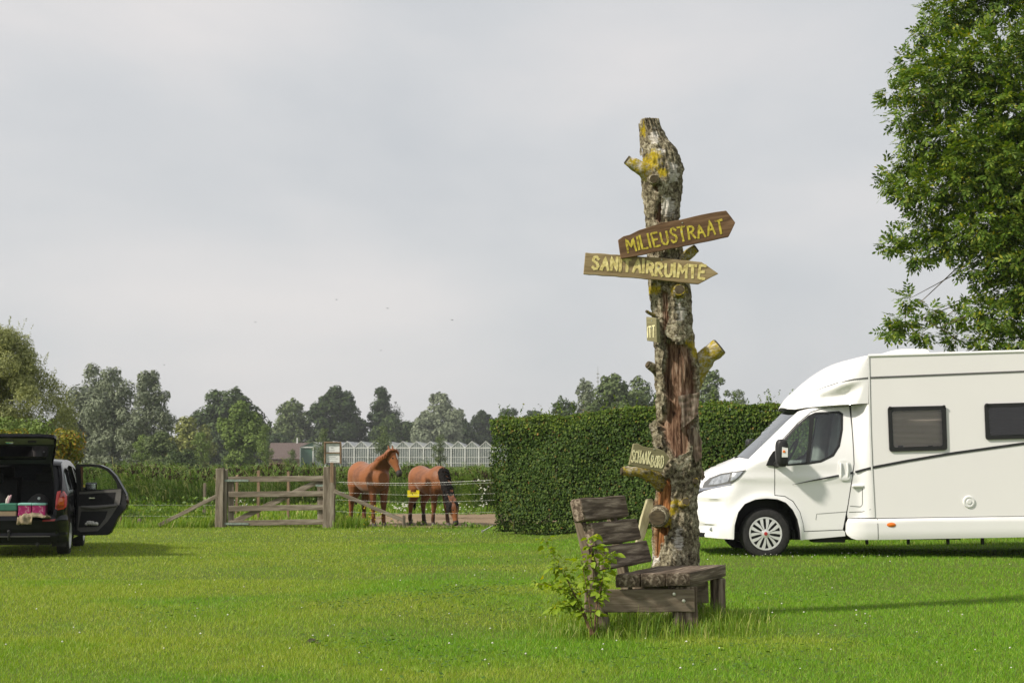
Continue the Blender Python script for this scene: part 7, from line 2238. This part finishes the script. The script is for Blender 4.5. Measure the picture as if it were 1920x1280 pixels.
b_.build('latch', M['bolt'], dr, bevel=.004, local=True)
cl = MB()
for k in range(16): cl.lathe([(0, -.022), (.02, -.014), (.028, 0), (.02, .014), (0, .022)], dm(.22 + .012 * k + random.uniform(-.01, .01), .47 + random.uniform(-.012, .02), .19), 'y', 8)
clo = cl.build('white_cloth', flat('white_cloth', (.62, .60, .56), .9), smooth=60, local=True)
tag(clo, 'crumpled white cloth tucked in the open door pocket', 'cloth')
clo.matrix_world = Matrix.Translation(car.location) @ Matrix.Rotation(R(10.5), 4, 'Z')
# exterior mirror
for sg in (1, -1):
    mb = MB(); mb.tube([(sg * .84, 2.92, 1.03), (sg * .93, 2.90, 1.05)], .03, 8)
    mb.build('mirror_arm', M['black_plastic'], smooth=50, **CL)
    mb = MB(); mb.box((sg * .99, 2.92, 1.08), (.20, .10, .14)); mo = mb.build('wing_mirror', M['car_black'], bevel=.035, segs=3, smooth=60, **CL)
    MB().box((sg * .99, 2.866, 1.08), (.16, .008, .10)).build('mirror_glass', M['chrome'], mo, bevel=.002, local=True)
# wheels (axis along x in the car's frame)
def car_wheel(x, y, sg):
    o = empty('wheel', (x, y, .315)); o.parent = car; o.rotation_euler = (0, 0, R(90) if sg > 0 else R(-90))
    r, wd = .318, .205
    t = MB(); t.lathe([(r * .66, -wd * .42), (r * .72, -wd * .5), (r * .9, -wd * .5), (r * .97, -wd * .42), (r, -wd * .3), (r, wd * .3), (r * .97, wd * .42), (r * .66, wd * .48)], (0, 0, 0), 'y', 40)
    t.build('tyre', M['rubber'], o, smooth=35, local=True)
    h = MB(); R0 = r * .66
    h.lathe([(R0 * 1.02, -wd * .38), (R0, -wd * .5), (R0 * .9, -wd * .5), (R0 * .88, -wd * .3)], (0, 0, 0), 'y', 32)
    h.lathe([(0, -wd * .42), (R0 * .2, -wd * .4), (R0 * .25, -wd * .2)], (0, 0, 0), 'y', 20)
    for k in range(5):
        a = 2 * math.pi * k / 5
        h.box((math.cos(a) * R0 * .55, -wd * .36, math.sin(a) * R0 * .55), (R0 * .8, .02, R0 * .26), Matrix.Rotation(-a, 3, 'Y'))
    h.build('rim', M['alloy'], o, smooth=35, local=True)
    MB().lathe([(0, wd * .1), (R0 * .98, wd * .1)], (0, 0, 0), 'y', 24).build('brake_disc', M['black_plastic'], o, local=True)
for y in (.78, 3.28):
    for sg in (1, -1): car_wheel(sg * .75, y, sg)
for sg in (1, -1):
    for ya in (.78, 3.28):
        mb = MB(); V = []
        for (y, z) in arcp(ya, .32, .375, 183, -3):
            V += [(sg * (cx_(y, z) - .012), y, z), (sg * .5, y, z)]
        mb.add(V, [(2 * i, 2 * i + 1, 2 * i + 3, 2 * i + 2) for i in range(12)])
        mb.build('wheel_house', M['black_plastic'], **CL)
    MB().box((sg * .72, .33, .28), (.22, .015, .24)).build('mud_flap', M['black_plastic'], **CL)
# luggage
cm = Matrix.Translation(car.location) @ Matrix.Rotation(R(10.5), 4, 'Z')
def cargo(name, label, cat, loc, rz=0.0):
    o = empty(name, cm @ Vector(loc), label, cat, 'luggage in the car boot', R(10.5) + rz)
    return o
tb_ = cargo('storage_box', 'storage box with green lid and tan body in the boot', 'box', (-.045, .16, .632))
MB().box((0, 0, .055), (.27, .30, .11)).build('body', flat('tan_box', (.30, .22, .14)), tb_, bevel=.012, local=True)
MB().box((0, 0, .17), (.285, .315, .12)).build('lid', flat('green_lid', (.035, .15, .10)), tb_, bevel=.015, local=True)
M['pink_print'] = surf('magenta_print_cloth', [(.35, (.26, .01, .085)), (.55, (.32, .02, .12)), (.62, (.5, .3, .34)), (.66, (.24, .008, .07))], scale=16, rough=.8)
M['mint'] = flat('mint_lid', (.24, .50, .44), .5)
for i, (x, lab) in enumerate(((.215, 'magenta patterned crate with mint lid next to the green-lidded box'), (.43, 'magenta patterned crate with mint lid in the right corner of the boot'))):
    pb = cargo('patterned_crate', lab, 'crate', (x, .17, .632))
    MB().box((0, 0, .10), (.205, .32, .20)).build('body', M['pink_print'], pb, bevel=.012, local=True)
    MB().box((0, 0, .215), (.212, .33, .035)).build('lid', M['mint'], pb, bevel=.008, local=True)
jk = MB()
jv = []
nu, nv = 26, 16
for i in range(nu):
    for j in range(nv):
        u, v = i / (nu - 1), j / (nv - 1)
        x = .14 + .50 * u
        t = v * .30
        yy = .20 - t if t < .27 else -.07
        zz = .64 + .13 * math.sin(math.pi * min(1, u * 1.1)) * (1 - v) + .05 * mnoise.noise(Vector((u * 5, v * 4, 2))) + .03 * mnoise.noise(Vector((u * 14, v * 9, 4)))
        if v > .75 and u < .45: zz -= (v - .75) * .42
        jv.append((x - .03 * v, -.085 - .02 * mnoise.noise(Vector((u * 9, v * 6, 1))) if v > .75 and u < .45 else yy - .06, max(zz, .645 if not (v > .75 and u < .45) else .50)))
jk.add(jv, [(i * nv + j, i * nv + j + 1, (i + 1) * nv + j + 1, (i + 1) * nv + j) for i in range(nu - 1) for j in range(nv - 1)])
M['jacket'] = surf('tan_and_olive_cloth', [(.35, (.10, .095, .055)), (.5, (.24, .20, .13)), (.62, (.45, .34, .22))], scale=4.5, rough=.95, bump=.01, bscale=12)
jo = link('draped_jacket', jk.mesh('draped_jacket', None, True, 80), None, M['jacket'], cm)
so = jo.modifiers.new('cloth', 'SOLIDIFY'); so.thickness = .012
tag(jo, 'tan and olive jacket draped over the boot sill', 'jacket', 'luggage in the car boot')
sh_ = cargo('shoe', 'pale pink shoe sticking up on the green-lidded box', 'shoe', (-.07, .22, .86), .3)
MB().tube([(0, 0, 0), (.01, 0, .05), (.03, 0, .10), (.05, 0, .13)], [.028, .036, .032, .012], 10, flat=.7).build('upper', flat('pink_shoe', (.55, .32, .36)), sh_, local=True, smooth=60)
MB().tube([(-.02, 0, .0), (-.012, 0, .06), (.015, 0, .12)], [.018, .02, .012], 8, flat=1.2).build('sole', flat('shoe_sole', (.6, .55, .5)), sh_, local=True, smooth=60)
bg_ = cargo('dark_bag', 'dark soft bag standing behind the crates', 'bag', (.36, .52, .632), 0)
MB().tube([(0, 0, 0), (0, 0, .12), (.01, 0, .26), (0, 0, .34), (0, 0, .37)], [.16, .19, .17, .10, .03], 14).build('bag_body', flat('dark_grey_bag', (.05, .045, .045), .9), bg_, local=True, smooth=60)
MB().lathe([(0, -.012), (.02, -.008), (.024, .01)], (.03, -.17, .30), 'y', 12).build('buckle', M['white_plastic'], bg_, local=True)
HAZE = 0.00023
# ------------------------------------------------------------------ air
hz_m, N, L = new_mat('haze_air')
out = N.new('ShaderNodeOutputMaterial')
pv = N.new('ShaderNodeVolumePrincipled')
pv.inputs['Color'].default_value = (.93, .95, .98, 1)
pv.inputs['Density'].default_value = HAZE
pv.inputs['Anisotropy'].default_value = 0.2
L.new(pv.outputs[0], out.inputs['Volume'])
hz_o = MB().box((0, 1100, 24), (3040, 3040, 52)).build('haze', hz_m)
tag(hz_o, 'thin pale haze over the far fields and trees', 'haze', kind='stuff')
